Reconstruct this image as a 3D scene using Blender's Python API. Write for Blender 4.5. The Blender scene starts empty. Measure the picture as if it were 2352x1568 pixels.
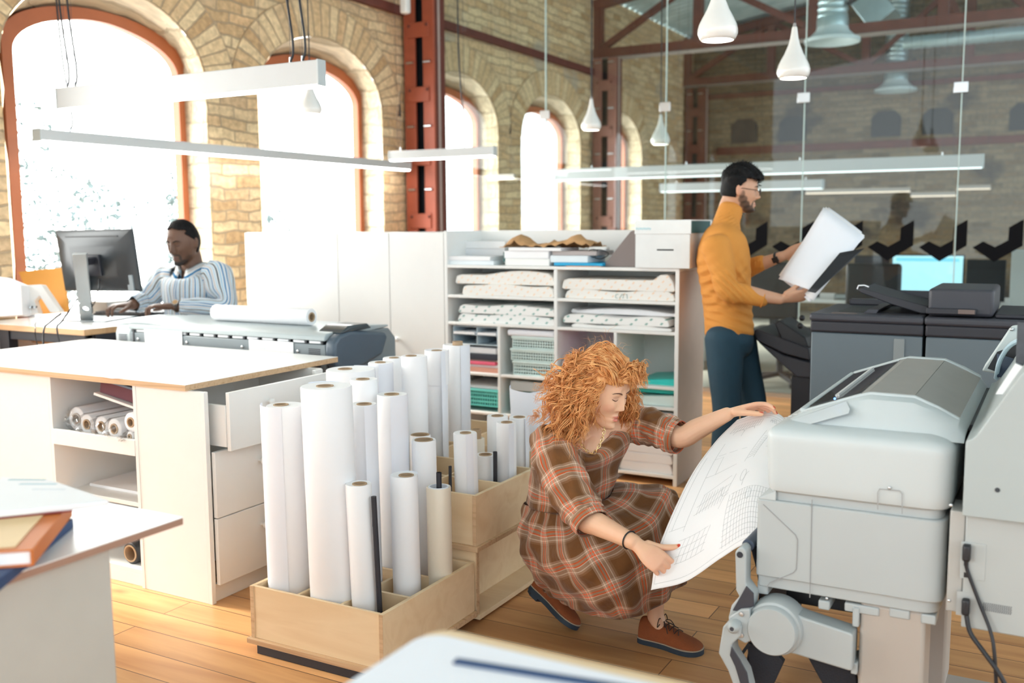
import bpy, bmesh, math, random
import numpy as np
from mathutils import Vector, Matrix
random.seed(7); rng = np.random.default_rng(7)
SC = bpy.context.scene; COL = SC.collection

# ------------------------------------------------------------------ camera
YAW, PITCH, ROLL, FPX, CAM_H = 0.50524, 0.116604, -0.0062118, 2273.0, 1.45
_f = np.array([-math.sin(YAW)*math.cos(PITCH), math.cos(YAW)*math.cos(PITCH), -math.sin(PITCH)])
_r = np.array([math.cos(YAW), math.sin(YAW), 0.0]); _u = np.cross(_r, _f)
_r, _u = math.cos(ROLL)*_r+math.sin(ROLL)*_u, -math.sin(ROLL)*_r+math.cos(ROLL)*_u
_c = np.array([0.0, 0.0, CAM_H])
cam_d = bpy.data.cameras.new('camera'); cam = bpy.data.objects.new('camera', cam_d); COL.objects.link(cam)
cam.matrix_world = Matrix(((_r[0], _u[0], -_f[0], 0), (_r[1], _u[1], -_f[1], 0), (_r[2], _u[2], -_f[2], CAM_H), (0, 0, 0, 1)))
cam_d.sensor_width = 36; cam_d.lens = FPX/2352*36; cam_d.clip_start = 0.05; cam_d.clip_end = 200
cam_d.dof.use_dof = True; cam_d.dof.focus_distance = 3.25; cam_d.dof.aperture_fstop = 2.4
SC.camera = cam
# ------------------------------------------------------------------ world, sun, exposure
W = bpy.data.worlds.new('world'); SC.world = W; W.use_nodes = True
wn = W.node_tree.nodes; wl = W.node_tree.links
bgn = wn['Background']; bgn.inputs['Strength'].default_value = 1.0
tcw = wn.new('ShaderNodeTexCoord'); dpw = wn.new('ShaderNodeVectorMath'); dpw.operation = 'DOT_PRODUCT'; rpw = wn.new('ShaderNodeValToRGB'); mmw = wn.new('ShaderNodeVectorMath'); mmw.operation = 'SCALE'; mmw.inputs['Scale'].default_value = 9.0
dpw.inputs[1].default_value = Vector((-1.0, -.10, .22)).normalized()          # the bright side of the sky is the window side
wl.new(tcw.outputs['Generated'], dpw.inputs[0]); wl.new(dpw.outputs['Value'], rpw.inputs[0]); wl.new(rpw.outputs[0], mmw.inputs[0]); wl.new(mmw.outputs[0], bgn.inputs['Color'])
rpw.color_ramp.elements[0].position = 0.35; rpw.color_ramp.elements[0].color = (0.155, 0.172, 0.180, 1)
rpw.color_ramp.elements[1].position = 0.75; rpw.color_ramp.elements[1].color = (0.98, 0.985, 0.96, 1)
sun_d = bpy.data.lights.new('sun', 'SUN'); sun = bpy.data.objects.new('sun', sun_d); COL.objects.link(sun)
sun_d.energy = 5.0; sun_d.angle = math.radians(12); sun_d.color = (1.0, 0.93, 0.82)
sun.rotation_euler = Vector((0.80, 0.10, -0.60)).to_track_quat('-Z', 'Y').to_euler()
SC.view_settings.view_transform = 'Standard'; SC.view_settings.look = 'None'
SC.view_settings.exposure = 0.62; SC.view_settings.gamma = 1.0; SC.view_settings.use_curve_mapping = False
try:
    SC.cycles.max_bounces = 8; SC.cycles.diffuse_bounces = 6; SC.cycles.glossy_bounces = 3
    SC.cycles.transparent_max_bounces = 12; SC.cycles.sample_clamp_indirect = 6.0
    SC.cycles.use_denoising = True; SC.cycles.caustics_reflective = False; SC.cycles.caustics_refractive = False
except Exception: pass

# ------------------------------------------------------------------ measuring: a point of the photograph at a known distance / plane
def _ray(x, y): return (x-1176)/FPX*_r-(y-784)/FPX*_u+_f
def at(x, y, d): return _c+_ray(x, y)*d
def atz(x, y, z): v = _ray(x, y); return _c+v*((z-CAM_H)/v[2])
def aty(x, y, Y): v = _ray(x, y); return _c+v*(Y/v[1])
def atx(x, y, X): v = _ray(x, y); return _c+v*(X/v[0])

# ------------------------------------------------------------------ objects
def tag(o, label=None, cat=None, group=None, kind=None):
    if label: o['label'] = label
    if cat: o['category'] = cat
    if group: o['group'] = group
    if kind: o['kind'] = kind
    return o
def thing(name, label, cat, loc=(0, 0, 0), rz=0, group=None, kind=None):
    o = bpy.data.objects.new(name, None); COL.objects.link(o)
    o.location = tuple(float(v) for v in loc); o.rotation_euler = (0, 0, rz); o.empty_display_size = 0.05
    return tag(o, label, cat, group, kind)
def wloc(o):
    v = np.zeros(3)
    while o is not None: v = v+np.array(o.location); o = o.parent
    return v
def copy_tree(o, parent=None):
    c = o.copy(); COL.objects.link(c); c.parent = parent
    for ch in list(o.children): copy_tree(ch, c)
    return c
def mesh_object(name, V, F, m, parent=None, local=False, smooth=40, uv=None, mats=None, mi=None, sub=0, bevel=0, segs=2, solid=0):
    V = np.asarray(V, float)
    me = bpy.data.meshes.new(name); o = bpy.data.objects.new(name, me)
    if parent is not None:
        off = np.zeros(3) if local else wloc(parent); o.parent = parent
    else:
        off = np.zeros(3) if local else np.array([(V[:, 0].min()+V[:, 0].max())/2, (V[:, 1].min()+V[:, 1].max())/2, V[:, 2].min()])
        o.location = tuple(off)
    me.from_pydata((V-off).tolist(), [], [tuple(int(i) for i in f) for f in F]); me.update()
    for mm in (mats or [m]): me.materials.append(mm)
    if mi is not None: me.polygons.foreach_set('material_index', np.asarray(mi, np.int32))
    if uv is not None:
        ul = me.uv_layers.new(name='UVMap'); li = np.zeros(len(me.loops), np.int32); me.loops.foreach_get('vertex_index', li)
        if isinstance(uv, tuple): ul.data.foreach_set('uv', np.asarray(uv[1], np.float32).ravel())
        else: ul.data.foreach_set('uv', np.asarray(uv, np.float32)[li].ravel())
    if smooth:
        me.shade_smooth()
        if smooth < 180: me.set_sharp_from_angle(angle=math.radians(smooth))
    if solid:
        d = o.modifiers.new('thickness', 'SOLIDIFY'); d.thickness = solid; d.offset = 0
    if bevel:
        b = o.modifiers.new('bevel', 'BEVEL'); b.width = bevel; b.segments = segs; b.limit_method = 'ANGLE'; b.angle_limit = math.radians(35)
    if sub:
        s = o.modifiers.new('subdivision', 'SUBSURF'); s.levels = sub; s.render_levels = sub
    COL.objects.link(o); return o

def cr(P, n, closed=False):
    """Catmull-Rom through the rows of P, n samples per span"""
    P = np.asarray(P, float); N = len(P); out = []
    t = np.linspace(0, 1, n, endpoint=False)[:, None]
    idx = range(N) if closed else range(N-1)
    for i in idx:
        if closed: a, b, c, d = P[(i-1) % N], P[i], P[(i+1) % N], P[(i+2) % N]
        else:
            b, c = P[i], P[i+1]; a = P[i-1] if i > 0 else 2*b-c; d = P[i+2] if i+2 < N else 2*c-b
        out.append(0.5*((2*b)+(-a+c)*t+(2*a-5*b+4*c-d)*t**2+(-a+3*b-3*c+d)*t**3))
    R = np.concatenate(out)
    return R if closed else np.vstack([R, P[-1]])
def nrm(v): v = np.asarray(v, float); return v/max(1e-9, np.linalg.norm(v))

class MB:
    def __init__(s): s.v = []; s.f = []; s.mi = []; s.m = 0
    def add(s, V, F):
        b = len(s.v); s.v.extend([tuple(map(float, p)) for p in V]); s.f.extend([tuple(i+b for i in f) for f in F]); s.mi.extend([s.m]*len(F)); return s
    def box(s, x0, x1, y0, y1, z0, z1):
        V = [(x, y, z) for x in (x0, x1) for y in (y0, y1) for z in (z0, z1)]
        return s.add(V, [(0, 1, 3, 2), (4, 6, 7, 5), (0, 4, 5, 1), (2, 3, 7, 6), (0, 2, 6, 4), (1, 5, 7, 3)])
    def obox(s, c, ax, ay, az, hx, hy, hz):
        c = np.array(c, float); ax, ay, az = nrm(ax), nrm(ay), nrm(az)
        V = [c+ax*hx*i+ay*hy*j+az*hz*k for i in (-1, 1) for j in (-1, 1) for k in (-1, 1)]
        return s.add(V, [(0, 1, 3, 2), (4, 6, 7, 5), (0, 4, 5, 1), (2, 3, 7, 6), (0, 2, 6, 4), (1, 5, 7, 3)])
    def beam(s, a, b, w, h, up=(0, 0, 1)):
        a = np.array(a, float); b = np.array(b, float); d = nrm(b-a); sd = nrm(np.cross(d, up)) if abs(np.dot(d, nrm(up))) < .99 else np.array([1., 0, 0]); u = np.cross(sd, d)
        return s.obox((a+b)/2, d, sd, u, np.linalg.norm(b-a)/2, w/2, h/2)
    def tube(s, P, R, n=10, cap=True, ell=None, ref=None):
        P = np.asarray(P, float); N = len(P); R = np.broadcast_to(np.asarray(R, float), (N,)) if np.ndim(R) < 2 else np.asarray(R, float)
        T = np.gradient(P, axis=0); V = []
        u = None
        for i in range(N):
            t = nrm(T[i])
            if u is None:
                r0 = np.array(ref, float) if ref is not None else (np.array([0, 0, 1.]) if abs(t[2]) < .9 else np.array([1., 0, 0]))
                u = nrm(r0-t*np.dot(r0, t))
            else: u = nrm(u-t*np.dot(u, t))
            w = np.cross(t, u); ra, rb = (R[i], R[i]) if np.ndim(R) < 2 else R[i]
            for k in range(n):
                a = 2*math.pi*k/n; V.append(P[i]+u*math.cos(a)*ra+w*math.sin(a)*rb)
        F = [(i*n+k, i*n+(k+1) % n, (i+1)*n+(k+1) % n, (i+1)*n+k) for i in range(N-1) for k in range(n)]
        if cap: F += [tuple(range(n-1, -1, -1)), tuple((N-1)*n+k for k in range(n))]
        return s.add(V, F)
    def cyl(s, a, b, r, r2=None, n=20, cap=True): return s.tube([a, b], [r, r if r2 is None else r2], n, cap)
    def lathe(s, prof, c=(0, 0, 0), n=28, axis='z', closed=False):
        V = []; c = np.array(c, float)
        for r, h in prof:
            for k in range(n):
                a = 2*math.pi*k/n; p = (r*math.cos(a), r*math.sin(a), h)
                if axis == 'x': p = (h, p[0], p[1])
                if axis == 'y': p = (p[0], h, p[1])
                V.append(c+np.array(p))
        N = len(prof); F = [(i*n+k, i*n+(k+1) % n, ((i+1) % N)*n+(k+1) % n, ((i+1) % N)*n+k) for i in range(N if closed else N-1) for k in range(n)]
        return s.add(V, F)
    def prism(s, poly, d, axis):
        """poly: 3-D points of a flat outline, d: extrusion vector"""
        P = [np.array(p, float) for p in poly]; n = len(P); d = np.array(d, float)
        return s.add(P+[p+d for p in P], [tuple(range(n-1, -1, -1)), tuple(range(n, 2*n))]+[(i, (i+1) % n, n+(i+1) % n, n+i) for i in range(n)])
    def prof_y(s, xz, y0, y1): return s.prism([(x, y0, z) for x, z in xz], (0, y1-y0, 0), 'y')
    def prof_x(s, yz, x0, x1): return s.prism([(x0, y, z) for y, z in yz], (x1-x0, 0, 0), 'x')
    def prof_z(s, xy, z0, z1): return s.prism([(x, y, z0) for x, y in xy], (0, 0, z1-z0), 'z')
    def grid(s, G):
        G = np.asarray(G, float); a, b = G.shape[:2]
        return s.add(G.reshape(-1, 3), [(i*b+j, i*b+j+1, (i+1)*b+j+1, (i+1)*b+j) for i in range(a-1) for j in range(b-1)])
    def ball(s, c, r, n=14, m=9, M=None):
        c = np.array(c, float); r = np.broadcast_to(np.array(r, float), (3,)); V = []
        for i in range(m+1):
            th = math.pi*i/m
            for k in range(n):
                a = 2*math.pi*k/n; p = np.array([math.sin(th)*math.cos(a), math.sin(th)*math.sin(a), math.cos(th)])*r
                V.append(c+(M@p if M is not None else p))
        return s.add(V, [(i*n+k, (i+1)*n+k, (i+1)*n+(k+1) % n, i*n+(k+1) % n) for i in range(m) for k in range(n)])
    def build(s, name, m, parent=None, **k):
        if isinstance(m, (list, tuple)): k['mats'] = list(m); k['mi'] = s.mi; m = m[0]
        fix = k.pop('fix', True)
        o = mesh_object(name, s.v, s.f, m, parent, **k)
        if fix:
            bm = bmesh.new(); bm.from_mesh(o.data); bmesh.ops.remove_doubles(bm, verts=bm.verts, dist=1e-6); bmesh.ops.recalc_face_normals(bm, faces=bm.faces); bm.to_mesh(o.data); bm.free()
        return o
def solo(mb, name, m, label, cat, group=None, kind=None, **k): return tag(mb.build(name, m, **k), label, cat, group, kind)
def rbox(name, m, x0, x1, y0, y1, z0, z1, parent=None, bevel=0.003, **k): return MB().box(x0, x1, y0, y1, z0, z1).build(name, m, parent, bevel=bevel, **k)

# ------------------------------------------------------------------ materials (all procedural)
def _mat(name):
    m = bpy.data.materials.new(name); m.use_nodes = True; nt = m.node_tree
    return m, nt.nodes, nt.links, nt.nodes['Principled BSDF']
def mat(name, c, rough=0.5, metal=0.0, var=0.06, scale=12.0, bump=0.0, bscale=60.0, spec=0.5, emit=None, estr=0.0, trans=0.0, alpha=1.0, sss=0.0, coat=0.0):
    m, N, L, P = _mat(name)
    tc = N.new('ShaderNodeTexCoord'); nz = N.new('ShaderNodeTexNoise'); nz.inputs['Scale'].default_value = scale; nz.inputs['Detail'].default_value = 4
    L.new(tc.outputs['Object'], nz.inputs['Vector'])
    mx = N.new('ShaderNodeMix'); mx.data_type = 'RGBA'
    mx.inputs[6].default_value = (*[v*(1-var) for v in c], 1); mx.inputs[7].default_value = (*[min(1, v*(1+var)) for v in c], 1)
    L.new(nz.outputs['Fac'], mx.inputs[0]); L.new(mx.outputs[2], P.inputs['Base Color'])
    P.inputs['Roughness'].default_value = rough; P.inputs['Metallic'].default_value = metal; P.inputs['Specular IOR Level'].default_value = spec
    if bump:
        n2 = N.new('ShaderNodeTexNoise'); n2.inputs['Scale'].default_value = bscale; n2.inputs['Detail'].default_value = 5; L.new(tc.outputs['Object'], n2.inputs['Vector'])
        b = N.new('ShaderNodeBump'); b.inputs['Strength'].default_value = bump; b.inputs['Distance'].default_value = 0.01; L.new(n2.outputs['Fac'], b.inputs['Height']); L.new(b.outputs['Normal'], P.inputs['Normal'])
    if emit: P.inputs['Emission Color'].default_value = (*emit, 1); P.inputs['Emission Strength'].default_value = estr
    if trans: P.inputs['Transmission Weight'].default_value = trans
    if alpha < 1: P.inputs['Alpha'].default_value = alpha
    if sss: P.inputs['Subsurface Weight'].default_value = sss; P.inputs['Subsurface Radius'].default_value = (0.012, 0.005, 0.003); P.inputs['Subsurface Scale'].default_value = 1.0
    if coat: P.inputs['Coat Weight'].default_value = coat; P.inputs['Coat Roughness'].default_value = 0.1
    return m
def ramp(N, stops, interp='LINEAR'):
    r = N.new('ShaderNodeValToRGB'); r.color_ramp.interpolation = interp; e = r.color_ramp.elements
    while len(e) > 1: e.remove(e[-1])
    e[0].position = stops[0][0]; e[0].color = (*stops[0][1], 1)
    for p, c in stops[1:]:
        x = e.new(p); x.color = (*c, 1)
    return r
def math_n(N, L, op, a, b=None):
    n = N.new('ShaderNodeMath'); n.operation = op
    for i, v in enumerate((a, b)):
        if v is None: continue
        if isinstance(v, (int, float)): n.inputs[i].default_value = v
        else: L.new(v, n.inputs[i])
    return n.outputs[0]
def brick_mat(name, stops, mortar, bw, bh, src='yz', dist=0.02, bump=0.6, msize=0.008, patch=None, uv=False):
    m, N, L, P = _mat(name)
    tc = N.new('ShaderNodeTexCoord'); sp = N.new('ShaderNodeSeparateXYZ'); cb = N.new('ShaderNodeCombineXYZ')
    L.new(tc.outputs['UV' if uv else 'Object'], sp.inputs[0])
    if uv: L.new(sp.outputs[0], cb.inputs[0]); L.new(sp.outputs[1], cb.inputs[1])
    else:
        L.new(sp.outputs[{'x': 0, 'y': 1, 'z': 2}[src[0]]], cb.inputs[0]); L.new(sp.outputs[{'x': 0, 'y': 1, 'z': 2}[src[1]]], cb.inputs[1])
    nz = N.new('ShaderNodeTexNoise'); nz.inputs['Scale'].default_value = 3.5; nz.inputs['Detail'].default_value = 4; L.new(cb.outputs[0], nz.inputs['Vector'])
    sub = N.new('ShaderNodeVectorMath'); sub.operation = 'SUBTRACT'; L.new(nz.outputs['Color'], sub.inputs[0]); sub.inputs[1].default_value = (.5, .5, .5)
    sc = N.new('ShaderNodeVectorMath'); sc.operation = 'SCALE'; L.new(sub.outputs[0], sc.inputs[0]); sc.inputs['Scale'].default_value = dist*3
    ad = N.new('ShaderNodeVectorMath'); ad.operation = 'ADD'; L.new(cb.outputs[0], ad.inputs[0]); L.new(sc.outputs[0], ad.inputs[1])
    br = N.new('ShaderNodeTexBrick'); L.new(ad.outputs[0], br.inputs['Vector'])
    br.inputs['Scale'].default_value = 1; br.inputs['Mortar Size'].default_value = msize; br.inputs['Mortar Smooth'].default_value = 0.4
    br.inputs['Brick Width'].default_value = bw; br.inputs['Row Height'].default_value = bh
    br.inputs['Color1'].default_value = (0, 0, 0, 1); br.inputs['Color2'].default_value = (1, 1, 1, 1); br.inputs['Mortar'].default_value = (.5, .5, .5, 1)
    rp = ramp(N, stops); L.new(br.outputs['Color'], rp.inputs[0])
    n2 = N.new('ShaderNodeTexNoise'); n2.inputs['Scale'].default_value = 22; n2.inputs['Detail'].default_value = 6; L.new(cb.outputs[0], n2.inputs['Vector'])
    mv = N.new('ShaderNodeMix'); mv.data_type = 'RGBA'; mv.blend_type = 'MULTIPLY'; mv.inputs[0].default_value = .55
    r2 = ramp(N, [(.3, (.5, .48, .46)), (.65, (1.15, 1.12, 1.08))]); L.new(n2.outputs['Fac'], r2.inputs[0]); L.new(rp.outputs[0], mv.inputs[6]); L.new(r2.outputs[0], mv.inputs[7])
    mm = N.new('ShaderNodeMix'); mm.data_type = 'RGBA'; L.new(br.outputs['Fac'], mm.inputs[0]); L.new(mv.outputs[2], mm.inputs[6]); mm.inputs[7].default_value = (*mortar, 1)
    out = mm.outputs[2]
    if patch:
        n3 = N.new('ShaderNodeTexNoise'); n3.inputs['Scale'].default_value = patch[1]; n3.inputs['Detail'].default_value = 5; L.new(cb.outputs[0], n3.inputs['Vector'])
        r3 = ramp(N, [(patch[2], (0, 0, 0)), (patch[2]+.08, (1, 1, 1))]); L.new(n3.outputs['Fac'], r3.inputs[0])
        mp = N.new('ShaderNodeMix'); mp.data_type = 'RGBA'; L.new(math_n(N, L, 'MULTIPLY', r3.outputs[0], .75), mp.inputs[0]); L.new(out, mp.inputs[6]); mp.inputs[7].default_value = (*patch[0], 1); out = mp.outputs[2]
    L.new(out, P.inputs['Base Color']); P.inputs['Roughness'].default_value = .9; P.inputs['Specular IOR Level'].default_value = .2
    h = math_n(N, L, 'SUBTRACT', math_n(N, L, 'MULTIPLY', n2.outputs['Fac'], .5), br.outputs['Fac'])
    b = N.new('ShaderNodeBump'); b.inputs['Strength'].default_value = bump; b.inputs['Distance'].default_value = .03; L.new(h, b.inputs['Height']); L.new(b.outputs['Normal'], P.inputs['Normal'])
    return m
def wood_mat(name, c1, c2, axis='x', scale=1.0, rough=.45, grain=18.0, plank=None, bump=.1, knots=True):
    """grain along `axis`; plank = (length, width, gap colour) lays boards along x"""
    m, N, L, P = _mat(name); tc = N.new('ShaderNodeTexCoord'); vec = tc.outputs['Object']
    mp = N.new('ShaderNodeMapping'); L.new(vec, mp.inputs['Vector']); k = {'x': (1.2, grain, grain), 'y': (grain, 1.2, grain), 'z': (grain, grain, 1.2)}[axis]
    mp.inputs['Scale'].default_value = [v*scale for v in k]
    src = mp.outputs[0]; fac = None
    if plank:
        br = N.new('ShaderNodeTexBrick'); L.new(vec, br.inputs['Vector']); br.inputs['Scale'].default_value = 1; br.inputs['Brick Width'].default_value = plank[0]; br.inputs['Row Height'].default_value = plank[1]
        br.inputs['Mortar Size'].default_value = .0022; br.inputs['Mortar Smooth'].default_value = .3; br.inputs['Color1'].default_value = (0, 0, 0, 1); br.inputs['Color2'].default_value = (1, 1, 1, 1); br.offset = .37
        ad = N.new('ShaderNodeVectorMath'); ad.operation = 'MULTIPLY_ADD'; L.new(br.outputs['Color'], ad.inputs[0]); ad.inputs[1].default_value = (9, 31, 17); L.new(src, ad.inputs[2]); src = ad.outputs[0]
    nz = N.new('ShaderNodeTexNoise'); nz.inputs['Scale'].default_value = 1; nz.inputs['Detail'].default_value = 6; nz.inputs['Distortion'].default_value = .8; L.new(src, nz.inputs['Vector'])
    rp = ramp(N, [(.25, c1), (.55, c2), (.75, [a*.6+b*.4 for a, b in zip(c1, c2)])]); L.new(nz.outputs['Fac'], rp.inputs[0]); out = rp.outputs[0]
    if knots:
        vo = N.new('ShaderNodeTexVoronoi'); vo.inputs['Scale'].default_value = 2.2; mk = N.new('ShaderNodeMapping'); mk.inputs['Scale'].default_value = (1, 2.5, 1) if axis == 'x' else (2.5, 1, 1); L.new(vec, mk.inputs['Vector']); L.new(mk.outputs[0], vo.inputs['Vector'])
        rk = ramp(N, [(.03, (1, 1, 1)), (.14, (0, 0, 0))]); L.new(vo.outputs['Distance'], rk.inputs[0])
        mk2 = N.new('ShaderNodeMix'); mk2.data_type = 'RGBA'; L.new(math_n(N, L, 'MULTIPLY', rk.outputs[0], .55), mk2.inputs[0]); L.new(out, mk2.inputs[6]); mk2.inputs[7].default_value = (*[v*.4 for v in c1], 1); out = mk2.outputs[2]
    if plank:
        hs = N.new('ShaderNodeHueSaturation'); L.new(out, hs.inputs['Color']); L.new(math_n(N, L, 'ADD', math_n(N, L, 'MULTIPLY', br.outputs['Color'], .45), .78), hs.inputs['Value']); out = hs.outputs[0]
        mg = N.new('ShaderNodeMix'); mg.data_type = 'RGBA'; L.new(br.outputs['Fac'], mg.inputs[0]); L.new(out, mg.inputs[6]); mg.inputs[7].default_value = (*plank[2], 1); out = mg.outputs[2]
    L.new(out, P.inputs['Base Color']); P.inputs['Roughness'].default_value = rough
    if bump:
        b = N.new('ShaderNodeBump'); b.inputs['Strength'].default_value = bump; b.inputs['Distance'].default_value = .004; h = nz.outputs['Fac']
        if plank: h = math_n(N, L, 'SUBTRACT', h, math_n(N, L, 'MULTIPLY', br.outputs['Fac'], 2.0))
        L.new(h, b.inputs['Height']); L.new(b.outputs['Normal'], P.inputs['Normal'])
    return m
def glass_mat(name, tint, refl=0.06):
    m, N, L, P = _mat(name); N.remove(P); out = [n for n in N if n.type == 'OUTPUT_MATERIAL'][0]
    t = N.new('ShaderNodeBsdfTransparent'); t.inputs[0].default_value = (*tint, 1); g = N.new('ShaderNodeBsdfGlossy'); g.inputs['Roughness'].default_value = 0.0
    fr = N.new('ShaderNodeLayerWeight'); fr.inputs['Blend'].default_value = .5; mx = N.new('ShaderNodeMixShader')
    p5 = math_n(N, L, 'POWER', fr.outputs['Facing'], 4.0)
    L.new(math_n(N, L, 'ADD', math_n(N, L, 'MULTIPLY', p5, .75), refl), mx.inputs[0])
    L.new(t.outputs[0], mx.inputs[1]); L.new(g.outputs[0], mx.inputs[2]); L.new(mx.outputs[0], out.inputs['Surface']); return m
def stripes_mat(name, prog_u, pu, prog_v=None, pv=1.0, rough=.85, bump=.15):
    m, N, L, P = _mat(name); tc = N.new('ShaderNodeTexCoord'); sp = N.new('ShaderNodeSeparateXYZ'); L.new(tc.outputs['UV'], sp.inputs[0])
    def band(s, p, prog):
        r = ramp(N, prog, 'CONSTANT'); L.new(math_n(N, L, 'FRACT', math_n(N, L, 'DIVIDE', s, p)), r.inputs[0]); return r.outputs[0]
    a = band(sp.outputs[0], pu, prog_u)
    if prog_v:
        mx = N.new('ShaderNodeMix'); mx.data_type = 'RGBA'; mx.inputs[0].default_value = .5; L.new(a, mx.inputs[6]); L.new(band(sp.outputs[1], pv, prog_v), mx.inputs[7]); a = mx.outputs[2]
    L.new(a, P.inputs['Base Color']); P.inputs['Roughness'].default_value = rough; P.inputs['Specular IOR Level'].default_value = .2
    P.inputs['Sheen Weight'].default_value = .15
    n2 = N.new('ShaderNodeTexNoise'); n2.inputs['Scale'].default_value = 14; n2.inputs['Detail'].default_value = 3; L.new(tc.outputs['Object'], n2.inputs['Vector'])
    b = N.new('ShaderNodeBump'); b.inputs['Strength'].default_value = bump; b.inputs['Distance'].default_value = .03; L.new(n2.outputs['Fac'], b.inputs['Height']); L.new(b.outputs['Normal'], P.inputs['Normal'])
    return m
def skin_mat(name, rough=.5, sss=.12):
    m, N, L, P = _mat(name); a = N.new('ShaderNodeAttribute'); a.attribute_name = 'Col'
    tc = N.new('ShaderNodeTexCoord'); nz = N.new('ShaderNodeTexNoise'); nz.inputs['Scale'].default_value = 45; L.new(tc.outputs['Object'], nz.inputs['Vector'])
    mx = N.new('ShaderNodeMix'); mx.data_type = 'RGBA'; mx.blend_type = 'MULTIPLY'; mx.inputs[0].default_value = .25
    r = ramp(N, [(.3, (.92, .84, .78)), (.7, (1, 1, 1))]); L.new(nz.outputs['Fac'], r.inputs[0]); L.new(a.outputs['Color'], mx.inputs[6]); L.new(r.outputs[0], mx.inputs[7])
    L.new(mx.outputs[2], P.inputs['Base Color']); P.inputs['Roughness'].default_value = rough
    P.inputs['Subsurface Weight'].default_value = sss; P.inputs['Subsurface Radius'].default_value = (.010, .004, .002); P.inputs['Subsurface Scale'].default_value = 1.0
    return m
def hair_mat(name, c1, c2, rough=.4):
    m, N, L, P = _mat(name); tc = N.new('ShaderNodeTexCoord'); nz = N.new('ShaderNodeTexNoise'); nz.inputs['Scale'].default_value = 40; nz.inputs['Detail'].default_value = 4; L.new(tc.outputs['Object'], nz.inputs['Vector'])
    r = ramp(N, [(.3, c1), (.7, c2)]); L.new(nz.outputs['Fac'], r.inputs[0]); L.new(r.outputs[0], P.inputs['Base Color']); P.inputs['Roughness'].default_value = rough; P.inputs['Specular IOR Level'].default_value = .5 if c1[0] > .1 else .15
    b = N.new('ShaderNodeBump'); b.inputs['Strength'].default_value = .3; b.inputs['Distance'].default_value = .005; n2 = N.new('ShaderNodeTexNoise'); n2.inputs['Scale'].default_value = 160; L.new(tc.outputs['Object'], n2.inputs['Vector']); L.new(n2.outputs['Fac'], b.inputs['Height']); L.new(b.outputs['Normal'], P.inputs['Normal'])
    return m

M = {}
M['white'] = mat('white_laminate', (.80, .80, .785), .35, var=.02)
M['white_top'] = mat('white_table_laminate', (.88, .88, .87), .3, var=.015)
M['paint'] = mat('white_powder_coat', (.50, .52, .53), .4, var=.02)
M['paper'] = mat('white_paper', (.86, .86, .88), .75, var=.02, bump=.05, bscale=8)
M['paper_cool'] = mat('cool_white_paper', (.80, .82, .88), .75, var=.02)
M['film'] = mat('cream_film_roll', (.74, .66, .54), .35, var=.03)
M['core'] = mat('cardboard_core', (.42, .29, .18), .85, var=.12)
M['kraft'] = mat('kraft_paper', (.55, .31, .14), .8, var=.12, bump=.6, bscale=25)
M['black'] = mat('black_plastic', (.012, .013, .017), .45)
M['vinyl'] = mat('black_vinyl', (.008, .008, .010), .95, spec=.1)
M['dark'] = mat('charcoal_plastic', (.022, .023, .032), .5)
M['dark2'] = mat('dark_grey_plastic', (.040, .042, .055), .45)
M['grey'] = mat('grey_plastic', (.20, .235, .255), .45, var=.03)
M['copier_grey'] = mat('blue_grey_panel', (.115, .150, .175), .5, var=.03)
M['lgrey'] = mat('light_grey_plastic', (.40, .43, .43), .45, var=.02)
M['pgrey'] = mat('pale_grey_plastic', (.42, .458, .468), .42, var=.02)
M['wgrey'] = mat('off_white_plastic', (.50, .548, .562), .4, var=.02)
M['beige'] = mat('warm_grey_steel', (.43, .385, .345), .45, var=.03)
M['metal'] = mat('brushed_metal', (.62, .64, .66), .3, 1.0)
M['duct'] = mat('galvanised_duct', (.46, .60, .63), .38, .75, var=.1, bump=.15, bscale=30)
M['iron'] = mat('red_iron_paint', (.34, .075, .035), .55, var=.25, scale=6, bump=.2, bscale=30)
M['rust'] = mat('rusty_brown_steel', (.135, .036, .024), .7, var=.35, scale=8, bump=.25, bscale=40)
M['frame'] = mat('orange_brown_window_wood', (.40, .12, .045), .5, var=.2, scale=5)
M['ply'] = wood_mat('birch_plywood', (.70, .50, .29), (.80, .62, .40), 'x', 1.0, .5, 10, bump=.05, knots=False)
M['plye'] = wood_mat('plywood_edge', (.42, .25, .13), (.62, .42, .25), 'x', 1.0, .6, 60, bump=.1, knots=False)
M['oak'] = wood_mat('pine_board', (.50, .28, .13), (.66, .42, .22), 'x', 1.0, .5, 14, bump=.08)
M['floor'] = wood_mat('pine_floor_boards', (.44, .19, .070), (.70, .37, .155), 'x', .55, .38, 16, plank=(2.9, .132, (.15, .07, .035)), bump=.10)
STONE = [(0, (.58, .39, .21)), (.3, (.74, .54, .32)), (.6, (.84, .66, .41)), (.85, (.63, .46, .285)), (1, (.77, .53, .30))]
M['brick'] = brick_mat('old_yellow_brick', STONE, (.46, .35, .23), .27, .088, 'yz', .030, .8, patch=((.46, .40, .32), 1.3, .60))
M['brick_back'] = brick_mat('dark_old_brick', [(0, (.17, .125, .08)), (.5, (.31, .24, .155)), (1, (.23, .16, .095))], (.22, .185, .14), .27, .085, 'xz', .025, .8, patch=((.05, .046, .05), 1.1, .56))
M['arch'] = brick_mat('arch_brick', STONE, (.46, .35, .23), .085, .30, uv=True, dist=.012, bump=.8)
M['reveal'] = brick_mat('pale_reveal_stone', [(0, (.50, .41, .28)), (1, (.66, .56, .41))], (.42, .34, .23), .30, .16, 'xz', .03, .9)
M['plaster'] = mat('reveal_plaster', (.72, .68, .62), .85, bump=.3, bscale=12)
M['pane'] = glass_mat('window_glass', (.97, .985, .98), .04)
M['glass'] = glass_mat('partition_glass', (.93, .965, .96), .03)
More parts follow.
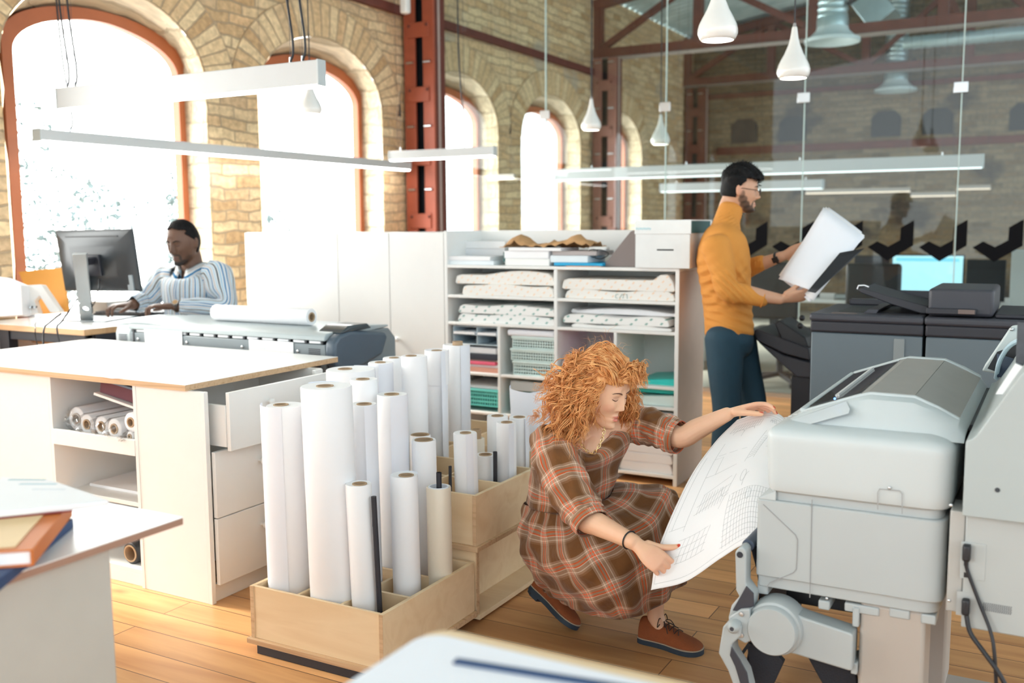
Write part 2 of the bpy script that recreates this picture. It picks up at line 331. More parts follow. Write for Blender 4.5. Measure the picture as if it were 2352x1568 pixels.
M['acrylic'] = glass_mat('clear_acrylic', (.75, .8, .82), .09)
M['led'] = mat('led_diffuser', (.95, .95, .95), .4, emit=(1, .985, .96), estr=8.0)
M['bulb'] = mat('warm_lamp', (.95, .95, .9), .4, emit=(1, .95, .86), estr=6.0)
M['screen'] = mat('lit_screen', (.1, .2, .25), .3, emit=(.42, .78, .86), estr=.85)
M['gloss_white'] = mat('glazed_white_shade', (.80, .80, .78), .12, coat=.5)
def C(name, c, rough=.5, **k):
    if name not in M: M[name] = mat(name, c, rough, **k)
    return M[name]
# ------------------------------------------------------------------ the room
XW, XI = -6.0, -5.66           # window plane, inner face of the brick wall
YB = 16.7                      # back wall
def roof(x): return 4.55+.16*(x-XI)
tag(MB().box(-6.1, 8, -5.5, 8.28, -.1, 0).build('floor', M['floor'], local=True, smooth=0), kind='structure')
tag(MB().box(-6.1, 8, 8.28, 17, -.1, 0).build('floor_office', mat('pale_office_floor', (.46, .45, .40), .3, var=.1, scale=3), local=True, smooth=0), kind='structure')
WIN = [5.52+2.205*i-1.67 for i in range(-4, 5)]  # near jamb of every window (the first lies outside the frame)
WW, SILL, ZS, RISE, FO = 1.51, .80, 2.66, .29, .225
def arch(t, w, zs, rise): return zs+rise*math.sqrt(max(0, 1-(2*t/w-1)**2)) if rise else zs
# wall with its openings: strips between sill/arch and the top
wb = MB(); rb = MB(); ab = MB(); auv = []
ytop = 4.56
ZI, RI = 2.50, .56             # spring and rise of the opening on the room side
edges = [-5.5]
for w0 in WIN: edges += [w0+.02, w0+1.67]
edges.append(YB)
for a, b in zip(edges[0::2], edges[1::2]): wb.add([(XI, a, 0), (XI, b, 0), (XI, b, ytop), (XI, a, ytop)], [(0, 1, 2, 3)])
n = 28
for w0 in WIN:
    y0, y1 = w0+.02, w0+1.67; wd = y1-y0
    wb.add([(XI, y0, 0), (XI, y1, 0), (XI, y1, SILL), (XI, y0, SILL)], [(0, 1, 2, 3)])
    inn = []; out = []
    for i in range(n+1):
        t = (1-math.cos(math.pi*i/n))/2
        inn.append((y0+wd*t, arch(t*wd, wd, ZI, RI)*1.0)); out.append((w0+FO+WW*t, arch(t*WW, WW, ZS, RISE)))
    for i in range(n):
        (ya, za), (yb, zb) = inn[i], inn[i+1]
        wb.add([(XI, ya, za), (XI, yb, zb), (XI, yb, ytop), (XI, ya, ytop)], [(0, 1, 2, 3)])
    # rough stone reveal, jambs then arch
    li = [(y0, SILL)]+[(y0, SILL+(ZI-SILL)*k/8) for k in range(1, 8)]+inn+[(y1, ZI-(ZI-SILL)*k/8) for k in range(1, 9)]
    lo = [(w0+FO, SILL)]+[(w0+FO, SILL+(ZS-SILL)*k/8) for k in range(1, 8)]+out+[(w0+FO+WW, ZS-(ZS-SILL)*k/8) for k in range(1, 9)]
    G = []
    for s in range(7):
        f = s/6; row = []
        for (a, b) in zip(li, lo):
            j = .018*(0 if s in (0, 6) else 1)*(random.random()-.5)
            j0 = .03*(random.random()-.5) if s == 0 else 0
            row.append((XI+(XW-XI)*f+.002+.004*(s == 0), a[0]+(b[0]-a[0])*f+j+j0, a[1]+(b[1]-a[1])*f+j))
        G.append(row)
    rb.grid(G); rb.add([(XI, y0, SILL), (XI, y1, SILL), (XW, w0+FO+WW, SILL), (XW, w0+FO, SILL)], [(0, 1, 2, 3)])
    # ring of voussoirs standing a little proud of the wall
    V = []; F = []; R = []
    for i in range(n+1):
        a = math.pi*(1-i/n); ca, sa = math.cos(a), math.sin(a); cy = (y0+y1)/2
        for q, (dr, dx) in enumerate(((0, .012), (.30, .012), (.30, 0))):
            V.append((XI+dx, cy+(wd/2+dr)*ca, ZI+(RI+dr)*sa)); R.append((i/n*2.35, dr+.02*(q == 2)))
    for i in range(n):
        for q in range(2): F.append((i*3+q, i*3+q+1, (i+1)*3+q+1, (i+1)*3+q))
    ab.add(V, F); auv += R
tag(wb.build('wall_left', M['brick'], local=True, smooth=0), kind='structure')
tag(rb.build('wall_left_reveals', M['reveal'], local=True, smooth=60, fix=False), kind='structure')
tag(mesh_object('wall_left_arches', ab.v, ab.f, M['arch'], local=True, smooth=0, uv=np.array(auv)), kind='structure')
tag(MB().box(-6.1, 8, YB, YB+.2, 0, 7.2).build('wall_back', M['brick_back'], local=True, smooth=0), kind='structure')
# windows: arched frames with panes
for k, w0 in enumerate(WIN):
    w0 += FO; fr = MB(); prof = []
    for i in range(n+1):
        t = (1-math.cos(math.pi*i/n))/2; prof.append((w0+WW*t, arch(t*WW, WW, ZS, RISE)))
    loop = [(w0, SILL)]+prof+[(w0+WW, SILL)]
    cy, cz = w0+WW/2, 2.2
    def off(p, d):
        y, z = p; return (y+(d if y < cy-.3 else -d if y > cy+.3 else d*(cy-y)/.3), z-d if z > ZS-.02 else (z+d if z < SILL+.02 else z))
    inner = [off(p, .075) for p in loop]; N_ = len(loop); V = []; F = []
    for (a, b) in zip(loop, inner): V += [(XW, a[0], a[1]), (XW+.07, a[0], a[1]), (XW+.07, b[0], b[1]), (XW, b[0], b[1])]
    for i in range(N_):
        j = (i+1) % N_
        for q in range(4): F.append((i*4+q, i*4+(q+1) % 4, j*4+(q+1) % 4, j*4+q))
    o = tag(fr.add(V, F).build('window_%d' % (k+1), M['frame'], local=True, smooth=30), kind='structure')
    pn = MB(); c = (XW+.03, cy, 2.0); P_ = [(XW+.03, p[0], p[1]) for p in inner]
    pn.add([c]+P_, [(0, 1+i, 1+(i+1) % N_) for i in range(N_)]); pn.build('glass_pane', M['pane'], o, smooth=0)
# iron band along the wall
tag(MB().box(XI+.0, XI+.06, 2.2, 12.5, 3.45, 3.53).build('trim_1', M['rust'], local=True), kind='structure')
# corrugated roof: ribs along y
def corr_mat():
    m, N, L, P = _mat('corrugated_roof_sheet'); tc = N.new('ShaderNodeTexCoord'); wv = N.new('ShaderNodeTexNoise'); wv.inputs['Scale'].default_value = 3; L.new(tc.outputs['Object'], wv.inputs['Vector'])
    r = ramp(N, [(.3, (.42, .56, .61)), (.7, (.62, .76, .80))]); L.new(wv.outputs['Fac'], r.inputs[0]); L.new(r.outputs[0], P.inputs['Base Color']); P.inputs['Roughness'].default_value = .4; P.inputs['Metallic'].default_value = .15; return m
M['corr'] = corr_mat()
G = []
for i in range(0, 440):
    y = -5.5+(YB+5.5)*i/439; dz = (0, .05, .05, 0)[i % 4]
    G.append([(x, y, roof(x)+dz) for x in (-6.1, -3, 0, 4, 8)])
tag(MB().grid(G).build('ceiling', M['corr'], local=True, smooth=0, fix=False), kind='structure')
# roof trusses of red-brown steel
def truss(Y, zb, label, x1=6.0):
    t = thing('roof_truss', label, 'roof truss', (XI, Y, zb))
    b = MB(); b.beam((XI, Y, zb+.07), (x1, Y, zb+.07), .14, .14); b.build('bottom_chord', M['rust'], t)
    b = MB(); b.beam((XI, Y, zb+.005), (x1, Y, zb+.005), .20, .015); b.build('flange', C('dusty_steel', (.30, .26, .24), .6), t)
    zt = zb+.72
    b = MB(); b.beam((XI, Y, zt), (x1, Y, zt+.16*(x1-XI)), .14, .12); b.build('top_chord', M['rust'], t)
    xs = [XI+.06]+[XI+1.45*i for i in range(1, 9)]
    for i, x in enumerate(xs):
        if x > x1: break
        MB().beam((x, Y, zb+.1), (x, Y, zt+.16*(x-XI)), .10, .12, (1, 0, 0)).build('post', M['rust'], t)
        if i+1 < len(xs) and xs[i+1] < x1:
            a, c = (x, xs[i+1]) if i % 2 == 0 else (xs[i+1], x)
            MB().beam((a, Y, zb+.12), (c, Y, zt+.16*(c-XI)-.04), .08, .08).build('diagonal', M['rust'], t)
    return t
truss(12.6, 3.66, 'red-brown steel truss meeting the brick wall above the lattice column beyond the glass')
truss(16.25, 3.72, 'dark steel truss high against the far brick wall')
MB_ = MB(); MB_.beam((-1.5, 12.6, 4.4), (-1.5, YB, 4.4), .12, .16)
solo(MB_, 'roof_purlin', M['rust'], 'dark steel purlin running from the front truss to the far wall', 'beam')
# rusty rail on the back wall with dark windows bricked up
tag(MB().box(-5.2, 1.2, YB-.05, YB, 2.62, 2.74).build('trim_2', M['rust'], local=True), kind='structure')
tag(MB().box(-5.6, 4, YB-.06, YB, 3.55, 3.63).build('trim_3', M['rust'], local=True), kind='structure')
for i, x in enumerate((-4.75, -3.95, -2.5, -1.75, -.55, .3)):
    q = MB(); q.prof_y([(x-.22, 2.80), (x-.22, 3.1), (x-.12, 3.2), (x+.12, 3.2), (x+.22, 3.1), (x+.22, 2.80)], YB-.012, YB)
    tag(q.build('trim_%d' % (4+i), C('soot_niche', (.045, .042, .045), .9, bump=.5, bscale=9), local=True), kind='structure')
# lattice columns of red iron
def column(Y, label, ztop, tone):
    x0, x1 = XI+.04, XI+.38; xm = (x0+x1)/2; t = thing('lattice_column', label, 'column', (xm, Y, 0)); mr = tone
    for a, b in ((x0, xm-.045), (xm+.045, x1)): MB().box(a, b, Y, Y+.03, 0, ztop).build('flange', mr, t, bevel=.004)
    MB().box(x1-.02, x1, Y+.03, Y+.20, 0, ztop).build('web', M['rust'], t, bevel=.003)
    MB().box(x1-.002, x1+.012, Y+.07, Y+.10, 0, ztop).build('conduit', C('pale_conduit', (.42, .34, .31), .5), t, bevel=.005)
    MB().box(x0, x0+.02, Y+.03, Y+.20, 0, ztop).build('web', M['rust'], t, bevel=.003)
    MB().box(x0+.02, x1-.02, Y+.10, Y+.11, 0, ztop).build('back_plate', M['black'], t)
    z = .30
    while z < ztop:
        MB().box(xm-.12, xm+.12, Y-.014, Y, z-.07, z+.07).build('batten', mr, t, bevel=.004)
        for sx in (-1, 1): MB().ball((xm+sx*.10, Y-.012, z+.04), .016).build('rivet', M['rust'], t)
        for sx in (-1, 1): MB().cyl((xm+sx*.06, Y-.012, z+.30), (xm+sx*.135, Y-.012, z+.30), .010).build('bolt', M['metal'], t)
        z += .60
    return t
M['iron2'] = mat('faded_red_iron', (.30, .13, .10), .6, var=.25, scale=6, bump=.2, bscale=30)
column(8.05, 'red riveted iron column between the second arched window and the glass partition', 4.5, M['iron'])
column(12.45, 'dusty red lattice column under the truss end beyond the glass', 3.66, M['iron2'])
column(16.2, 'dark lattice column in the far corner of the brick room', 3.7, M['rust'])
# conduit + small lamp on the near column
q = MB(); q.tube(cr([(-5.42, 7.72, 4.5), (-5.41, 7.74, 4.0), (-5.40, 7.80, 3.6)], 6), .010, 6)
solo(q, 'hanging_wire', M['metal'], 'thin pale wire hanging beside the red iron column', 'cable')
q = MB(); q.box(-5.46, -5.38, 7.76, 7.84, 3.40, 3.60)
solo(q, 'sensor_box', M['white'], 'small white box fixed to the upper red iron column', 'sensor', bevel=.02)
# ------------------------------------------------------------------ glass partition
YG = 8.30
GX = [atx_ for atx_ in [aty(v, 400, YG)[0] for v in (1018, 1253, 1527, 1842, 2199)]]; GX.append(GX[-1]+(GX[-1]-GX[-2])); GX.append(GX[-1]+1.2)
GL = ['leftmost pane of the glass partition next to the red column', 'second pane of the glass partition above the paper shelves', 'glass partition pane behind the reading man', 'glass partition pane behind the grey copier', 'glass partition pane at the right edge above the copier feeder', 'last glass partition pane beyond the right edge']
zc0, zc1 = aty(2100, 505, YG)[2], aty(2160, 600, YG)[2]
pitch = (aty(2352, 505, YG)[0]-aty(2100, 505, YG)[0])/2
for i in range(6):
    a, b = GX[i]+.004, GX[i+1]-.004
    t = thing('glass_screen', GL[i], 'glass panel', ((a+b)/2, YG, 0), group=None)
    MB().box(a, b, YG-.006, YG+.006, .0, 4.3).build('pane', M['glass'], t, smooth=0)
    MB().box(a-.002, a+.006, YG-.008, YG+.008, .0, 4.3).build('edge', C('green_glass_edge', (.55, .70, .68), .2, emit=None), t, smooth=0)
    if 0 < i < 5: solo(MB().box(a-.055, a+.045, YG-.02, YG-.0085, 2.42, 2.50), 'glass_clip', M['metal'], 'small steel clip on the glass joint '+['', 'above the shelf left half', 'beside the second small pendant lamp', 'above the standing man', 'near the right edge of the partition'][i], 'clip', 'clips on the glass joints', bevel=.003)
    MB().box(a, b, YG-.02, YG+.02, 0, .035).build('floor_rail', M['metal'], t)
    # black zigzag vinyl: one bent arrow shape per pitch
    xs0 = aty(2100, 505, YG)[0]
    for k in range(-5, 4):
        tip = xs0+k*pitch; w = pitch
        sh = [(1614, 483), (1614, 660), (1430, 768), (1280, 672), (1350, 630), (1432, 668), (1517, 622), (1519, 537)]
        poly = [(tip+(x-1614)/375*pitch, zc0-(y-483)/285*(zc0-zc1)) for x, y in sh]
        def clip(P_, xc, keep):
            out = []
            for (p, q) in zip(P_, P_[1:]+P_[:1]):
                ip, iq = (p[0]-xc)*keep >= 0, (q[0]-xc)*keep >= 0
                if ip: out.append(p)
                if ip != iq: f = (xc-p[0])/(q[0]-p[0]); out.append((xc, p[1]+f*(q[1]-p[1])))
            return out
        if i < 2: continue
        poly = clip(clip(poly, a+.007, 1), b-.001, -1) if i > 2 else clip(poly, b-.001, -1)
        if len(poly) < 3 or (i == 2 and tip < a+.1): continue
        MB().prof_y([(x, z) for x, z in poly], YG-.008, YG-.0065).build('black_zigzag', M['vinyl'], t, smooth=0)

# ------------------------------------------------------------------ trees outside the windows
M['leaf'] = mat('outdoor_foliage', (.17, .235, .245), .7, var=.3, scale=1.5)
def tree(x, y, h, r, label, seed, n=3200):
    r_ = np.random.default_rng(seed); t = thing('tree', label, 'tree', (x, y, -3), group='trees outside the windows'); q = MB()
    cl = [(np.array([x, y, h])+r_.normal(0, 1, 3)*np.array([r*.5, r*.6, r*.42]), r*r_.uniform(.25, .5)) for _ in range(12)]
    for i in range(n):
        c, rr = cl[r_.integers(12)]; p = c+nrm(r_.normal(0, 1, 3))*rr*r_.uniform(.6, 1)**.5; a = nrm(r_.normal(0, 1, 3)); b = nrm(np.cross(a, r_.normal(0, 1, 3))); s_ = r_.uniform(.03, .07)
        q.add([p-a*s_, p+b*s_*.55, p+a*s_, p-b*s_*.55], [(0, 1, 2, 3)])
    q.build('foliage', M['leaf'], t, smooth=0, fix=False); MB().tube([(x, y, -3), (x+.1, y, h*.4), (x, y+.1, h)], [.18, .13, .05], 8).build('trunk', M['rust'], t)
tree(-12.5, 8.2, 1.3, 1.6, 'pale bluish tree seen through the leftmost arched window', 1)
tree(-13.5, 13.0, 1.2, 1.5, 'pale tree seen through the second arched window', 2)
# ------------------------------------------------------------------ lamps
M['led_far'] = mat('dim_led_diffuser', (.9, .95, .95), .4, emit=(.85, .97, 1.0), estr=.8)
def led_bar(p0, p1, w, h, label, drops, group='suspended LED bars', dif='led'):
    """p0, p1: ends of the bar's underside centre line"""
    p0, p1 = np.array(p0, float), np.array(p1, float); d = nrm(p1-p0); sd = np.cross(d, (0, 0, 1))
    t = thing('linear_light', label, 'ceiling light', (p0+p1)/2, group=group)
    MB().obox((p0+p1)/2+np.array([0, 0, h/2+.006]), d, sd, (0, 0, 1), np.linalg.norm(p1-p0)/2-.004, w/2, h/2).build('housing', M['paint'], t, bevel=.003)
    MB().obox((p0+p1)/2+np.array([0, 0, .0]), d, sd, (0, 0, 1), np.linalg.norm(p1-p0)/2-.01, w/2-.006, .006).build('diffuser', M[dif], t)
    for e in (p0, p1): MB().obox(e+np.array([0, 0, h/2+.004]), d, sd, (0, 0, 1), .005, w/2+.003, h/2+.004).build('end_cap', M['wgrey'], t, bevel=.002)
    for f, dark in drops:
        q = p0+(p1-p0)*f+np.array([0, 0, h+.006]); top = roof(q[0])
        MB().tube([q, (q[0], q[1], top)], .0012, 5).build('steel_wire', M['dark2'], t)
        MB().cyl(q, q+np.array([0, 0, .03]), .006).build('wire_grip', M['metal'], t)
        if dark:
            q2 = q+d*.05
            k = cr([q+np.array([0, 0, .0]), q+d*.02+np.array([0, 0, .10]), q-d*.03+np.array([0, 0, .5]), (q-d*.05)*np.array([1, 1, 0])+np.array([0, 0, min(top, q[2]+1.2)]), (q-d*.02)*np.array([1, 1, 0])+np.array([0, 0, top])], 8)
            MB().tube(k, .006, 7).build('power_cable', M['black'], t)
    return t
# bar A runs across (x), near; bar B along the window wall (y); bar C short and far
a0 = at(140, 253, 5.75); a1 = at(739, 197, 4.95); zA = (a0[2]+a1[2])/2; a0 = atz(140, 253, zA); a1 = atz(739, 197, zA); a0[1] = a1[1] = (a0[1]+a1[1])/2
led_bar(a0, a1, .055, .118, 'deep white LED bar hanging across the top left in front of the arched windows', ((.035, 1), (.07, 1), (.90, 1), (.94, 1)))
zB = 1.98; b0 = atz(112, 322, zB); b1 = atz(915, 392, zB); b0[0] = b1[0] = (b0[0]+b1[0])/2
led_bar(b0, b1, .075, .068, 'long thin white LED bar receding along the window wall', ((.06, 1), (.5, 0), (.62, 0), (.96, 0)))
c0 = aty(898, 370, 7.1); c1 = aty(1137, 357, 7.1); c0[2] = c1[2] = (c0[2]+c1[2])/2
led_bar(c0, c1, .06, .072, 'short white LED bar hanging in front of the red iron column', ((.1, 0), (.72, 1)))
d0 = aty(1278, 414, 10.3); d1 = aty(2258, 386, 10.3); d0[2] = d1[2] = (d0[2]+d1[2])/2
led_bar(d0, d1, .08, .12, 'very long white LED bar beyond the glass partition', ((.1, 0), (.35, 0), (.62, 0), (.92, 0)), dif='led_far')
e0 = aty(1520, 442, 12.2); e1 = aty(1890, 432, 12.2); e0[2] = e1[2] = (e0[2]+e1[2])/2
led_bar(e0, e1, .14, .10, 'second white LED bar lower behind the standing man beyond the glass', ((.1, 0), (.9, 0)), dif='led_far')
PROF = [(.0085, 1.0), (.010, .97), (.0115, .90), (.015, .78), (.022, .64), (.034, .48), (.046, .36), (.0555, .25), (.0595, .17), (.059, .10), (.054, .04), (.049, 0.0)]
def pendant(px, py, wpx, zb, label):
    p = atz(px, py, zb); dep = float(np.dot(p-_c, _f)); R = wpx/2*dep/FPX; H_ = R*3.05
    t = thing('pendant_lamp', label, 'pendant lamp', p, group='teardrop pendant lamps')
    s = R/.0595; prof = [(r*s, h*H_) for r, h in PROF]
    inner = [(r*s-.003, h*H_) for r, h in PROF[::-1] if h < .9]
    MB().lathe(prof+[(prof[-1][0]-.003, 0)]+inner[1:], n=36).build('shade', M['gloss_white'], t, local=True, smooth=60)
    MB().lathe([(.001, .012), (prof[-1][0]-.006, .012), (prof[-1][0]-.006, .016), (.001, .016)], n=28).build('lamp_disc', M['bulb'], t, local=True)
    top = roof(p[0])-p[2]
    MB().tube([(0, 0, H_-.004), (0, 0, top)], .004*max(1, dep/6), 7).build('power_cable', M['black'], t, local=True)
    MB().cyl((0, 0, H_-.01), (0, 0, H_+.02), .0075*s, .005*s).build('cable_collar', C('grey_cap', (.3, .3, .3), .4), t, local=True)
    return t
pendant(1648, 93, 92, 2.24, 'largest teardrop pendant lamp at the top edge above the standing man')
pendant(1822, 180, 75, 2.23, 'whole teardrop pendant lamp hanging right of the largest one')
pendant(1358, 299, 46, 2.23, 'teardrop pendant lamp in front of the far narrow window')
pendant(1517, 332, 44, 2.18, 'lowest small teardrop pendant lamp left of the standing man')
pendant(714, 262, 52, 2.20, 'teardrop pendant lamp against the second arched window')
# ducts with flared outlets
def duct(px, py, wpx, label):
    p = atz(px, py, 3.45); dep = float(np.dot(p-_c, _f)); R = wpx/2*dep/FPX
    t = thing('air_duct', label, 'air duct', p, group='round ventilation ducts')
    top = roof(p[0])-p[2]; r = R*.52; pr = [(r, top)]; k = 0; z = top
    while z > R*.95:
        pr += [(r, z), (r+.012, z-.015), (r, z-.03)]; z -= .07
    pr += [(r, R*.9), (r*1.08, R*.85), (r*1.08, R*.55)]
    MB().lathe(pr, n=32).build('spiral_pipe', M['duct'], t, local=True, smooth=50)
    MB().lathe([(r*1.05, R*.58), (r*1.15, R*.42), (R*.80, R*.22), (R*.97, R*.12), (R, .04), (R, 0), (R*.93, .0), (R*.7, .05), (r, .12)], n=40).build('flared_outlet', C('outlet_grey', (.55, .66, .68), .4), t, local=True, smooth=50)
    MB().beam((r+.01, -.04, R*1.3), (r+.12, -.10, R*1.45), .05, .03).build('damper_handle', M['dark'], t, local=True)
    return t
duct(1911, 98, 124, 'large spiral air duct with flared outlet above the reading man')
duct(2057, 210, 92, 'smaller spiral air duct with flared outlet further right')
q = MB(); p0 = aty(2075, 100, 15.2); p1 = aty(2420, 74, 15.2); p1[2] = p0[2]; pr = [(.085+(.008 if i % 2 else 0), i*.05) for i in range(int((p1[0]-p0[0])/.05)+1)]
q.lathe(pr, c=p0, n=24, axis='x'); solo(q, 'horizontal_duct', M['duct'], 'long horizontal round duct under the roof at the upper right', 'air duct', smooth=50)
q = MB(); q.beam(aty(1965, -35, 13.4), aty(2035, 52, 13.4), .5, .36); solo(q, 'rectangular_duct', M['duct'], 'bluish rectangular sheet duct sloping under the roof between the round ones', 'air duct', bevel=.01)
# ------------------------------------------------------------------ island table with cupboard and drawers
IY, IX = 2.66, -2.80           # front face, drawer face
t = thing('island_table', 'big white work table with plywood edge, open shelves and drawers', 'table', (-3.7, 3.1, 0))
top = MB(); top.m = 0; top.box(-4.575, -2.885, 2.648, 3.56, .8545, .856)
top.build('tabletop', M['white_top'], t, smooth=0); MB().box(-4.575, -2.885, 2.648, 3.56, .832, .8545).build('plywood_edge', M['plye'], t, smooth=0)
CT = .832
def panel(n, x0, x1, y0, y1, z0, z1, m='white', p=None, bv=.0015): return rbox(n, M[m], x0, x1, y0, y1, z0, z1, p or t, bevel=bv)
panel('side_panel', -4.45, -3.71, IY, IY+.018, 0, CT); panel('side_panel', -3.71, -3.692, IY, 3.35, 0, CT)
panel('side_panel', -3.19, -3.172, IY-.002, 3.35, 0, CT)
panel('front_panel', -3.172, IX-.0185, IY, IY+.018, 0, CT)
panel('back_panel', -4.45, IX-.02, 3.35, 3.368, 0, CT)
panel('end_panel', IX-.018, IX, IY-.001, IY+.02, .0, CT)
panel('plinth', IX-.03, IX-.015, IY+.02, 3.34, 0, .07)
panel('end_panel', IX-.018, IX, 3.30, 3.35, .0, CT)
panel('shelf', -3.692, -3.19, IY+.12, 3.35, .575, .593); panel('shelf_front', -3.69, -3.19, IY-.004, IY+.014, .545, .61)
panel('shelf_floor', -3.692, -3.19, IY+.014, IY+.12, .575, .593)
panel('bottom_shelf', -3.692, -3.19, IY+.01, 3.35, .052, .07); panel('plinth', -3.69, -3.19, IY+.01, IY+.028, 0, .052)
panel('shelf', -3.692, -3.19, IY+.05, 3.35, .315, .333)
for k, (z0, z1, dx) in enumerate(((.602, .828, .055), (.340, .598, 0), (.074, .336, 0))):
    d = panel('drawer', IX+.001+dx, IX+.019+dx, IY+.024+.03*(k == 0), 3.298, z0, z1)
    if dx: panel('drawer_side', IX-.3, IX+dx, IY+.05, IY+.065, z0+.015, z1-.05, p=d)
    kz = (z0+z1)/2+.05; ky = 2.92
    MB().lathe([(.0, .034), (.009, .033), (.0145, .026), (.013, .02), (.006, .014), (.0055, 0)], c=(IX+.019+dx, ky, kz), n=18, axis='x').build('knob', M['white'], d, smooth=60)
# rolls on the island shelf, wrapped in clear film
def hroll(x, z, r, y0, y1, label, film=True, core='core', body='paper', rc=None, group='rolls on the table shelf'):
    rc = rc or r*.52
    t = thing('paper_roll', label, 'paper roll', (x, (y0+y1)/2, z-r), group=group)
    MB().lathe([(rc, y0), (r-.003, y0), (r, y0+.003), (r, y1), (rc, y1)], c=(x, 0, z), n=30, axis='y', closed=True).build('paper', M[body], t, smooth=50)
    MB().lathe([(rc-.006, y0-.004), (rc, y0-.004), (rc, y1), (rc-.006, y1)], c=(x, 0, z), n=24, axis='y', closed=True).build('core', M[core], t, smooth=50)
    if film:
        pr = [(.012, y0-.05), (r*.45, y0-.035), (r*.8, y0-.03), (r+.004, y0-.005), (r+.003, y1)]; b = MB(); b.lathe(pr, c=(x, 0, z), n=26, axis='y')
        b.v = [(vx+random.uniform(-.004, .004), vy+random.uniform(-.008, .004), vz+random.uniform(-.004, .004)) for vx, vy, vz in b.v]
        b.build('plastic_wrap', M['wrap'], t, smooth=30, fix=False)
M['wrap'] = glass_mat('clear_wrap', (.96, .96, .96), .10)
hroll(-3.615, .646, .052, 2.72, 3.3, 'wrapped white roll with grey core, leftmost on the table shelf', core='beige')
hroll(-3.525, .636, .042, 2.70, 3.3, 'wrapped roll with crumpled film, second from left on the table shelf')
hroll(-3.435, .636, .042, 2.70, 3.3, 'wrapped roll in the middle of the table shelf')
hroll(-3.345, .636, .042, 2.69, 3.3, 'wrapped roll second from right on the table shelf')
hroll(-3.245, .672, .040, 2.69, 3.3, 'unwrapped roll with brown core lying on top at the right of the table shelf', film=False)
hroll(-3.255, .613, .021, 2.69, 3.3, 'thin wrapped roll lying under the brown cored roll')
# black foil rolls on the bottom shelf
hroll(-3.30, .115, .045, 2.70, 3.3, 'black film roll with wide tan core on the bottom shelf', False, 'core', 'black', .036, 'black rolls on the bottom shelf')
hroll(-3.375, .165, .050, 2.82, 3.3, 'larger black film roll behind the tan cored one', False, 'dark', 'black', .03, 'black rolls on the bottom shelf')
t = thing('maroon_book', 'thick maroon book with worn white cover under the table top', 'book', (-3.33, 2.95, .70))
q = MB(); q.prof_y([(-3.46, .775), (-3.20, .735), (-3.195, .79), (-3.45, .825)], 2.72, 3.1); q.build('pages', C('maroon_pages', (.13, .035, .05), .7), t)
q = MB(); q.prof_y([(-3.475, .765), (-3.195, .718), (-3.195, .728), (-3.472, .775)], 2.70, 3.12); q.build('cover', M['white'], t)
q = MB(); q.prof_y([(-3.47, .7755), (-3.19, .8035), (-3.19, .806), (-3.47, .778)], 2.72, 3.0); 
solo(rot := MB().prof_y([(-3.43, .829), (-3.20, .797), (-3.20, .806), (-3.38, .8305)], 2.70, 3.05), 'blue_folder', C('dusty_blue', (.13, .18, .27), .6), 'thin blue folder lying on the maroon book', 'folder')
solo(MB().box(-3.66, -3.22, 2.80, 3.2, .3335, .345), 'paper_stack', M['paper'], 'white paper stack on the lower table shelf', 'paper')
solo(MB().prof_z([(-3.62, 2.69), (-3.27, 2.63), (-3.02, 2.78), (-3.30, 3.05)], .8565, .8575), 'paper_sheet', M['paper'], 'loose white sheet hanging over the front edge of the work table', 'paper')
# ------------------------------------------------------------------ plywood crates with rolls
def crate(name, label, x0, x1, y0, y1, z0, zt, cols, rows, base=True, group=None):
    t = thing(name, label, 'crate', ((x0+x1)/2, (y0+y1)/2, 0)); w = .015
    def pl(n, *a, m='ply'): return rbox(n, M[m], *a, parent=t, bevel=.001)
    pl('bottom', x0-.012, x1+.012, y0-.012, y1, z0-.018, z0, m='plye')
    pl('front_panel', x0+w, x1-w, y0+.004, y0+w, z0, zt); pl('back_panel', x0+w, x1-w, y1-w, y1, z0, zt)
    pl('side_panel', x0, x0+w, y0, y1, z0, zt); pl('side_panel', x1-w, x1, y0, y1, z0, zt)
    pl('corner_edge', x1-.0145, x1+.0005, y0-.0008, y0+.001, z0, zt, m='plye'); pl('corner_edge', x0-.0005, x0+.0145, y0-.0008, y0+.001, z0, zt, m='plye')
    for c in cols: pl('divider', c-.006, c+.006, y0+w, y1-w, z0, zt-.012)
    for r in rows: pl('divider', x0+w, x1-w, r-.006, r+.006, z0, zt-.0125)
    return t
CX0, CX1, KC = -2.369, -1.811, .968
t = crate('plywood_crate', 'low plywood crate with dividers holding rolls in front', CX0, CX1, 2.42, 2.98, .05, .234, (-2.188, -2.004), (2.614, 2.807))
MB().box(CX0+.03, CX1-.04, 2.412, 2.97, .0, .031).build('black_base', M['dark'], t, bevel=.002)
t = crate('plywood_crate', 'tall plywood crate stacked on an open plywood box behind the low crate', -2.63, CX1, 2.995, 4.21, .288, .477, (-2.37, -2.09), (3.24, 3.50, 3.775))
for n_, a in (('box_front', (-2.63, CX1, 2.995, 3.01, .03, .27)), ('box_back', (-2.63, CX1, 4.195, 4.21, .03, .27)), ('box_bottom', (-2.63, CX1+.012, 2.995, 4.21, .012, .03)), ('box_inner_wall', (CX1-.11, CX1-.095, 3.01, 4.195, .03, .27))):
    rbox(n_, M['ply'], *a, parent=t, bevel=.001)
rbox('corner_edge', M['plye'], CX1-.002, CX1+.002, 2.994, 3.011, .03, .27, parent=t, bevel=0)
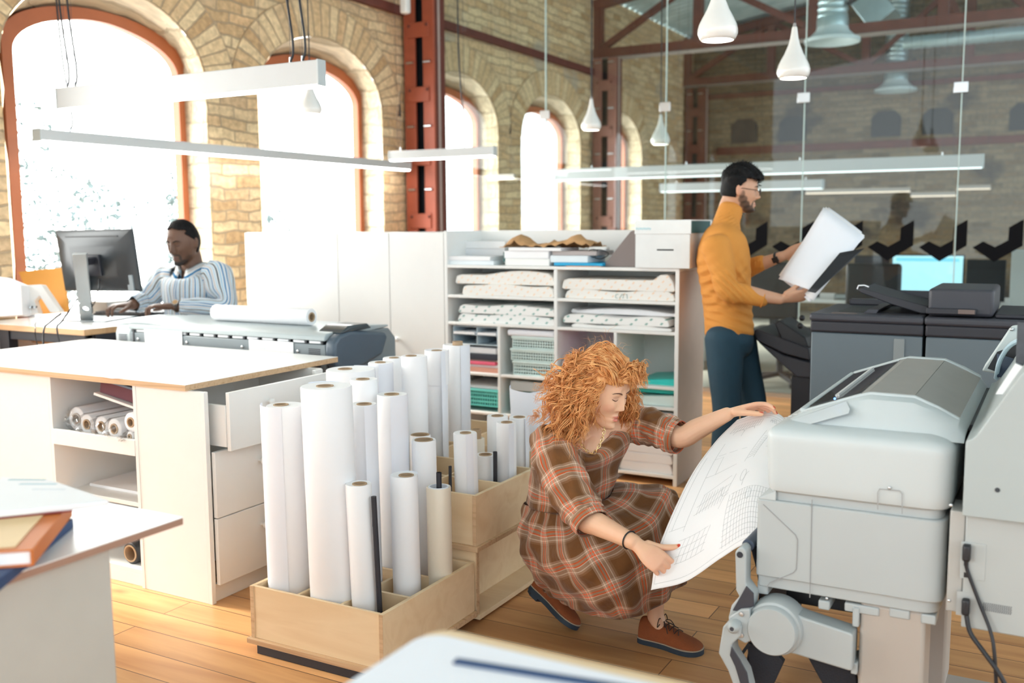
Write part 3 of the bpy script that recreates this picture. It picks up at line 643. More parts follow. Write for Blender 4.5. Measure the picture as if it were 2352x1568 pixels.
def vroll(x, y, z0, z1, r, rc, label, m='paper', lean=(0, 0), cx=0, tail=None, tailx=.0, group='rolls standing in the crates', core_up=0, core='core', loose=False):
    x *= KC; y *= KC; r *= KC; rc *= KC; z1 = CAM_H-(CAM_H-z1)*KC; lean = (lean[0]*KC, lean[1]*KC)
    t = thing('paper_roll', label, 'paper roll', (x, y, z0), group=group); L_ = z1-z0
    q = MB(); n = 40; ox = cx*(r-rc)
    # wall of the roll with a slightly spiralled top
    prof = [(rc, .004), (r-.002, 0), (r, .004), (r, L_-.004), (r-.002, L_), (rc, L_-.002)]
    V = []
    for pr, ph in prof:
        for k in range(n):
            a = 2*math.pi*k/n; c0 = ox if pr == rc else 0; f = ph/L_
            V.append((c0+pr*math.cos(a)+lean[0]*f, pr*math.sin(a)+lean[1]*f, ph))
    q.add(V, [(i*n+k, i*n+(k+1) % n, ((i+1) % 6)*n+(k+1) % n, ((i+1) % 6)*n+k) for i in range(6) for k in range(n)])
    q.build('paper', M[m], t, local=True, smooth=50)
    q = MB(); V = []
    for pr, ph in ((rc-.006, L_-.25), (rc-.0002, L_-.25), (rc-.0002, L_+.001+core_up), (rc-.006, L_+.001+core_up)):
        for k in range(28):
            a = 2*math.pi*k/28; f = ph/L_; V.append((ox+pr*math.cos(a)+lean[0]*f, pr*math.sin(a)+lean[1]*f, ph))
    q.add(V, [(i*28+k, i*28+(k+1) % 28, ((i+1) % 4)*28+(k+1) % 28, ((i+1) % 4)*28+k) for i in range(4) for k in range(28)])
    q.build('core', M[core], t, local=True, smooth=50)
    if tail:                     # the loose outer turn of paper, flaring at the end
        a0, a1, dr = tail; G = []
        for i in range(15):
            f = i/14; a = math.radians(a0+(a1-a0)*f); row = []
            for h in np.linspace(.0, L_*1.003, 9):
                rr = r+.0015+dr*f**1.6*(.45+.55*(1-h/L_) if not loose else 1.0); fz = h/L_
                row.append((rr*math.cos(a)+lean[0]*fz, rr*math.sin(a)+lean[1]*fz, h))
            G.append(row)
        MB().grid(G).build('loose_end', M[m if m != 'paper' else 'paper_cool'], t, local=True, smooth=180, fix=False)
    return t
F0, F1 = .0505, .2885
vroll(-2.345, 2.61, F0, .830, .0660, .027, 'wide white roll at the left front of the low crate with a flared edge', lean=(-.010, 0), cx=-.5, tail=(-60, -175, .03), loose=True)
vroll(-2.147, 2.608, F0, .912, .0870, .030, 'thickest white roll in the front row of the low crate', lean=(-.020, 0), cx=-.1, tail=(100, 170, .01))
vroll(-2.012, 2.60, F0, .590, .0440, .025, 'short white roll in the front right cell of the low crate', lean=(-.022, 0), cx=.3)
vroll(-1.982, 2.80, F0, .580, .0490, .027, 'short white roll with loose inner turns in the second row of the low crate', lean=(-.006, 0), cx=.45, tail=(150, 60, .006))
vroll(-1.925, 2.93, F0, .514, .0450, .038, 'cream film roll with wide core at the back right of the low crate', m='film', lean=(-.003, 0), core='paper_cool')
vroll(-2.140, 2.79, F0, .822, .0480, .027, 'white roll with bluish sheet hanging at its side in the low crate', lean=(-.012, 0), cx=.2, tail=(20, -50, .055))
vroll(-2.165, 2.985, F0, .826, .0570, .028, 'tall white roll with a flat loose flap behind the bluish sheet', cx=-.1, tail=(30, -60, .018), loose=True)
vroll(-2.058, 3.04, F0, .652, .0460, .035, 'white roll with a wide brown core behind the cream roll', lean=(-.006, 0))
vroll(-2.300, 2.99, F0, .873, .0520, .026, 'satin white roll standing behind the thickest front roll', lean=(-.0, .0), cx=-.2)
vroll(-2.545, 3.22, F1, .865, .1000, .030, 'very thick roll half hidden behind the front rolls', cx=-.4, tail=(120, 60, .02))
vroll(-2.545, 3.43, F1, .868, .054, .023, 'tall roll with a loose flap left of the back group', cx=-.1, tail=(20, -60, .03), loose=True)
vroll(-2.605, 3.61, F1, .863, .050, .022, 'tall slim roll behind the flap roll', tail=(60, 0, .004))
vroll(-2.405, 3.48, F1, .898, .056, .024, 'tall smooth roll in the middle of the back group', cx=-.5)
vroll(-2.434, 3.70, F1, .895, .049, .024, 'tall roll with paper collar near its top', tail=(10, -40, .03))
q = MB(); q.lathe([(.0485, .765), (.053, .765), (.053, .915), (.0485, .915)], c=(-2.434*KC, 3.70*KC, 0), n=36, closed=True)
solo(q, 'paper_collar', M['paper'], 'white paper sleeve around the top of the tall back roll', 'paper', smooth=50)
vroll(-2.500, 3.97, F1, .888, .064, .025, 'tallest roll with tan core sticking out at the back', core_up=.015, cx=.2, tail=(40, -40, .004))
vroll(-1.972, 3.20, F1, .657, .0460, .022, 'white roll in the front right cell of the upper crate', lean=(-.008, 0), cx=.1, tail=(-20, -55, .003))
vroll(-2.227, 3.255, F1, .614, .042, .038, 'roll showing only its brown core rim behind the wide cored roll', core_up=.0)
vroll(-2.019, 3.42, F1, .521, .042, .027, 'shortest white roll beside the black tube in the upper crate')
vroll(-1.965, 3.50, F1, .646, .041, .024, 'white roll right of the black tube in the upper crate', cx=.1, tail=(-15, -50, .012), loose=True)
vroll(-2.070, 3.61, F1, .645, .045, .026, 'white roll in the third row of the upper crate behind the black tube')
vroll(-2.030, 3.73, F1, .622, .044, .026, 'white roll at the right of the third row near her shoulder', tail=(10, -30, .01))
vroll(-2.122, 3.52, F1, .560, .035, .021, 'translucent cream roll with a tall tan core', m='film', core_up=.035)
G = []
for i in range(25):
    a = math.radians(-175+i*13); G.append([(-2.02+(.10-.0022*i+.018*f)*math.cos(a), 3.86+(.10-.0022*i+.018*f)*math.sin(a), F1+.450*f-.04*f*(i/24)) for f in (0, .5, 1)])
solo(MB().grid(G), 'curled_sheet', M['paper_cool'], 'wide open curl of white paper behind her hair', 'paper', group=None, smooth=180, fix=False)
def tube_(x, y, z0, z1, r, label, lean=(0, 0)):
    x *= KC; y *= KC; z1 = CAM_H-(CAM_H-z1)*KC
    q = MB(); q.tube([(x, y, z0), (x+lean[0], y+lean[1], z1), (x+lean[0], y+lean[1], z1), (x+lean[0], y+lean[1], z1-.1), ], [r, r, r*.75, r*.75], 18, cap=False)
    solo(q, 'black_tube', M['dark'], label, 'tube', 'black tubes in the crates', smooth=50)
tube_(-1.950, 2.60, F0, .553, .0088, 'slim black tube leaning in the front right cell of the low crate', (-.020, 0))
tube_(-1.926, 2.93, F0, .566, .0095, 'black tube standing inside the cream roll')
tube_(-1.962, 3.40, F1, .542, .0085, 'black tube between two white rolls in the upper crate')
tube_(-2.025, 3.16, F1, .528, .006, 'thin dark tube just left of the front right upper roll')
# ------------------------------------------------------------------ tall cabinets
SY = 5.145
for k, (a, b, lab) in enumerate(((-4.96, -4.148, 'white cupboard behind the seated man, leftmost of the tall row'), (-4.146, -3.735, 'white cupboard in the middle of the tall row'), (-3.733, -3.322, 'white cupboard with round knob next to the open shelves'))):
    t = thing('tall_cupboard', lab, 'cupboard', ((a+b)/2, SY+.25, 0), group='tall white cupboards')
    rbox('body', M['white'], a, b, SY+.02, SY+.5, 0, 1.412, t)
    d = rbox('door', M['white'], a+.002, b-.002, SY, SY+.018, .05, 1.409, t, bevel=.002)
    MB().lathe([(.0, -.03), (.012, -.028), (.017, -.02), (.009, -.012), (.007, 0)], c=(a+.06, SY, .735), n=16, axis='y').build('knob', M['white'], d, smooth=60)
# ------------------------------------------------------------------ open shelf unit
sx0, sx1, sm = -3.320, -1.805, -2.555
t = thing('shelf_unit', 'white open shelf unit full of paper reams and trays', 'shelf', ((sx0+sx1)/2, SY+.22, 0)); SD = SY+.44
Z = [.04, .30, .54, .845, 1.012, 1.195]
rbox('side_panel', M['white'], sx0, sx0+.022, SY, SD, 0, 1.42, t); rbox('side_panel', C('beige_laminate', (.62, .50, .42), .45), sx1-.02, sx1, SY+.002, SD, 0, 1.195, t); rbox('edge_strip', M['white'], sx1-.022, sx1+.001, SY-.002, SY+.002, 0, 1.205, t)
rbox('top_back', M['white'], sx0, sx1-.27, SD-.03, SD-.012, 1.215, 1.42, t); rbox('back_panel', C('back_board', (.60, .62, .60), .6), sx0, sx1-.02, SD-.012, SD, 0, 1.2, t)
for z in Z: rbox('shelf_board', M['white'], sx0+.022, sx1-.02 if z < 1.19 else sx1, SY, SD-.012, z, z+.018, t)
rbox('upright', M['white'], sm-.011, sm+.011, SY-.001, SD-.012, .0, 1.195, t)
lm = aty(1146, 800, SY)[0]; rm = aty(1413, 800, SY)[0]
for x in (lm, rm): rbox('upright', M['white'], x-.009, x+.009, SY-.001, SD-.012, 0, .845, t)
rbox('shelf_board', M['white'], rm, sx1-.02, SY, SD-.012, .425, .441, t)
def wrapmat(name, base, c, ang, p):
    m, N, L, P = _mat(name); tc = N.new('ShaderNodeTexCoord'); mp = N.new('ShaderNodeMapping'); mp.inputs['Rotation'].default_value = (0, 0, 0); L.new(tc.outputs['Object'], mp.inputs['Vector'])
    sp = N.new('ShaderNodeSeparateXYZ'); L.new(mp.outputs[0], sp.inputs[0])
    s = math_n(N, L, 'ADD', sp.outputs[0], math_n(N, L, 'MULTIPLY', sp.outputs[2], ang)); f = math_n(N, L, 'FRACT', math_n(N, L, 'DIVIDE', s, p))
    r = ramp(N, [(0, c), (.18, base)], 'CONSTANT'); L.new(f, r.inputs[0])
    f2 = math_n(N, L, 'FRACT', math_n(N, L, 'DIVIDE', math_n(N, L, 'ADD', sp.outputs[2], math_n(N, L, 'MULTIPLY', sp.outputs[0], .35)), .036)); r2 = ramp(N, [(0, (1, 1, 1)), (.42, (0, 0, 0))], 'CONSTANT'); L.new(f2, r2.inputs[0])
    mx = N.new('ShaderNodeMix'); mx.data_type = 'RGBA'; L.new(r2.outputs[0], mx.inputs[0]); mx.inputs[6].default_value = (*base, 1); L.new(r.outputs[0], mx.inputs[7]); L.new(mx.outputs[2], P.inputs['Base Color']); P.inputs['Roughness'].default_value = .6
    return m
M['ream_o'] = wrapmat('ream_wrapper_orange', (.80, .78, .74), (.82, .60, .44), -.9, .055); M['ream_g'] = wrapmat('ream_wrapper_green', (.82, .83, .82), (.22, .40, .37), -1.1, .085)
def ream(name, x0, x1, z0, z1, m, label, y0=SY+.02, y1=SD-.03, wav=.006, cat='paper pack', group='wrapped paper packs', top=None):
    """soft block: gently waving top, rounded ends"""
    G = []; n = 16; q = MB(); pts = []
    for i in range(n+1):
        f = i/n; x = x0+(x1-x0)*f; e = min(1, min(f, 1-f)*n/1.0); h = z1-(z1-z0)*.22*(1-e)+(top(f) if top else wav*math.sin(f*9+x0*40))*e
        pts.append((x+(.012 if i == 0 else -.012 if i == n else 0), h))
    poly = [(x0+.01, z0)]+[(x0, z0+.01)]+pts+[(x1, z0+.01), (x1-.01, z0)]
    q.prof_y(poly, y0, y1); return solo(q, name, m, label, cat, group, smooth=35, bevel=.004)
B_ = lambda z: z+.018
# row 1 (top compartments)
ream('paper_ream', -3.20, sm-.014, B_(Z[4]), B_(Z[4])+.065, M['ream_o'], 'lower cream wrapped paper pack in the top left compartment', y0=SY+.01)
ream('paper_ream', -3.255, sm-.014, B_(Z[4])+.068, B_(Z[4])+.128, M['ream_o'], 'upper cream wrapped paper pack with wavy top in the top left compartment', top=lambda f: .025*max(0, math.sin((f-.35)*4.5)) if f > .35 else -.004)
ream('paper_ream', sm+.05, sx1-.03, B_(Z[4]), B_(Z[4])+.05, M['ream_o'], 'lower cream pack with pencilled mark in the top right compartment')
ream('paper_ream', sm+.03, sx1-.03, B_(Z[4])+.052, B_(Z[4])+.118, M['ream_o'], 'upper cream pack with raised right end in the top right compartment', top=lambda f: (.028 if f > .84 else -.004))
# the pencilled mark
def strokes(pts_list, r, m, name, label, cat):
    q = MB()
    for P_ in pts_list: q.tube(P_, r, 6)
    return solo(q, name, m, label, cat)
mx, mz = aty(1424, 681, SY)[0], aty(1424, 681, SY)[2]
yf = SY+.0185
mk = MB()
for P_ in ([(mx-.018, yf, mz+.012), (mx-.032, yf, mz+.010), (mx-.036, yf, mz), (mx-.034, yf, mz-.010), (mx-.020, yf, mz-.011)], [(mx-.012, yf, mz-.012), (mx+.006, yf, mz+.014)], [(mx+.010, yf, mz-.012), (mx+.012, yf, mz+.012), (mx+.034, yf, mz+.012), (mx+.036, yf, mz-.013)]): mk.tube(P_, .0016, 6)
solo(mk, 'pencilled_mark', C('pencil_green', (.30, .42, .40), .8), 'handwritten C slash n-like mark on the lower cream pack', 'mark')
# row 2
ream('paper_ream', -3.24, sm-.014, B_(Z[3]), B_(Z[3])+.052, M['ream_g'], 'lower white pack with green print in the second left compartment')
ream('paper_ream', -3.235, sm-.014, B_(Z[3])+.054, B_(Z[3])+.108, M['ream_g'], 'upper white pack with green print in the second left compartment')
ream('paper_ream', sm+.09, sx1-.045, B_(Z[3]), B_(Z[3])+.022, M['white'], 'thin plain pack under the slanted pack in the second right compartment')
ream('paper_ream', sm+.035, sx1-.06, B_(Z[3])+.024, B_(Z[3])+.072, M['ream_g'], 'white pack with green print in the second right compartment')
ream('paper_ream', sm+.05, sx1-.03, B_(Z[3])+.075, B_(Z[3])+.108, M['paper'], 'grey-white curled sheets on top in the second right compartment', y0=SY+.10, top=lambda f: -.02+.022*math.sin(f*3.14))
# row 3 left: letter trays, folders
TZ = B_(Z[2])
t = thing('letter_tray', 'pale blue double letter tray in the left compartment', 'letter tray', ((sx0+lm)/2, SY+.2, TZ+.165))
M['tray'] = mat('pale_blue_plastic', (.50, .60, .66), .35)
xa, xb = sx0+.045, lm-.02; xc = (xa+xb)/2+.01
for z in (.165, .225, .275): rbox('tray_floor', M['tray'], xa, xb, SY+.02, SD-.05, TZ+z, TZ+z+.006, t)
for x in (xa, xc, xb-.006): rbox('tray_wall', M['tray'], x, x+.006, SY+.02, SD-.05, TZ+.171, TZ+.281, t)
for k, (x0, x1) in enumerate(((xa+.01, xc-.01), (xc+.012, xb-.01))): solo(MB().box(x0, x1, SY+.01, SD-.08, TZ+.2312, TZ+.245), 'paper_stack', M['paper'], ['white paper stack in the left half of the letter tray', 'white paper stack in the right half of the letter tray'][k], 'paper', 'papers in the letter tray')
cols = [((.62, .30, .22), .0, .028, 'coral folder at the bottom of the left compartment pile'), ((.80, .78, .80), .0285, .045, 'grey folder between the coral and pink ones'), ((.80, .13, .22), .0455, .066, 'bright pink folder in the left compartment pile'), ((.55, .47, .40), .0665, .075, 'tan envelope above the pink folder'), ((.03, .035, .05), .0755, .112, 'black portfolio in the left compartment pile'), ((.78, .78, .80), .1125, .150, 'white folder on the black portfolio')]
for k, (c, a, b, lab) in enumerate(cols): solo(MB().box(xa+.02+.01*(k % 2), xb-.01*(k % 3), SY+.02+.01*(k % 2), SD-.1, TZ+a, TZ+b), 'folder', C('folder_%d' % k, c, .5), lab, 'folder', 'folders piled under the letter tray', bevel=.004)
# baskets
def basket(x0, x1, y0, y1, z0, z1, m, label, group='plastic baskets on the shelves', lid=None):
    t = thing('plastic_basket', label, 'basket', ((x0+x1)/2, (y0+y1)/2, z0), group=group); h = z1-z0
    for n_, a in (('floor', (x0, x1, y0, y1, z0, z0+.006)), ('back', (x0, x1, y1-.005, y1, z0, z1)), ('side', (x0, x0+.005, y0, y1, z0, z1)), ('side', (x1-.005, x1, y0, y1, z0, z1))): rbox(n_, m, *a, parent=t, bevel=.001)
    q = MB(); nx = int((x1-x0)/.016)
    for i in range(nx+1): x = x0+(x1-x0)*i/nx; q.box(x-.0022, x+.0022, y0-.002, y0+.004, z0, z1)
    for i in range(5): z = z0+h*i/4.3; q.box(x0, x1, y0-.0025, y0+.0035, z, z+h*.06+.002)
    q.build('lattice_front', m, t, smooth=0)
    rbox('rim', m, x0-.008, x1+.008, y0-.008, y0+.006, z1-.014, z1, parent=t, bevel=.003)
    return t
M['mint'] = mat('pale_mint_plastic', (.66, .80, .78), .35); M['teal'] = mat('teal_plastic', (.03, .55, .50), .35); M['teal_l'] = mat('light_teal_plastic', (.16, .66, .61), .35)
x0, x1 = lm+.065, sm-.016
basket(x0+.02, x1, SY+.03, SD-.08, TZ, TZ+.085, M['mint'], 'bottom pale mint lattice basket in the second compartment')
basket(x0+.005, x1, SY+.03, SD-.08, TZ+.088, TZ+.16, M['mint'], 'middle pale mint lattice basket in the second compartment')
solo(MB().box(x0-.02, x1-.004, SY+.02, SD-.1, TZ+.235, TZ+.272), 'tray_lid', M['paper_cool'], 'pale grey tray lying on the mint basket stack', 'tray', bevel=.012)
basket(x0+.012, x1-.004, SY+.035, SD-.1, TZ+.163, TZ+.234, M['mint'], 'upper pale mint lattice basket under the grey tray')
TB = B_(Z[1])
basket(sx0+.07, lm-.012, SY+.02, SD-.08, TB+.03, TB+.135, M['teal_l'], 'teal lattice basket behind the tallest roll')
solo(MB().box(sx0+.06, lm-.015, SY+.04, SD-.06, TB+.136, TB+.152), 'paper_stack', M['paper'], 'white sheets on top of the teal lattice basket', 'paper')
solo(MB().box(lm+.06, sm-.03, SY+.03, SD-.08, TB+.14, TB+.20), 'storage_box', M['wgrey'], 'grey storage box behind the curled paper', 'box', bevel=.006)
basket(lm+.09, sm-.03, SY+.03, SD-.08, TB, TB+.12, M['teal'], 'teal basket under the grey storage box')
# right lower compartments
x0, x1 = sm+.035, rm-.02
for k, (c, a, b, lab) in enumerate((((.75, .74, .78), 0, .10, 'thick white paper pile behind the woman'), ((.10, .30, .55), .1005, .108, 'blue brochure on the white pile'), ((.80, .55, .10), .1085, .117, 'yellow brochure on the white pile'), ((.6, .08, .3), .1175, .124, 'magenta brochure topmost on the white pile'))): solo(MB().box(x0+.004*k, x1, SY+.02+.006*k, SD-.06, TZ+a, TZ+b), 'brochure' if k else 'paper_pile', C('brochure_%d' % k, c, .4), lab, 'brochure' if k else 'paper', 'brochures behind the woman' if k else None)
x0, x1 = rm+.05, sx1-.03
RT = .442
solo(MB().prof_y([(x0, RT), (x1, RT), (x1, RT+.062), (x0+.03, RT+.045)], SY+.03, SD-.08), 'clear_tray', M['mint'], 'pale see-through tray under the teal box on the right shelf', 'tray', bevel=.004)
solo(MB().prof_y([(x0+.02, RT+.066), (x1, RT+.066), (x1, RT+.155), (x0+.05, RT+.135)], SY+.05, SD-.05), 'teal_box', M['teal'], 'teal plastic box on the right shelf beside the woman', 'box', bevel=.01)
solo(MB().prof_y([(x0-.02, TB), (x1, TB), (x1, TB+.03), (x0-.02, TB+.055)], SY+.03, SD-.08), 'teal_tray', M['teal_l'], 'teal tray holding papers on the lower right shelf', 'tray', bevel=.004)
solo(MB().prof_y([(x0-.02, TB+.058), (x1, TB+.033), (x1, TB+.083), (x0-.02, TB+.085)], SY+.05, SD-.08), 'paper_stack', M['paper_cool'], 'white and lilac papers in the teal tray', 'paper')
solo(MB().box(x0+.08, x1, SY+.08, SD-.08, TB+.086, TB+.104), 'dark_folder', C('dark_green', (.01, .10, .10), .5), 'dark green folder on the papers in the teal tray', 'folder')
for k, (a, b) in enumerate(((.0, .055), (.0555, .11), (.1105, .165))): ream('paper_ream', x0-.03, x1, B_(Z[0])+a, B_(Z[0])+b, M['paper'], ['bottom', 'middle', 'topmost'][k]+' plain white pack in the lowest right compartment', wav=.002)
# things on top of the shelf unit
ZT = 1.2135
def flat(name, label, cat, p0, p1, z0, z1, m, y0=SY+.03, y1=SD-.1, group=None, bv=.003):
    a, b = aty(p0, 600, y0)[0], aty(p1, 600, y0)[0]; return solo(MB().box(a, b, y0, y1, z0, z1), name, m, label, cat, group, bevel=bv)
flat('booklet', 'bottom white booklet at the left end of the shelf top', 'booklet', 1029, 1134, ZT, ZT+.026, C('pale_blue_paper', (.74, .80, .84), .6), SY+.02)
flat('booklet', 'upper short white booklet at the left end of the shelf top', 'booklet', 1028, 1126, ZT+.0262, ZT+.052, M['paper'], SY+.022, SY+.2)
y2 = SY+.22
for k in range(3): flat('magazine_stack', ['lowest', 'middle', 'topmost'][k]+' pale magazine pile standing behind the booklets', 'magazine', 1055+k*2, 1160, ZT+.0+.047*k, ZT+.0465+.047*k, C('mag_%d' % k, [(.62, .62, .62), (.72, .73, .75), (.80, .81, .82)][k], .5), y2, SD-.035, 'magazine piles on the shelf top')
flat('white_binder', 'lower thick white binder under the brown paper', 'binder', 1160, 1262, ZT, ZT+.042, M['white'], SY+.04, SY+.3); flat('white_binder', 'upper thick white binder with dark spine end under the brown paper', 'binder', 1158, 1260, ZT+.0425, ZT+.086, M['paper'], SY+.04, SY+.3)
flat('flat_white_box', 'flat white box on the binders under the brown paper', 'box', 1168, 1288, ZT+.0865, ZT+.106, M['paper'], SY+.03, SY+.28)
flat('spine_strip', 'dark green spine strip at the binder end', 'binder', 1156, 1159.5, ZT+.02, ZT+.08, C('dark_green', (.01, .10, .10), .5), SY+.05, SY+.28, bv=0)
a, b = aty(1155, 600, SY+.1)[0], aty(1362, 600, SY+.1)[0]; G = []
for i in range(25):
    f = i/24; row = []
    for j in range(9):
        g = j/8; h = ZT+.108+(.055*math.exp(-((f-.16)/.09)**2)+.048*math.exp(-((f-.80)/.16)**2)+.02)*math.sin(math.pi*min(1, g*1.15+.12))+.010*math.sin(f*23+g*5)*math.sin(g*3.1)+.008*math.sin(f*47+g*19)+random.uniform(-.006, .006)
        if f < .08: h -= (.08-f)*.9
        row.append((a+(b-a)*f, SY+.06+.24*g, max(h, ZT+.107 if f < .72 else ZT+.05)))
    G.append(row)
solo(MB().grid(G), 'kraft_wrapping', M['kraft'], 'crumpled brown kraft paper lying over the white binders', 'wrapping paper', smooth=50, solid=.003, fix=False)
flat('grey_folder', 'grey folder under the right part of the brown paper', 'folder', 1268, 1370, ZT+.062, ZT+.088, C('taupe', (.42, .37, .36), .6), SY+.05, SY+.3)
flat('paper_block', 'pale blue paper block above the blue folder', 'paper', 1264, 1350, ZT+.022, ZT+.0615, C('pale_blue_paper', (.74, .80, .84), .6), SY+.03, SY+.28)
flat('blue_folder', 'bright blue folder lying on the shelf top', 'folder', 1272, 1384, ZT+.004, ZT+.0215, C('bright_blue', (.0, .34, .62), .4), SY+.02, SY+.26)
flat('orange_sheet', 'thin orange sheet under the blue folder', 'paper', 1300, 1380, ZT, ZT+.0035, C('orange_sheet', (.75, .35, .18), .6), SY+.015, SY+.2, bv=0)
q = MB(); cx_, cz_ = aty(1366, 578, SY+.1)[0], ZT+.075
q.tube([(cx_+.03*math.cos(a), SY+.08+.01*math.sin(a*2), cz_+.022*math.sin(a)) for a in np.linspace(0, 6.28, 24)], .003, 6)
q.tube(cr([(cx_, SY+.08, cz_+.02), (cx_+.06, SY+.07, cz_+.018), (cx_+.10, SY+.07, cz_-.004), (cx_+.06, SY+.06, cz_-.03), (cx_+.02, SY+.06, cz_-.026)], 6), .003, 6)
solo(q, 'black_cable', M['black'], 'looped black cable on the shelf top beside the brown paper', 'cable')
flat('white_adapter', 'rounded white gadget inside the cable loop', 'gadget', 1350, 1392, ZT+.089, ZT+.112, M['white'], SY+.09, SY+.15, bv=.008)
q = MB(); a = aty(1383, 610, SY+.06); b = aty(1460, 540, SY+.06); q.prof_y([(a[0], ZT), (b[0]-.002, ZT), (b[0]-.002, ZT+.21), (b[0]-.03, ZT+.20)], SY+.06, SY+.34)
solo(q, 'slanted_file', C('brown_grey_board', (.20, .16, .15), .5), 'dark brown slanted file leaning against the white box', 'file box', bevel=.002)
a, b = aty(1458, 600, SY-.02)[0], aty(1585, 600, SY-.02)[0]
t = thing('archive_box', 'white cardboard archive box with dark slot on the shelf end', 'box', ((a+b)/2, SY+.16, ZT))
rbox('body', C('box_card', (.76, .78, .78), .6), a+.002, b-.002, SY-.02, SY+.34, ZT, ZT+.185, t, bevel=.002)
l = rbox('lid', C('box_lid', (.80, .82, .82), .6), a-.002, b+.004, SY-.024, SY+.345, ZT+.185, ZT+.262, t, bevel=.003)
m_ = (a+b)/2; rbox('slot', M['black'], m_-.03, m_+.065, SY-.0215, SY-.019, ZT+.096, ZT+.104, t, bevel=0)
q = MB()
for k in range(8): zc = ZT+.215-.002*(k % 2); xx = a+.008+.011*k; q.tube([(xx, SY-.0243, zc+.006), (xx+.004, SY-.0243, zc-.006), (xx+.008, SY-.0243, zc+.005)], .0016, 5)
q.build('handwriting', C('aqua_ink', (.35, .68, .76), .6), l)
rbox('side_label', C('dark_teal', (.04, .12, .13), .5), b+.0045, b+.006, SY-.02, SY+.3, ZT+.19, ZT+.255, l, bevel=0)
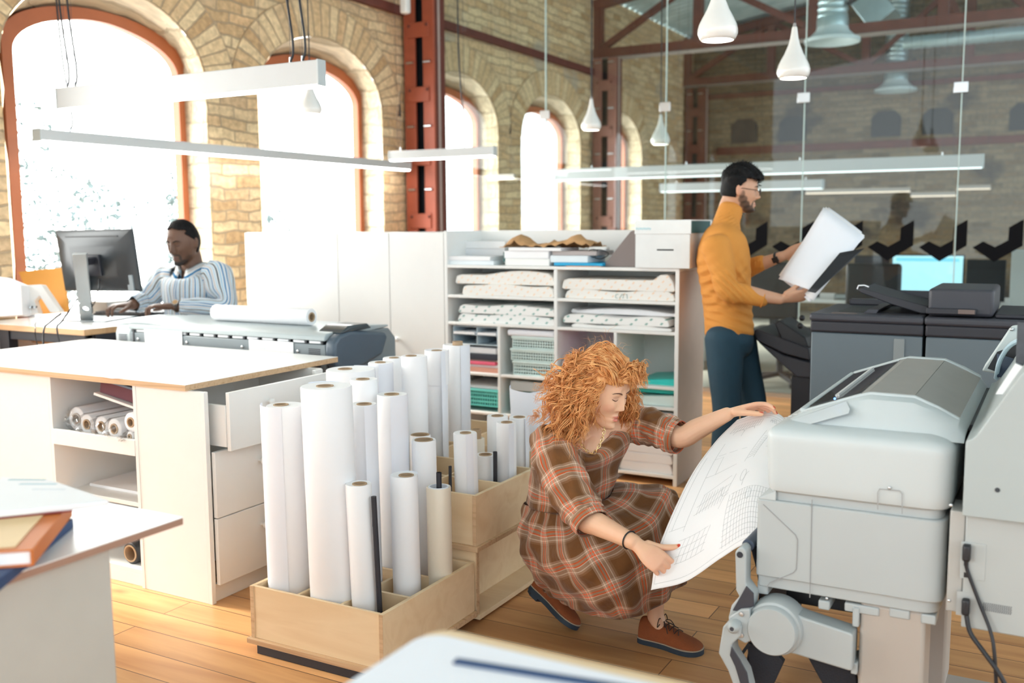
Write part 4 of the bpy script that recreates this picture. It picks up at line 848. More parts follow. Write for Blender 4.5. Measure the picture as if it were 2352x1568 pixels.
# ------------------------------------------------------------------ wide format plotter behind the work table
PY = 3.60
def plotter():
    t = thing('plotter', 'grey wide format plotter with dark rounded end behind the work table', 'plotter', (-3.65, PY+.3, 0))
    xl, xr = aty(298, 733, PY)[0], -2.99
    body = MB(); body.prof_x([(PY, .74), (PY, .90), (PY+.035, .90), (PY+.035, .92), (PY+.04, .94), (PY+.5, .935), (PY+.56, .88), (PY+.56, .74)], xl, xr); body.build('body', M['grey'], t, bevel=.004)
    lid = MB(); lid.prof_x([(PY-.004, .917), (PY-.004, .940), (PY+.012, .950), (PY+.10, .960), (PY+.30, .964), (PY+.5, .952), (PY+.5, .942), (PY+.036, .921)], xl-.01, xr); lid.build('top_cover', C('pale_cover', (.40, .45, .465), .35), t, bevel=.004)
    n = 13
    for i in range(n):
        x = xl+.07+(xr-xl-.14)*i/(n-1); MB().box(x-.035, x+.035, PY+.008, PY+.034, .902, .915).build('white_roller', M['paper'], t, bevel=.003)
        MB().box(x+.040, x+.052, PY+.006, PY+.034, .900, .919).build('black_guide', M['black'], t, bevel=.002)
    for a, b, nm in ((xl-.13, xl-.0, 'end_cap'),):
        q = MB(); q.prof_x([(PY+.01, .74), (PY+.005, .89), (PY+.02, .935), (PY+.09, .960), (PY+.3, .966), (PY+.5, .945), (PY+.56, .74)], a, b); q.build(nm, C('pale_cover', (.40, .45, .465), .35), t, bevel=.015, segs=4)
    MB().box(xl+.02, xl+.03, PY-.003, PY, .76, .93).build('panel_seam', M['dark'], t)
    def vent(x0, x1, z0, z1):
        q = MB(); nz = int((z1-z0)/.008)
        for i in range(nz): q.box(x0, x1, PY-.002, PY, z0+i*.008, z0+i*.008+.0042)
        q.build('vent', M['dark2'], t, smooth=0)
    vent(xl-.10, xl-.045, .80, .89) if False else None
    vent(xr-.10, xr-.03, .795, .885)
    q = MB()
    for i in range(10): q.box(xl-.095, xl-.035, PY+.001, PY+.006, .80+i*.009, .80+i*.009+.004)
    q.build('vent', M['dark2'], t, smooth=0)
    for px, py in ((318, 778), (430, 786), (557, 796), (685, 806)):
        p = aty(px, py, PY); MB().ball((p[0], PY-.003, p[2]), (.008, .004, .008)).build('screw', M['metal'], t)
    cap = MB(); P_ = []
    for f in np.linspace(0, 1, 8): P_.append((PY+.0+.04*(1-math.sin(f*1.57)), .82+.115*f))
    pr = [(PY+.02, .765), (PY-.01, .83), (PY-.005, .91), (PY+.03, .945), (PY+.12, .958), (PY+.40, .928), (PY+.42, .90), (PY+.37, .815), (PY+.2, .775)]
    cap.prof_x(pr, xr, xr+.06); cap.build('end_cap', C('slate_plastic', (.075, .105, .14), .35), t, bevel=.018, segs=4)
    q = MB(); q.prof_x([(PY+.05, .95), (PY+.12, .982), (PY+.26, .982), (PY+.30, .955)], xr-.10, xr+.055); q.build('ink_cover', C('smoke_plastic', (.05, .065, .075), .15), t, bevel=.012, segs=3)
    MB().box(xr-.16, xr+.05, PY+.08, PY+.5, .66, .765).build('lower_chassis', M['black'], t, bevel=.004)
    for x in (xl+.05, xr-.06): MB().box(x-.03, x+.03, PY+.22, PY+.34, 0, .74).build('stand_leg', M['dark'], t, bevel=.004); 
    for x in (xl+.05, xr-.06): MB().box(x-.035, x+.035, PY+.0, PY+.56, 0, .05).build('stand_foot', M['dark'], t, bevel=.004)
    # two white notices taped on the front
    for (pa, pb, pc, pd, lab) in (((331, 755), (419, 764), (419, 796), (333, 792), 'plain white notice taped to the plotter front on the left'), ((571, 779), (673, 787), (674, 812), (571, 808), 'white notice with small logo taped to the plotter front on the right')):
        a = aty(*pa, PY-.004); c = aty(*pc, PY-.004); nt_ = thing('notice', lab, 'notice', ((a[0]+c[0])/2, PY-.004, c[2]))
        MB().box(a[0], c[0], PY-.004, PY-.0025, c[2]-.02, a[2]).build('sheet', M['paper'], nt_, bevel=.0005)
        q = MB()
        if pa[0] < 400: continue
        if pa[0] > 400:
            zx = a[2]-.015
            for x in (a[0]+.012, a[0]+.024): q.box(x, x+.003, PY-.0047, PY-.004, zx-.006, zx+.003)
            q.box(a[0]+.012, a[0]+.017, PY-.0047, PY-.004, zx-.007, zx-.005); q.box(a[0]+.022, a[0]+.027, PY-.0047, PY-.004, zx+.002, zx+.004)
        for k in range(3): q.box(a[0]+.05+.01*k, a[0]+.09+.01*k, PY-.0047, PY-.004, a[2]-.018-.012*k, a[2]-.0165-.012*k)
        for k in range(7): q.box(a[0]+.015+.03*k, a[0]+.033+.03*k, PY-.0047, PY-.004, a[2]-.056, a[2]-.0535)
        q.build('faint_print', C('faint_teal', (.45, .62, .60), .7), nt_, smooth=0)
    return t
plotter()
a, b = aty(502, 718, PY+.22), aty(722, 733, PY+.22)
t = thing('paper_roll', 'white paper roll lying on top of the grey plotter', 'paper roll', ((a[0]+b[0])/2, PY+.2, .964))
zc = .963+.042
MB().lathe([(.024, a[0]), (.040, a[0]), (.042, a[0]+.003), (.042, b[0]-.003), (.040, b[0]), (.024, b[0])], c=(0, PY+.2, zc), n=32, axis='x', closed=True).build('paper', M['paper'], t, smooth=50)
MB().lathe([(.017, a[0]-.002), (.024, a[0]-.002), (.024, b[0]+.002), (.017, b[0]+.002)], c=(0, PY+.2, zc), n=24, axis='x', closed=True).build('core', M['core'], t, smooth=50)
q = MB(); q.tube(cr([(-2.93, 3.95, .74), (-2.95, 3.75, .72), (-2.965, 3.66, .60), (-2.97, 3.66, .3), (-2.97, 3.66, .01)], 6), .006, 7)
solo(q, 'plotter_cable', M['black'], 'black cable hanging from the plotter end behind the work table', 'cable')
# ------------------------------------------------------------------ long desk at the window
DZ, DX1, DX0, DY0, DY1 = .90, -4.65, -5.60, 3.575, 5.05
t = thing('office_desk', 'long white desk with wooden edge and black frame under the window', 'desk', ((DX0+DX1)/2, 4.3, 0))
q = MB(); q.box(DX0, DX1, DY0, DY1, DZ-.002, DZ); q.build('desktop', M['white_top'], t, smooth=0); MB().box(DX0, DX1, DY0, DY1, DZ-.034, DZ-.002).build('wood_edge', M['oak'], t, smooth=0)
for x in (DX0+.22, DX1-.06):
    for y in (DY0+.05, DY1-.08): rbox('leg', M['dark'], x-.05, x+.04, y-.03, y+.03, 0, DZ-.034, t)
for y in (DY0+.05, DY1-.08): rbox('crossbar', M['dark'], DX0+.26, DX1-.02, y-.02, y+.02, DZ-.09, DZ-.0345, t)
rbox('crossbar', M['dark'], DX1-.04, DX1-.01, DY0+.081, DY1-.12, DZ-.10, DZ-.0345, t)
rbox('lower_board', M['oak'], DX0+.27, DX1-.12, DY0+.16, DY0+.6, .775, .80, t)
solo(MB().box(-5.28, -4.95, DY0+.20, DY0+.5, .8005, .838), 'paper_stack', M['paper'], 'white paper pile on the board under the desk', 'paper', bevel=.003)
solo(MB().box(-5.6, -5.46, DY0+.02, DY0+.35, .62, .835), 'white_box', M['paper'], 'white and wooden box at the left picture edge beside the desk', 'box', bevel=.01)
solo(MB().box(-5.62, -5.44, DY0-.02, DY0+.36, .575, .6195), 'wood_shelf', M['oak'], 'low pine shelf end at the left picture edge', 'shelf', bevel=.003)
# monitor
def mon():
    d1, d2 = 5.72, 5.50; tl, tr, br, bl = at(128, 529, d1-.04), at(304, 526, d2-.04), at(324, 669, d2+.04), at(149, 668, d1+.04)
    ax = nrm((tr-tl)+(br-bl)); up = nrm((tl-bl)+(tr-br)); up = nrm(up-ax*np.dot(up, ax)); nr = np.cross(up, ax)   # nr points away from the viewer
    if np.dot(nr, _f) < 0: nr = -nr
    w = (np.linalg.norm(tr-tl)+np.linalg.norm(br-bl))/4; h = (np.linalg.norm(tl-bl)+np.linalg.norm(tr-br))/4; c = (tl+tr+br+bl)/4
    base = atz(230, 734, DZ+.006)
    t = thing('computer_monitor', 'black computer monitor seen from behind on a silver stand', 'monitor', (base[0], base[1], DZ))
    q = MB(); V = []
    rings = [(w, h, .012), (w, h, 0.0), (w*.95, h*.93, -.012), (w*.62, h*.55, -.034), (w*.55, h*.45, -.036)]
    for (a, b, o) in rings:
        for sx, sy in ((-1, -1), (1, -1), (1, 1), (-1, 1)): V.append(c+ax*a*sx+up*b*sy+nr*o)
    F = [(0, 3, 2, 1)]+[(i*4+k, i*4+(k+1) % 4, (i+1)*4+(k+1) % 4, (i+1)*4+k) for i in range(4) for k in range(4)]+[(16, 17, 18, 19)]
    q.add(V, F); q.build('back_shell', C('monitor_back', (.022, .028, .034), .32), t, bevel=.003, smooth=30)
    MB().obox(c+nr*.013, ax, up, nr, w*.98, h*.97, .001).build('screen', M['black'], t)
    MB().obox(c+up*h*.80-nr*.0205, ax, up, nr, w*.68, .003, .003).build('slot', M['black'], t)
    MB().obox(c-nr*.042-up*.02, ax, up, nr, .06, .06, .010).build('mount_plate', M['dark'], t, bevel=.004)
    MB().obox(c+ax*w*.82-up*h*.70-nr*.016, ax, up, nr, .022, .045, .006).build('usb_hub', M['grey'], t, bevel=.003)
    ct, cb = at(183, 582, 5.42), at(200, 735, 5.50); cb = atz(200, 735, DZ+.006)
    sd = nrm(at(200, 582, 5.41)-at(166, 582, 5.44)); hw = np.linalg.norm(at(200, 582, 5.42)-at(166, 582, 5.44))/2
    uu = nrm(ct-cb); fw_ = nrm(np.cross(sd, uu)); q = MB()
    # post as a flat bar with a round cable hole
    zhole = .20; L_ = np.linalg.norm(ct-cb); hc = cb+uu*.115; rr = .024; n = 24; P_ = []
    outer = [(-hw, 0), (hw, 0), (hw, L_), (-hw, L_)]; hole = [(rr*math.cos(2*math.pi*k/n), .115+rr*math.sin(2*math.pi*k/n)) for k in range(n)]
    def loc(u, v, o): return cb+sd*u+uu*v+fw_*o
    V = []; F = []
    sq = []
    for k in range(n):
        a = 2*math.pi*k/n; ca, sa = math.cos(a), math.sin(a); s_ = 1/max(abs(ca)/hw, abs(sa)/.06); sq.append((ca*s_, .115+sa*s_))
    for o in (-.007, .007):
        b0 = len(V); V += [loc(*p, o) for p in hole]+[loc(*p, o) for p in sq]
        F += [(b0+k, b0+(k+1) % n, b0+n+(k+1) % n, b0+n+k) for k in range(n)]
    F += [(k, 2*n+k, 2*n+(k+1) % n, (k+1) % n) for k in range(n)]
    q.add(V, F); q.build('post_plate', C('silver_plastic', (.36, .40, .42), .3, metal=.3), t, smooth=30)
    MB().obox(cb+uu*(.055/2), sd, uu, fw_, hw, .0275, .007).build('post_foot', C('silver_plastic', (.36, .40, .42), .3, metal=.3), t, bevel=.001)
    MB().obox(cb+uu*((.175+L_)/2), sd, uu, fw_, hw, (L_-.175)/2, .007).build('post', C('silver_plastic', (.36, .40, .42), .3, metal=.3), t, bevel=.001)
    MB().obox(ct*.45+c*.55-uu*.03, nr, sd, uu, np.linalg.norm(c-ct)*.30, .022, .03).build('tilt_arm', M['dark'], t, bevel=.005)
    a, b, c2, d = atz(142, 737, DZ+.001), atz(240, 740, DZ+.001), atz(372, 718, DZ+.001), atz(262, 715, DZ+.001)
    MB().prism([a, b, c2, d], (0, 0, .007), 'z').build('base_plate', C('silver_plastic', (.36, .40, .42), .3, metal=.3), t, bevel=.001)
    q = MB(); q.tube(cr([c-up*h*.55-nr*.03+ax*.02, c-up*h*.9-nr*.06+ax*.03, cb+uu*.16+sd*.06, cb+uu*.12+sd*.02], 8), .004, 6); q.build('video_cable', M['black'], t)
mon()
for k, pts in enumerate((((177, 686, 5.55), (160, 712, 5.4), (140, 740, 5.25), (131, 750, 5.2), (134, 775, 5.2), (140, 800, 5.2)), ((140, 720, 5.45), (112, 742, 5.3), (102, 752, 5.2), (99, 775, 5.2), (101, 800, 5.2)), ((95, 727, 5.6), (83, 740, 5.4), (81, 752, 5.25), (82, 775, 5.25), (88, 800, 5.25)))):
    q = MB(); q.tube(cr([at(*p) for p in pts], 6), (.0045, .005, .003)[k], 6); solo(q, 'desk_cable', M['black'], ['thickest dark cable hanging over the desk edge near the monitor', 'middle cable over the desk edge', 'thin cable over the desk edge on the left'][k], 'cable', 'cables over the desk edge')
# keyboard
a, b = atz(214, 722, DZ+.012), atz(374, 724, DZ+.012); ax = nrm((b-a)*np.array([1, 1, 0])); bx = np.cross((0, 0, 1), ax); L_ = np.linalg.norm(b-a)
t = thing('keyboard', 'black keyboard under the hands of the man in the striped shirt', 'keyboard', (a+b)/2*np.array([1, 1, 0])+np.array([0, 0, DZ]))
ctr = (a+b)/2*np.array([1, 1, 0])+bx*.075
MB().obox(ctr+np.array([0, 0, DZ+.013]), ax, bx, (0, 0, 1), L_/2, .075, .009).build('case', M['black'], t, bevel=.004)
q = MB()
for r_ in range(5):
    for k in range(18): q.obox(ctr+ax*((k-8.5)*L_/18.6)+bx*(-.056+.028*r_)+np.array([0, 0, DZ+.026]), ax, bx, (0, 0, 1), L_/18.6*.42, .011, .004)
q.build('keys', M['dark'], t, bevel=.0)
# stationery at the left of the desk
q = MB(); pq = [at(42, 624, 6.0), at(143, 614, 5.95), at(158, 716, 5.80), at(82, 722, 5.85)]; q.prism(pq, tuple(_f*.02), 'y'); solo(q, 'orange_file', C('orange_board', (.80, .36, .07), .6), 'big orange file board leaning behind the white holder', 'file', bevel=.002)
q = MB(); P_ = [(55, 655), (95, 653), (138, 715), (115, 717), (90, 678), (78, 690), (88, 720), (60, 722)]; q.prism([at(x, y, 5.72) for x, y in P_], tuple(_f*.06), 'y'); solo(q, 'magazine_holder', M['white'], 'white angular magazine holder in front of the orange file', 'holder', bevel=.003)
q = MB(); q.prism([at(x, y, 5.62) for x, y in ((-12, 634), (5, 636), (48, 654), (52, 724), (-12, 728))], tuple(_f*.1), 'y'); solo(q, 'paper_holder', M['paper'], 'white paper holder at the left end of the desk', 'holder', bevel=.004)
p = atz(33, 727, DZ); q = MB(); q.lathe([(.0, .002), (.036, .002), (.040, .062), (.037, .062), (.034, .006)], c=(p[0], p[1], DZ), n=26); solo(q, 'yellow_cup', C('mustard', (.72, .45, .07), .4), 'small mustard yellow cup on the desk', 'cup', smooth=50)
p = atz(56, 724, DZ); t = thing('glue_stick', 'orange glue stick with blue base on the desk', 'glue stick', (p[0], p[1], DZ))
MB().lathe([(0, .0), (.018, 0), (.018, .022), (0, .022)], c=(p[0], p[1], DZ), n=20).build('base', C('bright_blue', (.0, .34, .62), .4), t, smooth=40); MB().lathe([(.016, .022), (.016, .055), (.013, .068), (0, .07)], c=(p[0], p[1], DZ), n=20).build('cap', C('orange_red', (.78, .16, .03), .4), t, smooth=40)
for k in range(4): p0 = atz(66+4*k, 722, DZ+.004); solo(MB().cyl(p0, at(69+5*k, 706-2*(k % 2), 5.66), .004), 'pen', M['dark'] if k % 2 else M['metal'], ['dark', 'silver', 'second dark', 'second silver'][k]+' pen leaning by the glue stick', 'pen', 'pens on the desk')
for k, (pa, lab) in enumerate((((20, 725, 118, 731, 150, 716, 66, 716), 'white drawing sheet at the front edge of the desk'), ((95, 728, 180, 724, 190, 716, 130, 716), 'white sheet under the monitor base'))):
    P_ = [atz(pa[i], pa[i+1], DZ) for i in (0, 2, 4, 6)]; solo(MB().prism([p+np.array([0, 0, .001+.0015*k]) for p in P_], (0, 0, .001), 'z'), 'drawing_sheet', M['paper'], lab, 'paper')
p = np.array([-5.36, 4.25, 0]); q = MB(); q.box(p[0]-.09, p[0]+.09, p[1]-.02, p[1]+.2, DZ, DZ+.085); solo(q, 'book_stack', C('grey_books', (.42, .40, .37), .6), 'grey stack of papers behind the monitor post', 'paper', bevel=.003)
# chair back behind the seated man
p = at(572, 712, 6.0); q = MB(); n = 16
G = [[(p[0]-.22+.44*i/n+.0, p[1]+.10*math.sin(math.pi*i/n), p[2]-.34+.36*f*(1 if i in range(0, n+1) else 1)-.05*((2*i/n-1)**4)*f) for f in np.linspace(0, 1, 6)] for i in range(n+1)]
t = thing('office_chair', 'light blue grey office chair of the man in the striped shirt', 'chair', (p[0], p[1], 0))
q.grid(G); q.build('backrest', C('chair_mesh', (.34, .45, .52), .6), t, smooth=180, solid=.03, fix=False)
MB().cyl((p[0]-.05, p[1]-.2, .1), (p[0]-.05, p[1]-.2, .58), .025).build('post', M['dark'], t); rbox('seat', C('chair_mesh', (.34, .45, .52), .6), p[0]-.28, p[0]+.2, p[1]-.30, p[1]+.02, .58, .64, t, bevel=.03)
for k in range(5):
    a = 2*math.pi*k/5; c = np.array([p[0]-.05, p[1]-.2, .06]); MB().beam(c, c+np.array([math.cos(a)*.28, math.sin(a)*.28, -.0]), .04, .03).build('foot', M['dark'], t)
# ------------------------------------------------------------------ tables in the foreground
c = atz(420, 1187, .85)
t = thing('front_table', 'white table corner with wooden edge at the left foreground', 'table', (c[0]-.5, c[1]-.5, 0))
q = MB(); q.box(c[0]-1.2, c[0], c[1]-1.3, c[1], .848, .85); q.build('tabletop', M['white_top'], t, smooth=0); MB().box(c[0]-1.2, c[0]-.0, c[1]-1.3, c[1], .834, .848).build('wood_edge', C('brown_edge', (.36, .21, .15), .6), t, smooth=0)
rbox('cabinet', C('grey_beige', (.50, .49, .45), .5), c[0]-1.1, c[0]-.032, c[1]-1.25, c[1]-.158, 0, .834, t)
def book(name, A, B, z0, z1, depth, cover, pages, label, lift=.0):
    A, B = atz(*A, z1), atz(*B, z1); e = (B-A)*np.array([1, 1, 0]); Ln = np.linalg.norm(e); e = e/Ln; s_ = np.array([e[1], -e[0], 0])
    if s_[0] > 0: s_ = -s_
    o = A*np.array([1, 1, 0]); t = thing(name, label, 'book', o+np.array([0, 0, z0])); ctr = o+e*Ln/2+s_*depth/2
    MB().obox(ctr+np.array([0, 0, z1-.0015]), e, s_, (0, 0, 1), Ln/2, depth/2, .0015).build('front_cover', cover, t, bevel=.001)
    MB().obox(ctr+np.array([0, 0, z0+.0015]), e, s_, (0, 0, 1), Ln/2, depth/2, .0015).build('back_cover', cover, t, bevel=.001)
    MB().obox(ctr+s_*.002+np.array([0, 0, (z0+z1)/2]), e, s_, (0, 0, 1), Ln/2-.005, depth/2-.002, (z1-z0)/2-.0035).build('pages', pages, t)
    MB().obox(o+e*Ln/2+np.array([0, 0, (z0+z1)/2]), e, s_, (0, 0, 1), Ln/2, .0018, (z1-z0)/2).build('spine', cover, t, bevel=.001)
    return t, o, e, s_, Ln
book('hardcover_book', (166, 1190), (-30, 1352), .8505, .870, .28, C('navy_cover', (.02, .06, .16), .5), M['paper'], 'navy blue book under the orange one on the front table')
_, o, e, s_, Ln = book('hardcover_book', (162, 1152), (72, 1262), .8705, .90, .20, C('orange_cover', (.62, .17, .03), .5), M['paper'], 'orange hardcover book on the navy one on the front table')
MB().obox(o+e*Ln/2+s_*.10+np.array([0, 0, .9006]), e, s_, (0, 0, 1), Ln/2-.02, .08, .0006)
solo(MB().obox(o+e*Ln*.5+s_*.115+np.array([0, 0, .9012]), e, s_, (0, 0, 1), Ln/2-.018, .085, .0006), 'cream_label', C('cream_label', (.80, .58, .32), .6), 'cream field on the orange book cover', 'label')
P_ = [atz(x, y, .93) for x, y in ((-60, 1165), (165, 1143), (250, 1132), (110, 1085), (-60, 1080))]
t = thing('open_magazine', 'white printed pages lying on the orange book in the left foreground', 'magazine', P_[1]*np.array([1, 1, 0])+np.array([0, 0, .90]))
MB().prism([np.array([p[0], p[1], .905]) for p in P_], (0, 0, .012), 'z').build('pages', M['paper'], t, bevel=.003)
MB().prism([np.array([p[0], p[1], .9025]) for p in [P_[0], P_[1], P_[1]+(P_[3]-P_[2])*.5, P_[4]]], (0, 0, .0022), 'z').build('back_cover', C('maroon_cover', (.30, .05, .05), .5), t)
for k, (x0, x1, y) in enumerate(((20, 105, 1101), (45, 130, 1111), (75, 150, 1123))):
    a, b = atz(x0, y, .9175), atz(x1, y, .9175); MB().beam(a, b, .010, .0006).build('chart_bar', C('chart_%d' % k, [(.45, .58, .60), (.55, .66, .70), (.75, .77, .80)][k], .7), t)
c = atz(1005, 1437, .9)
t = thing('near_table', 'pale wooden table corner in the blurred bottom foreground', 'table', (c[0]+.4, c[1]-.5, 0))
R_ = .035; arcp = [(c[0]+R_-R_*math.sin(a), c[1]-R_+R_*math.cos(a)) for a in np.linspace(0, math.pi/2, 8)]
MB().prof_z([(c[0]+1.2, c[1])]+arcp+[(c[0], c[1]-1.0), (c[0]+1.2, c[1]-1.0)], .875, .9).build('tabletop', M['ply'], t, bevel=.003)
for x, y in ((c[0]+.06, c[1]-.9), (c[0]+1.1, c[1]-.06), (c[0]+1.1, c[1]-.9), (c[0]+.06, c[1]-.07)): rbox('leg', M['ply'], x-.025, x+.025, y-.025, y+.025, 0, .875, t)
arcq = [(x*1.0+.003, y-.030) for x, y in arcp]
q = MB(); q.prof_z([(c[0]+1.1, c[1]-.0305)]+arcq+[(c[0]+.003, c[1]-.6), (c[0]+1.1, c[1]-.6)], .9003, .904); solo(q, 'white_sheet', M['paper_cool'], 'white sheet with rounded corner on the near table', 'paper')
a, b = atz(1045, 1517, .906), atz(1460, 1583, .906); solo(MB().beam(a, b, .013, .003), 'dark_ruler', C('navy_cover', (.02, .06, .16), .5), 'dark blue ruler lying on the white sheet of the near table', 'ruler')
# ------------------------------------------------------------------ the big printer at the right
PY0, PY1 = 2.50, 3.36
def printer():
    t = thing('large_format_printer', 'big off-white large format printer feeding out a plan at the right', 'printer', (-.30, 2.95, 0))
    Wm, Pg = M['wgrey'], M['pgrey']
    def rprof(xz, r=.02, n=5):
        """round the corners of an outline"""
        out = []; N = len(xz); P_ = [np.array(p, float) for p in xz]
        for i in range(N):
            p, a, b = P_[i], P_[i-1], P_[(i+1) % N]; rr = r if np.ndim(r) == 0 else r[i]
            if rr <= 0: out.append(p); continue
            ra = min(rr, np.linalg.norm(a-p)*.45); rb_ = min(rr, np.linalg.norm(b-p)*.45); s, e = p+nrm(a-p)*ra, p+nrm(b-p)*rb_
            for k in range(n+1):
                f = k/n; out.append((1-f)**2*s+2*f*(1-f)*p+f*f*e)
        return [tuple(p) for p in out]
    # lower body, rounded front-right corner in plan
    lo = [(-.658, PY0), (-.205, PY0), (-.200, PY1), (-.650, PY1)]
    q = MB(); q.prof_z(rprof(lo, [.012, .05, .02, .012]), .536, .742); q.build('lower_body', Pg, t, bevel=.004)
    q = MB(); q.prof_y([(-.658, .7415), (-.61, .7415), (-.61, .768)], PY0+.001, PY1); q.build('chamfer', Wm, t, bevel=.002)
    q = MB(); q.prof_z(rprof([(-.625, PY0+.012), (-.214, PY0+.012), (-.21, PY1), (-.62, PY1)], [.02, .045, .02, .02]), .742, .778); q.build('neck', Pg, t)
    q = MB(); q.prof_z(rprof([(-.655, PY0+.01), (-.215, PY0+.01), (-.21, PY1), (-.65, PY1)], [.012, .05, .02, .012]), .505, .536); q.build('under_tray', Pg, t, bevel=.003)
    # cover: stacked rounded outlines growing up to the lid
    def ringz(pl, z): return [(x, y, z) for x, y in pl]
    outl = lambda i: rprof([(-.632+i, PY0-.012+i), (-.198-i, PY0-.012+i), (-.192-i, PY1+.01-i), (-.622+i, PY1+.01-i)], [.035, .055, .03, .03])
    L0 = [(0.012, .766), (.002, .772), (-.001, .782), (-.002, .80), (-.005, .90), (-.005, .912), (-.003, .921), (.003, .929), (.012, .934), (.04, .944)]
    V = []; n = len(outl(0))
    for i, z in L0: V += ringz(outl(i), z)
    F = [(a*n+k, a*n+(k+1) % n, (a+1)*n+(k+1) % n, (a+1)*n+k) for a in range(len(L0)-1) for k in range(n)]+[tuple(range(n-1, -1, -1)), tuple((len(L0)-1)*n+k for k in range(n))]
    q = MB(); q.add(V, F); q.build('cover', Wm, t, smooth=40)
    # lid: hump over the print zone
    prof = [(-.615, .930), (-.575, .960), (-.43, 1.014), (-.405, 1.021), (-.30, 1.020), (-.245, .998), (-.195, .972), (-.178, .945)]
    ys = [(PY0+.035, .0), (PY0+.06, .55), (PY0+.085, .88), (PY0+.12, 1.0), (PY1-.02, 1.0), (PY1+.005, .9), (PY1+.012, .0)]
    G = [[(x, y, .930+(z-.930)*f if z > .93 else z) for x, z in prof] for y, f in ys]
    q = MB(); q.grid(G); q.build('lid', Wm, t, smooth=30, fix=False, bevel=0)
    def strip(nm, m, f0, f1, seg, y0, y1, off=.0015, **k):
        (xa, za), (xb, zb) = seg; P_ = []
        nx, nz = -(zb-za), (xb-xa); ln = math.hypot(nx, nz); nx, nz = nx/ln*off, nz/ln*off
        pts = [(xa+(xb-xa)*f+nx, za+(zb-za)*f+nz) for f in (f0, f1)]
        V = [(pts[0][0], y0, pts[0][1]), (pts[1][0], y0, pts[1][1]), (pts[1][0], y1, pts[1][1]), (pts[0][0], y1, pts[0][1])]
        q = MB(); q.prism(V, (nx*1.5, 0, nz*1.5), 'y'); return q.build(nm, m, t, smooth=0, **k)
    s1, s2, s3, s4 = ((-.575, .960), (-.43, 1.014)), ((-.405, 1.021), (-.30, 1.020)), ((-.30, 1.020), (-.195, .972)), ((-.43, 1.014), (-.405, 1.021))
    gl = C('smoked_window', (.035, .034, .036), .06, spec=.8)
    strip('smoked_window', gl, .08, .96, s1, PY0+.16, PY1-.035)
    M['mesh'] = mat('taupe_mesh', (.31, .30, .28), .55, var=.10, scale=9, bump=.12, bscale=300)
    strip('grey_mesh_top', M['mesh'], -.05, 1.0, s2, PY0+.125, PY1-.03); strip('grey_mesh_top', M['mesh'], -.0, .98, s3, PY0+.125, PY1-.03); strip('grey_mesh_top', M['mesh'], .15, 1, s4, PY0+.125, PY1-.03)
    strip('front_rail', M['dark2'], .0, .15, s4, PY0+.13, PY1-.03)
    for f in (.30, .66): strip('window_brace', C('light_bar', (.62, .64, .64), .3), .55-.1*f, .58-.1*f, s1, PY0+.20, PY1-.10, off=.004)
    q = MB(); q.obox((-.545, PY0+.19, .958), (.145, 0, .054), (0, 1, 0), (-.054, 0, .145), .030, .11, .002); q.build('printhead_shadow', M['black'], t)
    # control panel on the near front corner of the lid
    q = MB(); q.prism([at(1783, 984, 2.57), at(1792, 994, 2.55), at(1950, 951, 2.47), at(1940, 931, 2.51)], (0, .022, .010), 'z'); q.build('control_panel', C('panel_white', (.52, .56, .58), .3), t, bevel=.004, segs=3)
    MB().ball(at(1913, 936, 2.505)+np.array([0, .02, .02]), .0025).build('status_light', mat('blue_led', (.1, .2, .9), .3, emit=(.1, .3, 1), estr=4), t)
    for k in range(6): p = at(1800+12*k, 980-4*k, 2.53)+np.array([0, .012, .022]); MB().obox(p, (1, 0, .25), (0, 1, 0), (-.25, 0, 1), .004, .004, .0006).build('key', C('key_grey', (.55, .57, .58), .4), t)
    def frame_at(y0, y1, d, nm):
        pp = [(x, z+d) for x, z in prof[1:-1]]; q = MB(); q.prof_y(pp+[(prof[-2][0]+.004, .93), (prof[1][0]-.012, .93)], y0, y1); q.build(nm, Wm, t, bevel=.003)
    frame_at(PY1-.028, PY1+.004, .007, 'lid_frame'); frame_at(PY0+.112, PY0+.124, .003, 'lid_frame')
    (xa, za), (xb, zb) = s1; q = MB(); q.beam((xa, PY0+.12, za+.002), (xa, PY1-.02, za+.002), .014, .010); q.build('lid_rail', Wm, t, bevel=.003)
    # seams, hatch, screws
    Y = PY0-.0005; ln = C('seam_grey', (.30, .31, .32), .6)
    def seam(pts, w=.0022, yy=Y, parent=t, nm='seam'):
        q = MB(); P_ = [aty(x, y, yy) for x, y in pts]
        for a, b in zip(P_, P_[1:]): q.beam(a, b, .002, w)
        q.build(nm, ln, parent, smooth=0)
    seam([(1865, 1147), (1860, 1372)]); seam([(1753, 1158), (1827, 1228), (1832, 1240), (1829, 1307), (1822, 1315), (1768, 1338), (1763, 1345), (1763, 1356)])
    yc = PY0-.0195
    seam([(2016, 1170), (2016, 1130), (2020, 1123), (2066, 1127), (2072, 1133), (2072, 1180)], .0014, yc, nm='hatch_outline')
    for px, py, yy in ((2043, 1120, yc), (1899, 1374, PY0+.008), (2184, 1160, 2.44), (2180, 1379, 2.49)): MB().ball(aty(px, py, yy), (.004, .0025, .004)).build('screw', M['metal'], t)
    # clips and latches under the tray
    for x0, x1, y0, y1 in ((1740, 1765, 1342, 1362), (1880, 1906, 1386, 1398), (1940, 2020, 1392, 1412), (2043, 2090, 1404, 1420), (2115, 2150, 1418, 1432)):
        a, b = aty(x0, y0, PY0+.02), aty(x1, y1, PY0+.02); MB().box(a[0], b[0], PY0+.015, PY0+.09, b[2]-.004, a[2]+.012).build('latch', Pg, t, bevel=.004)
    # rear housing
    rear = [(-.168, .778), (-.168, .955), (-.150, .962), (-.060, 1.122), (-.045, 1.13), (.30, 1.15), (.30, .778)]
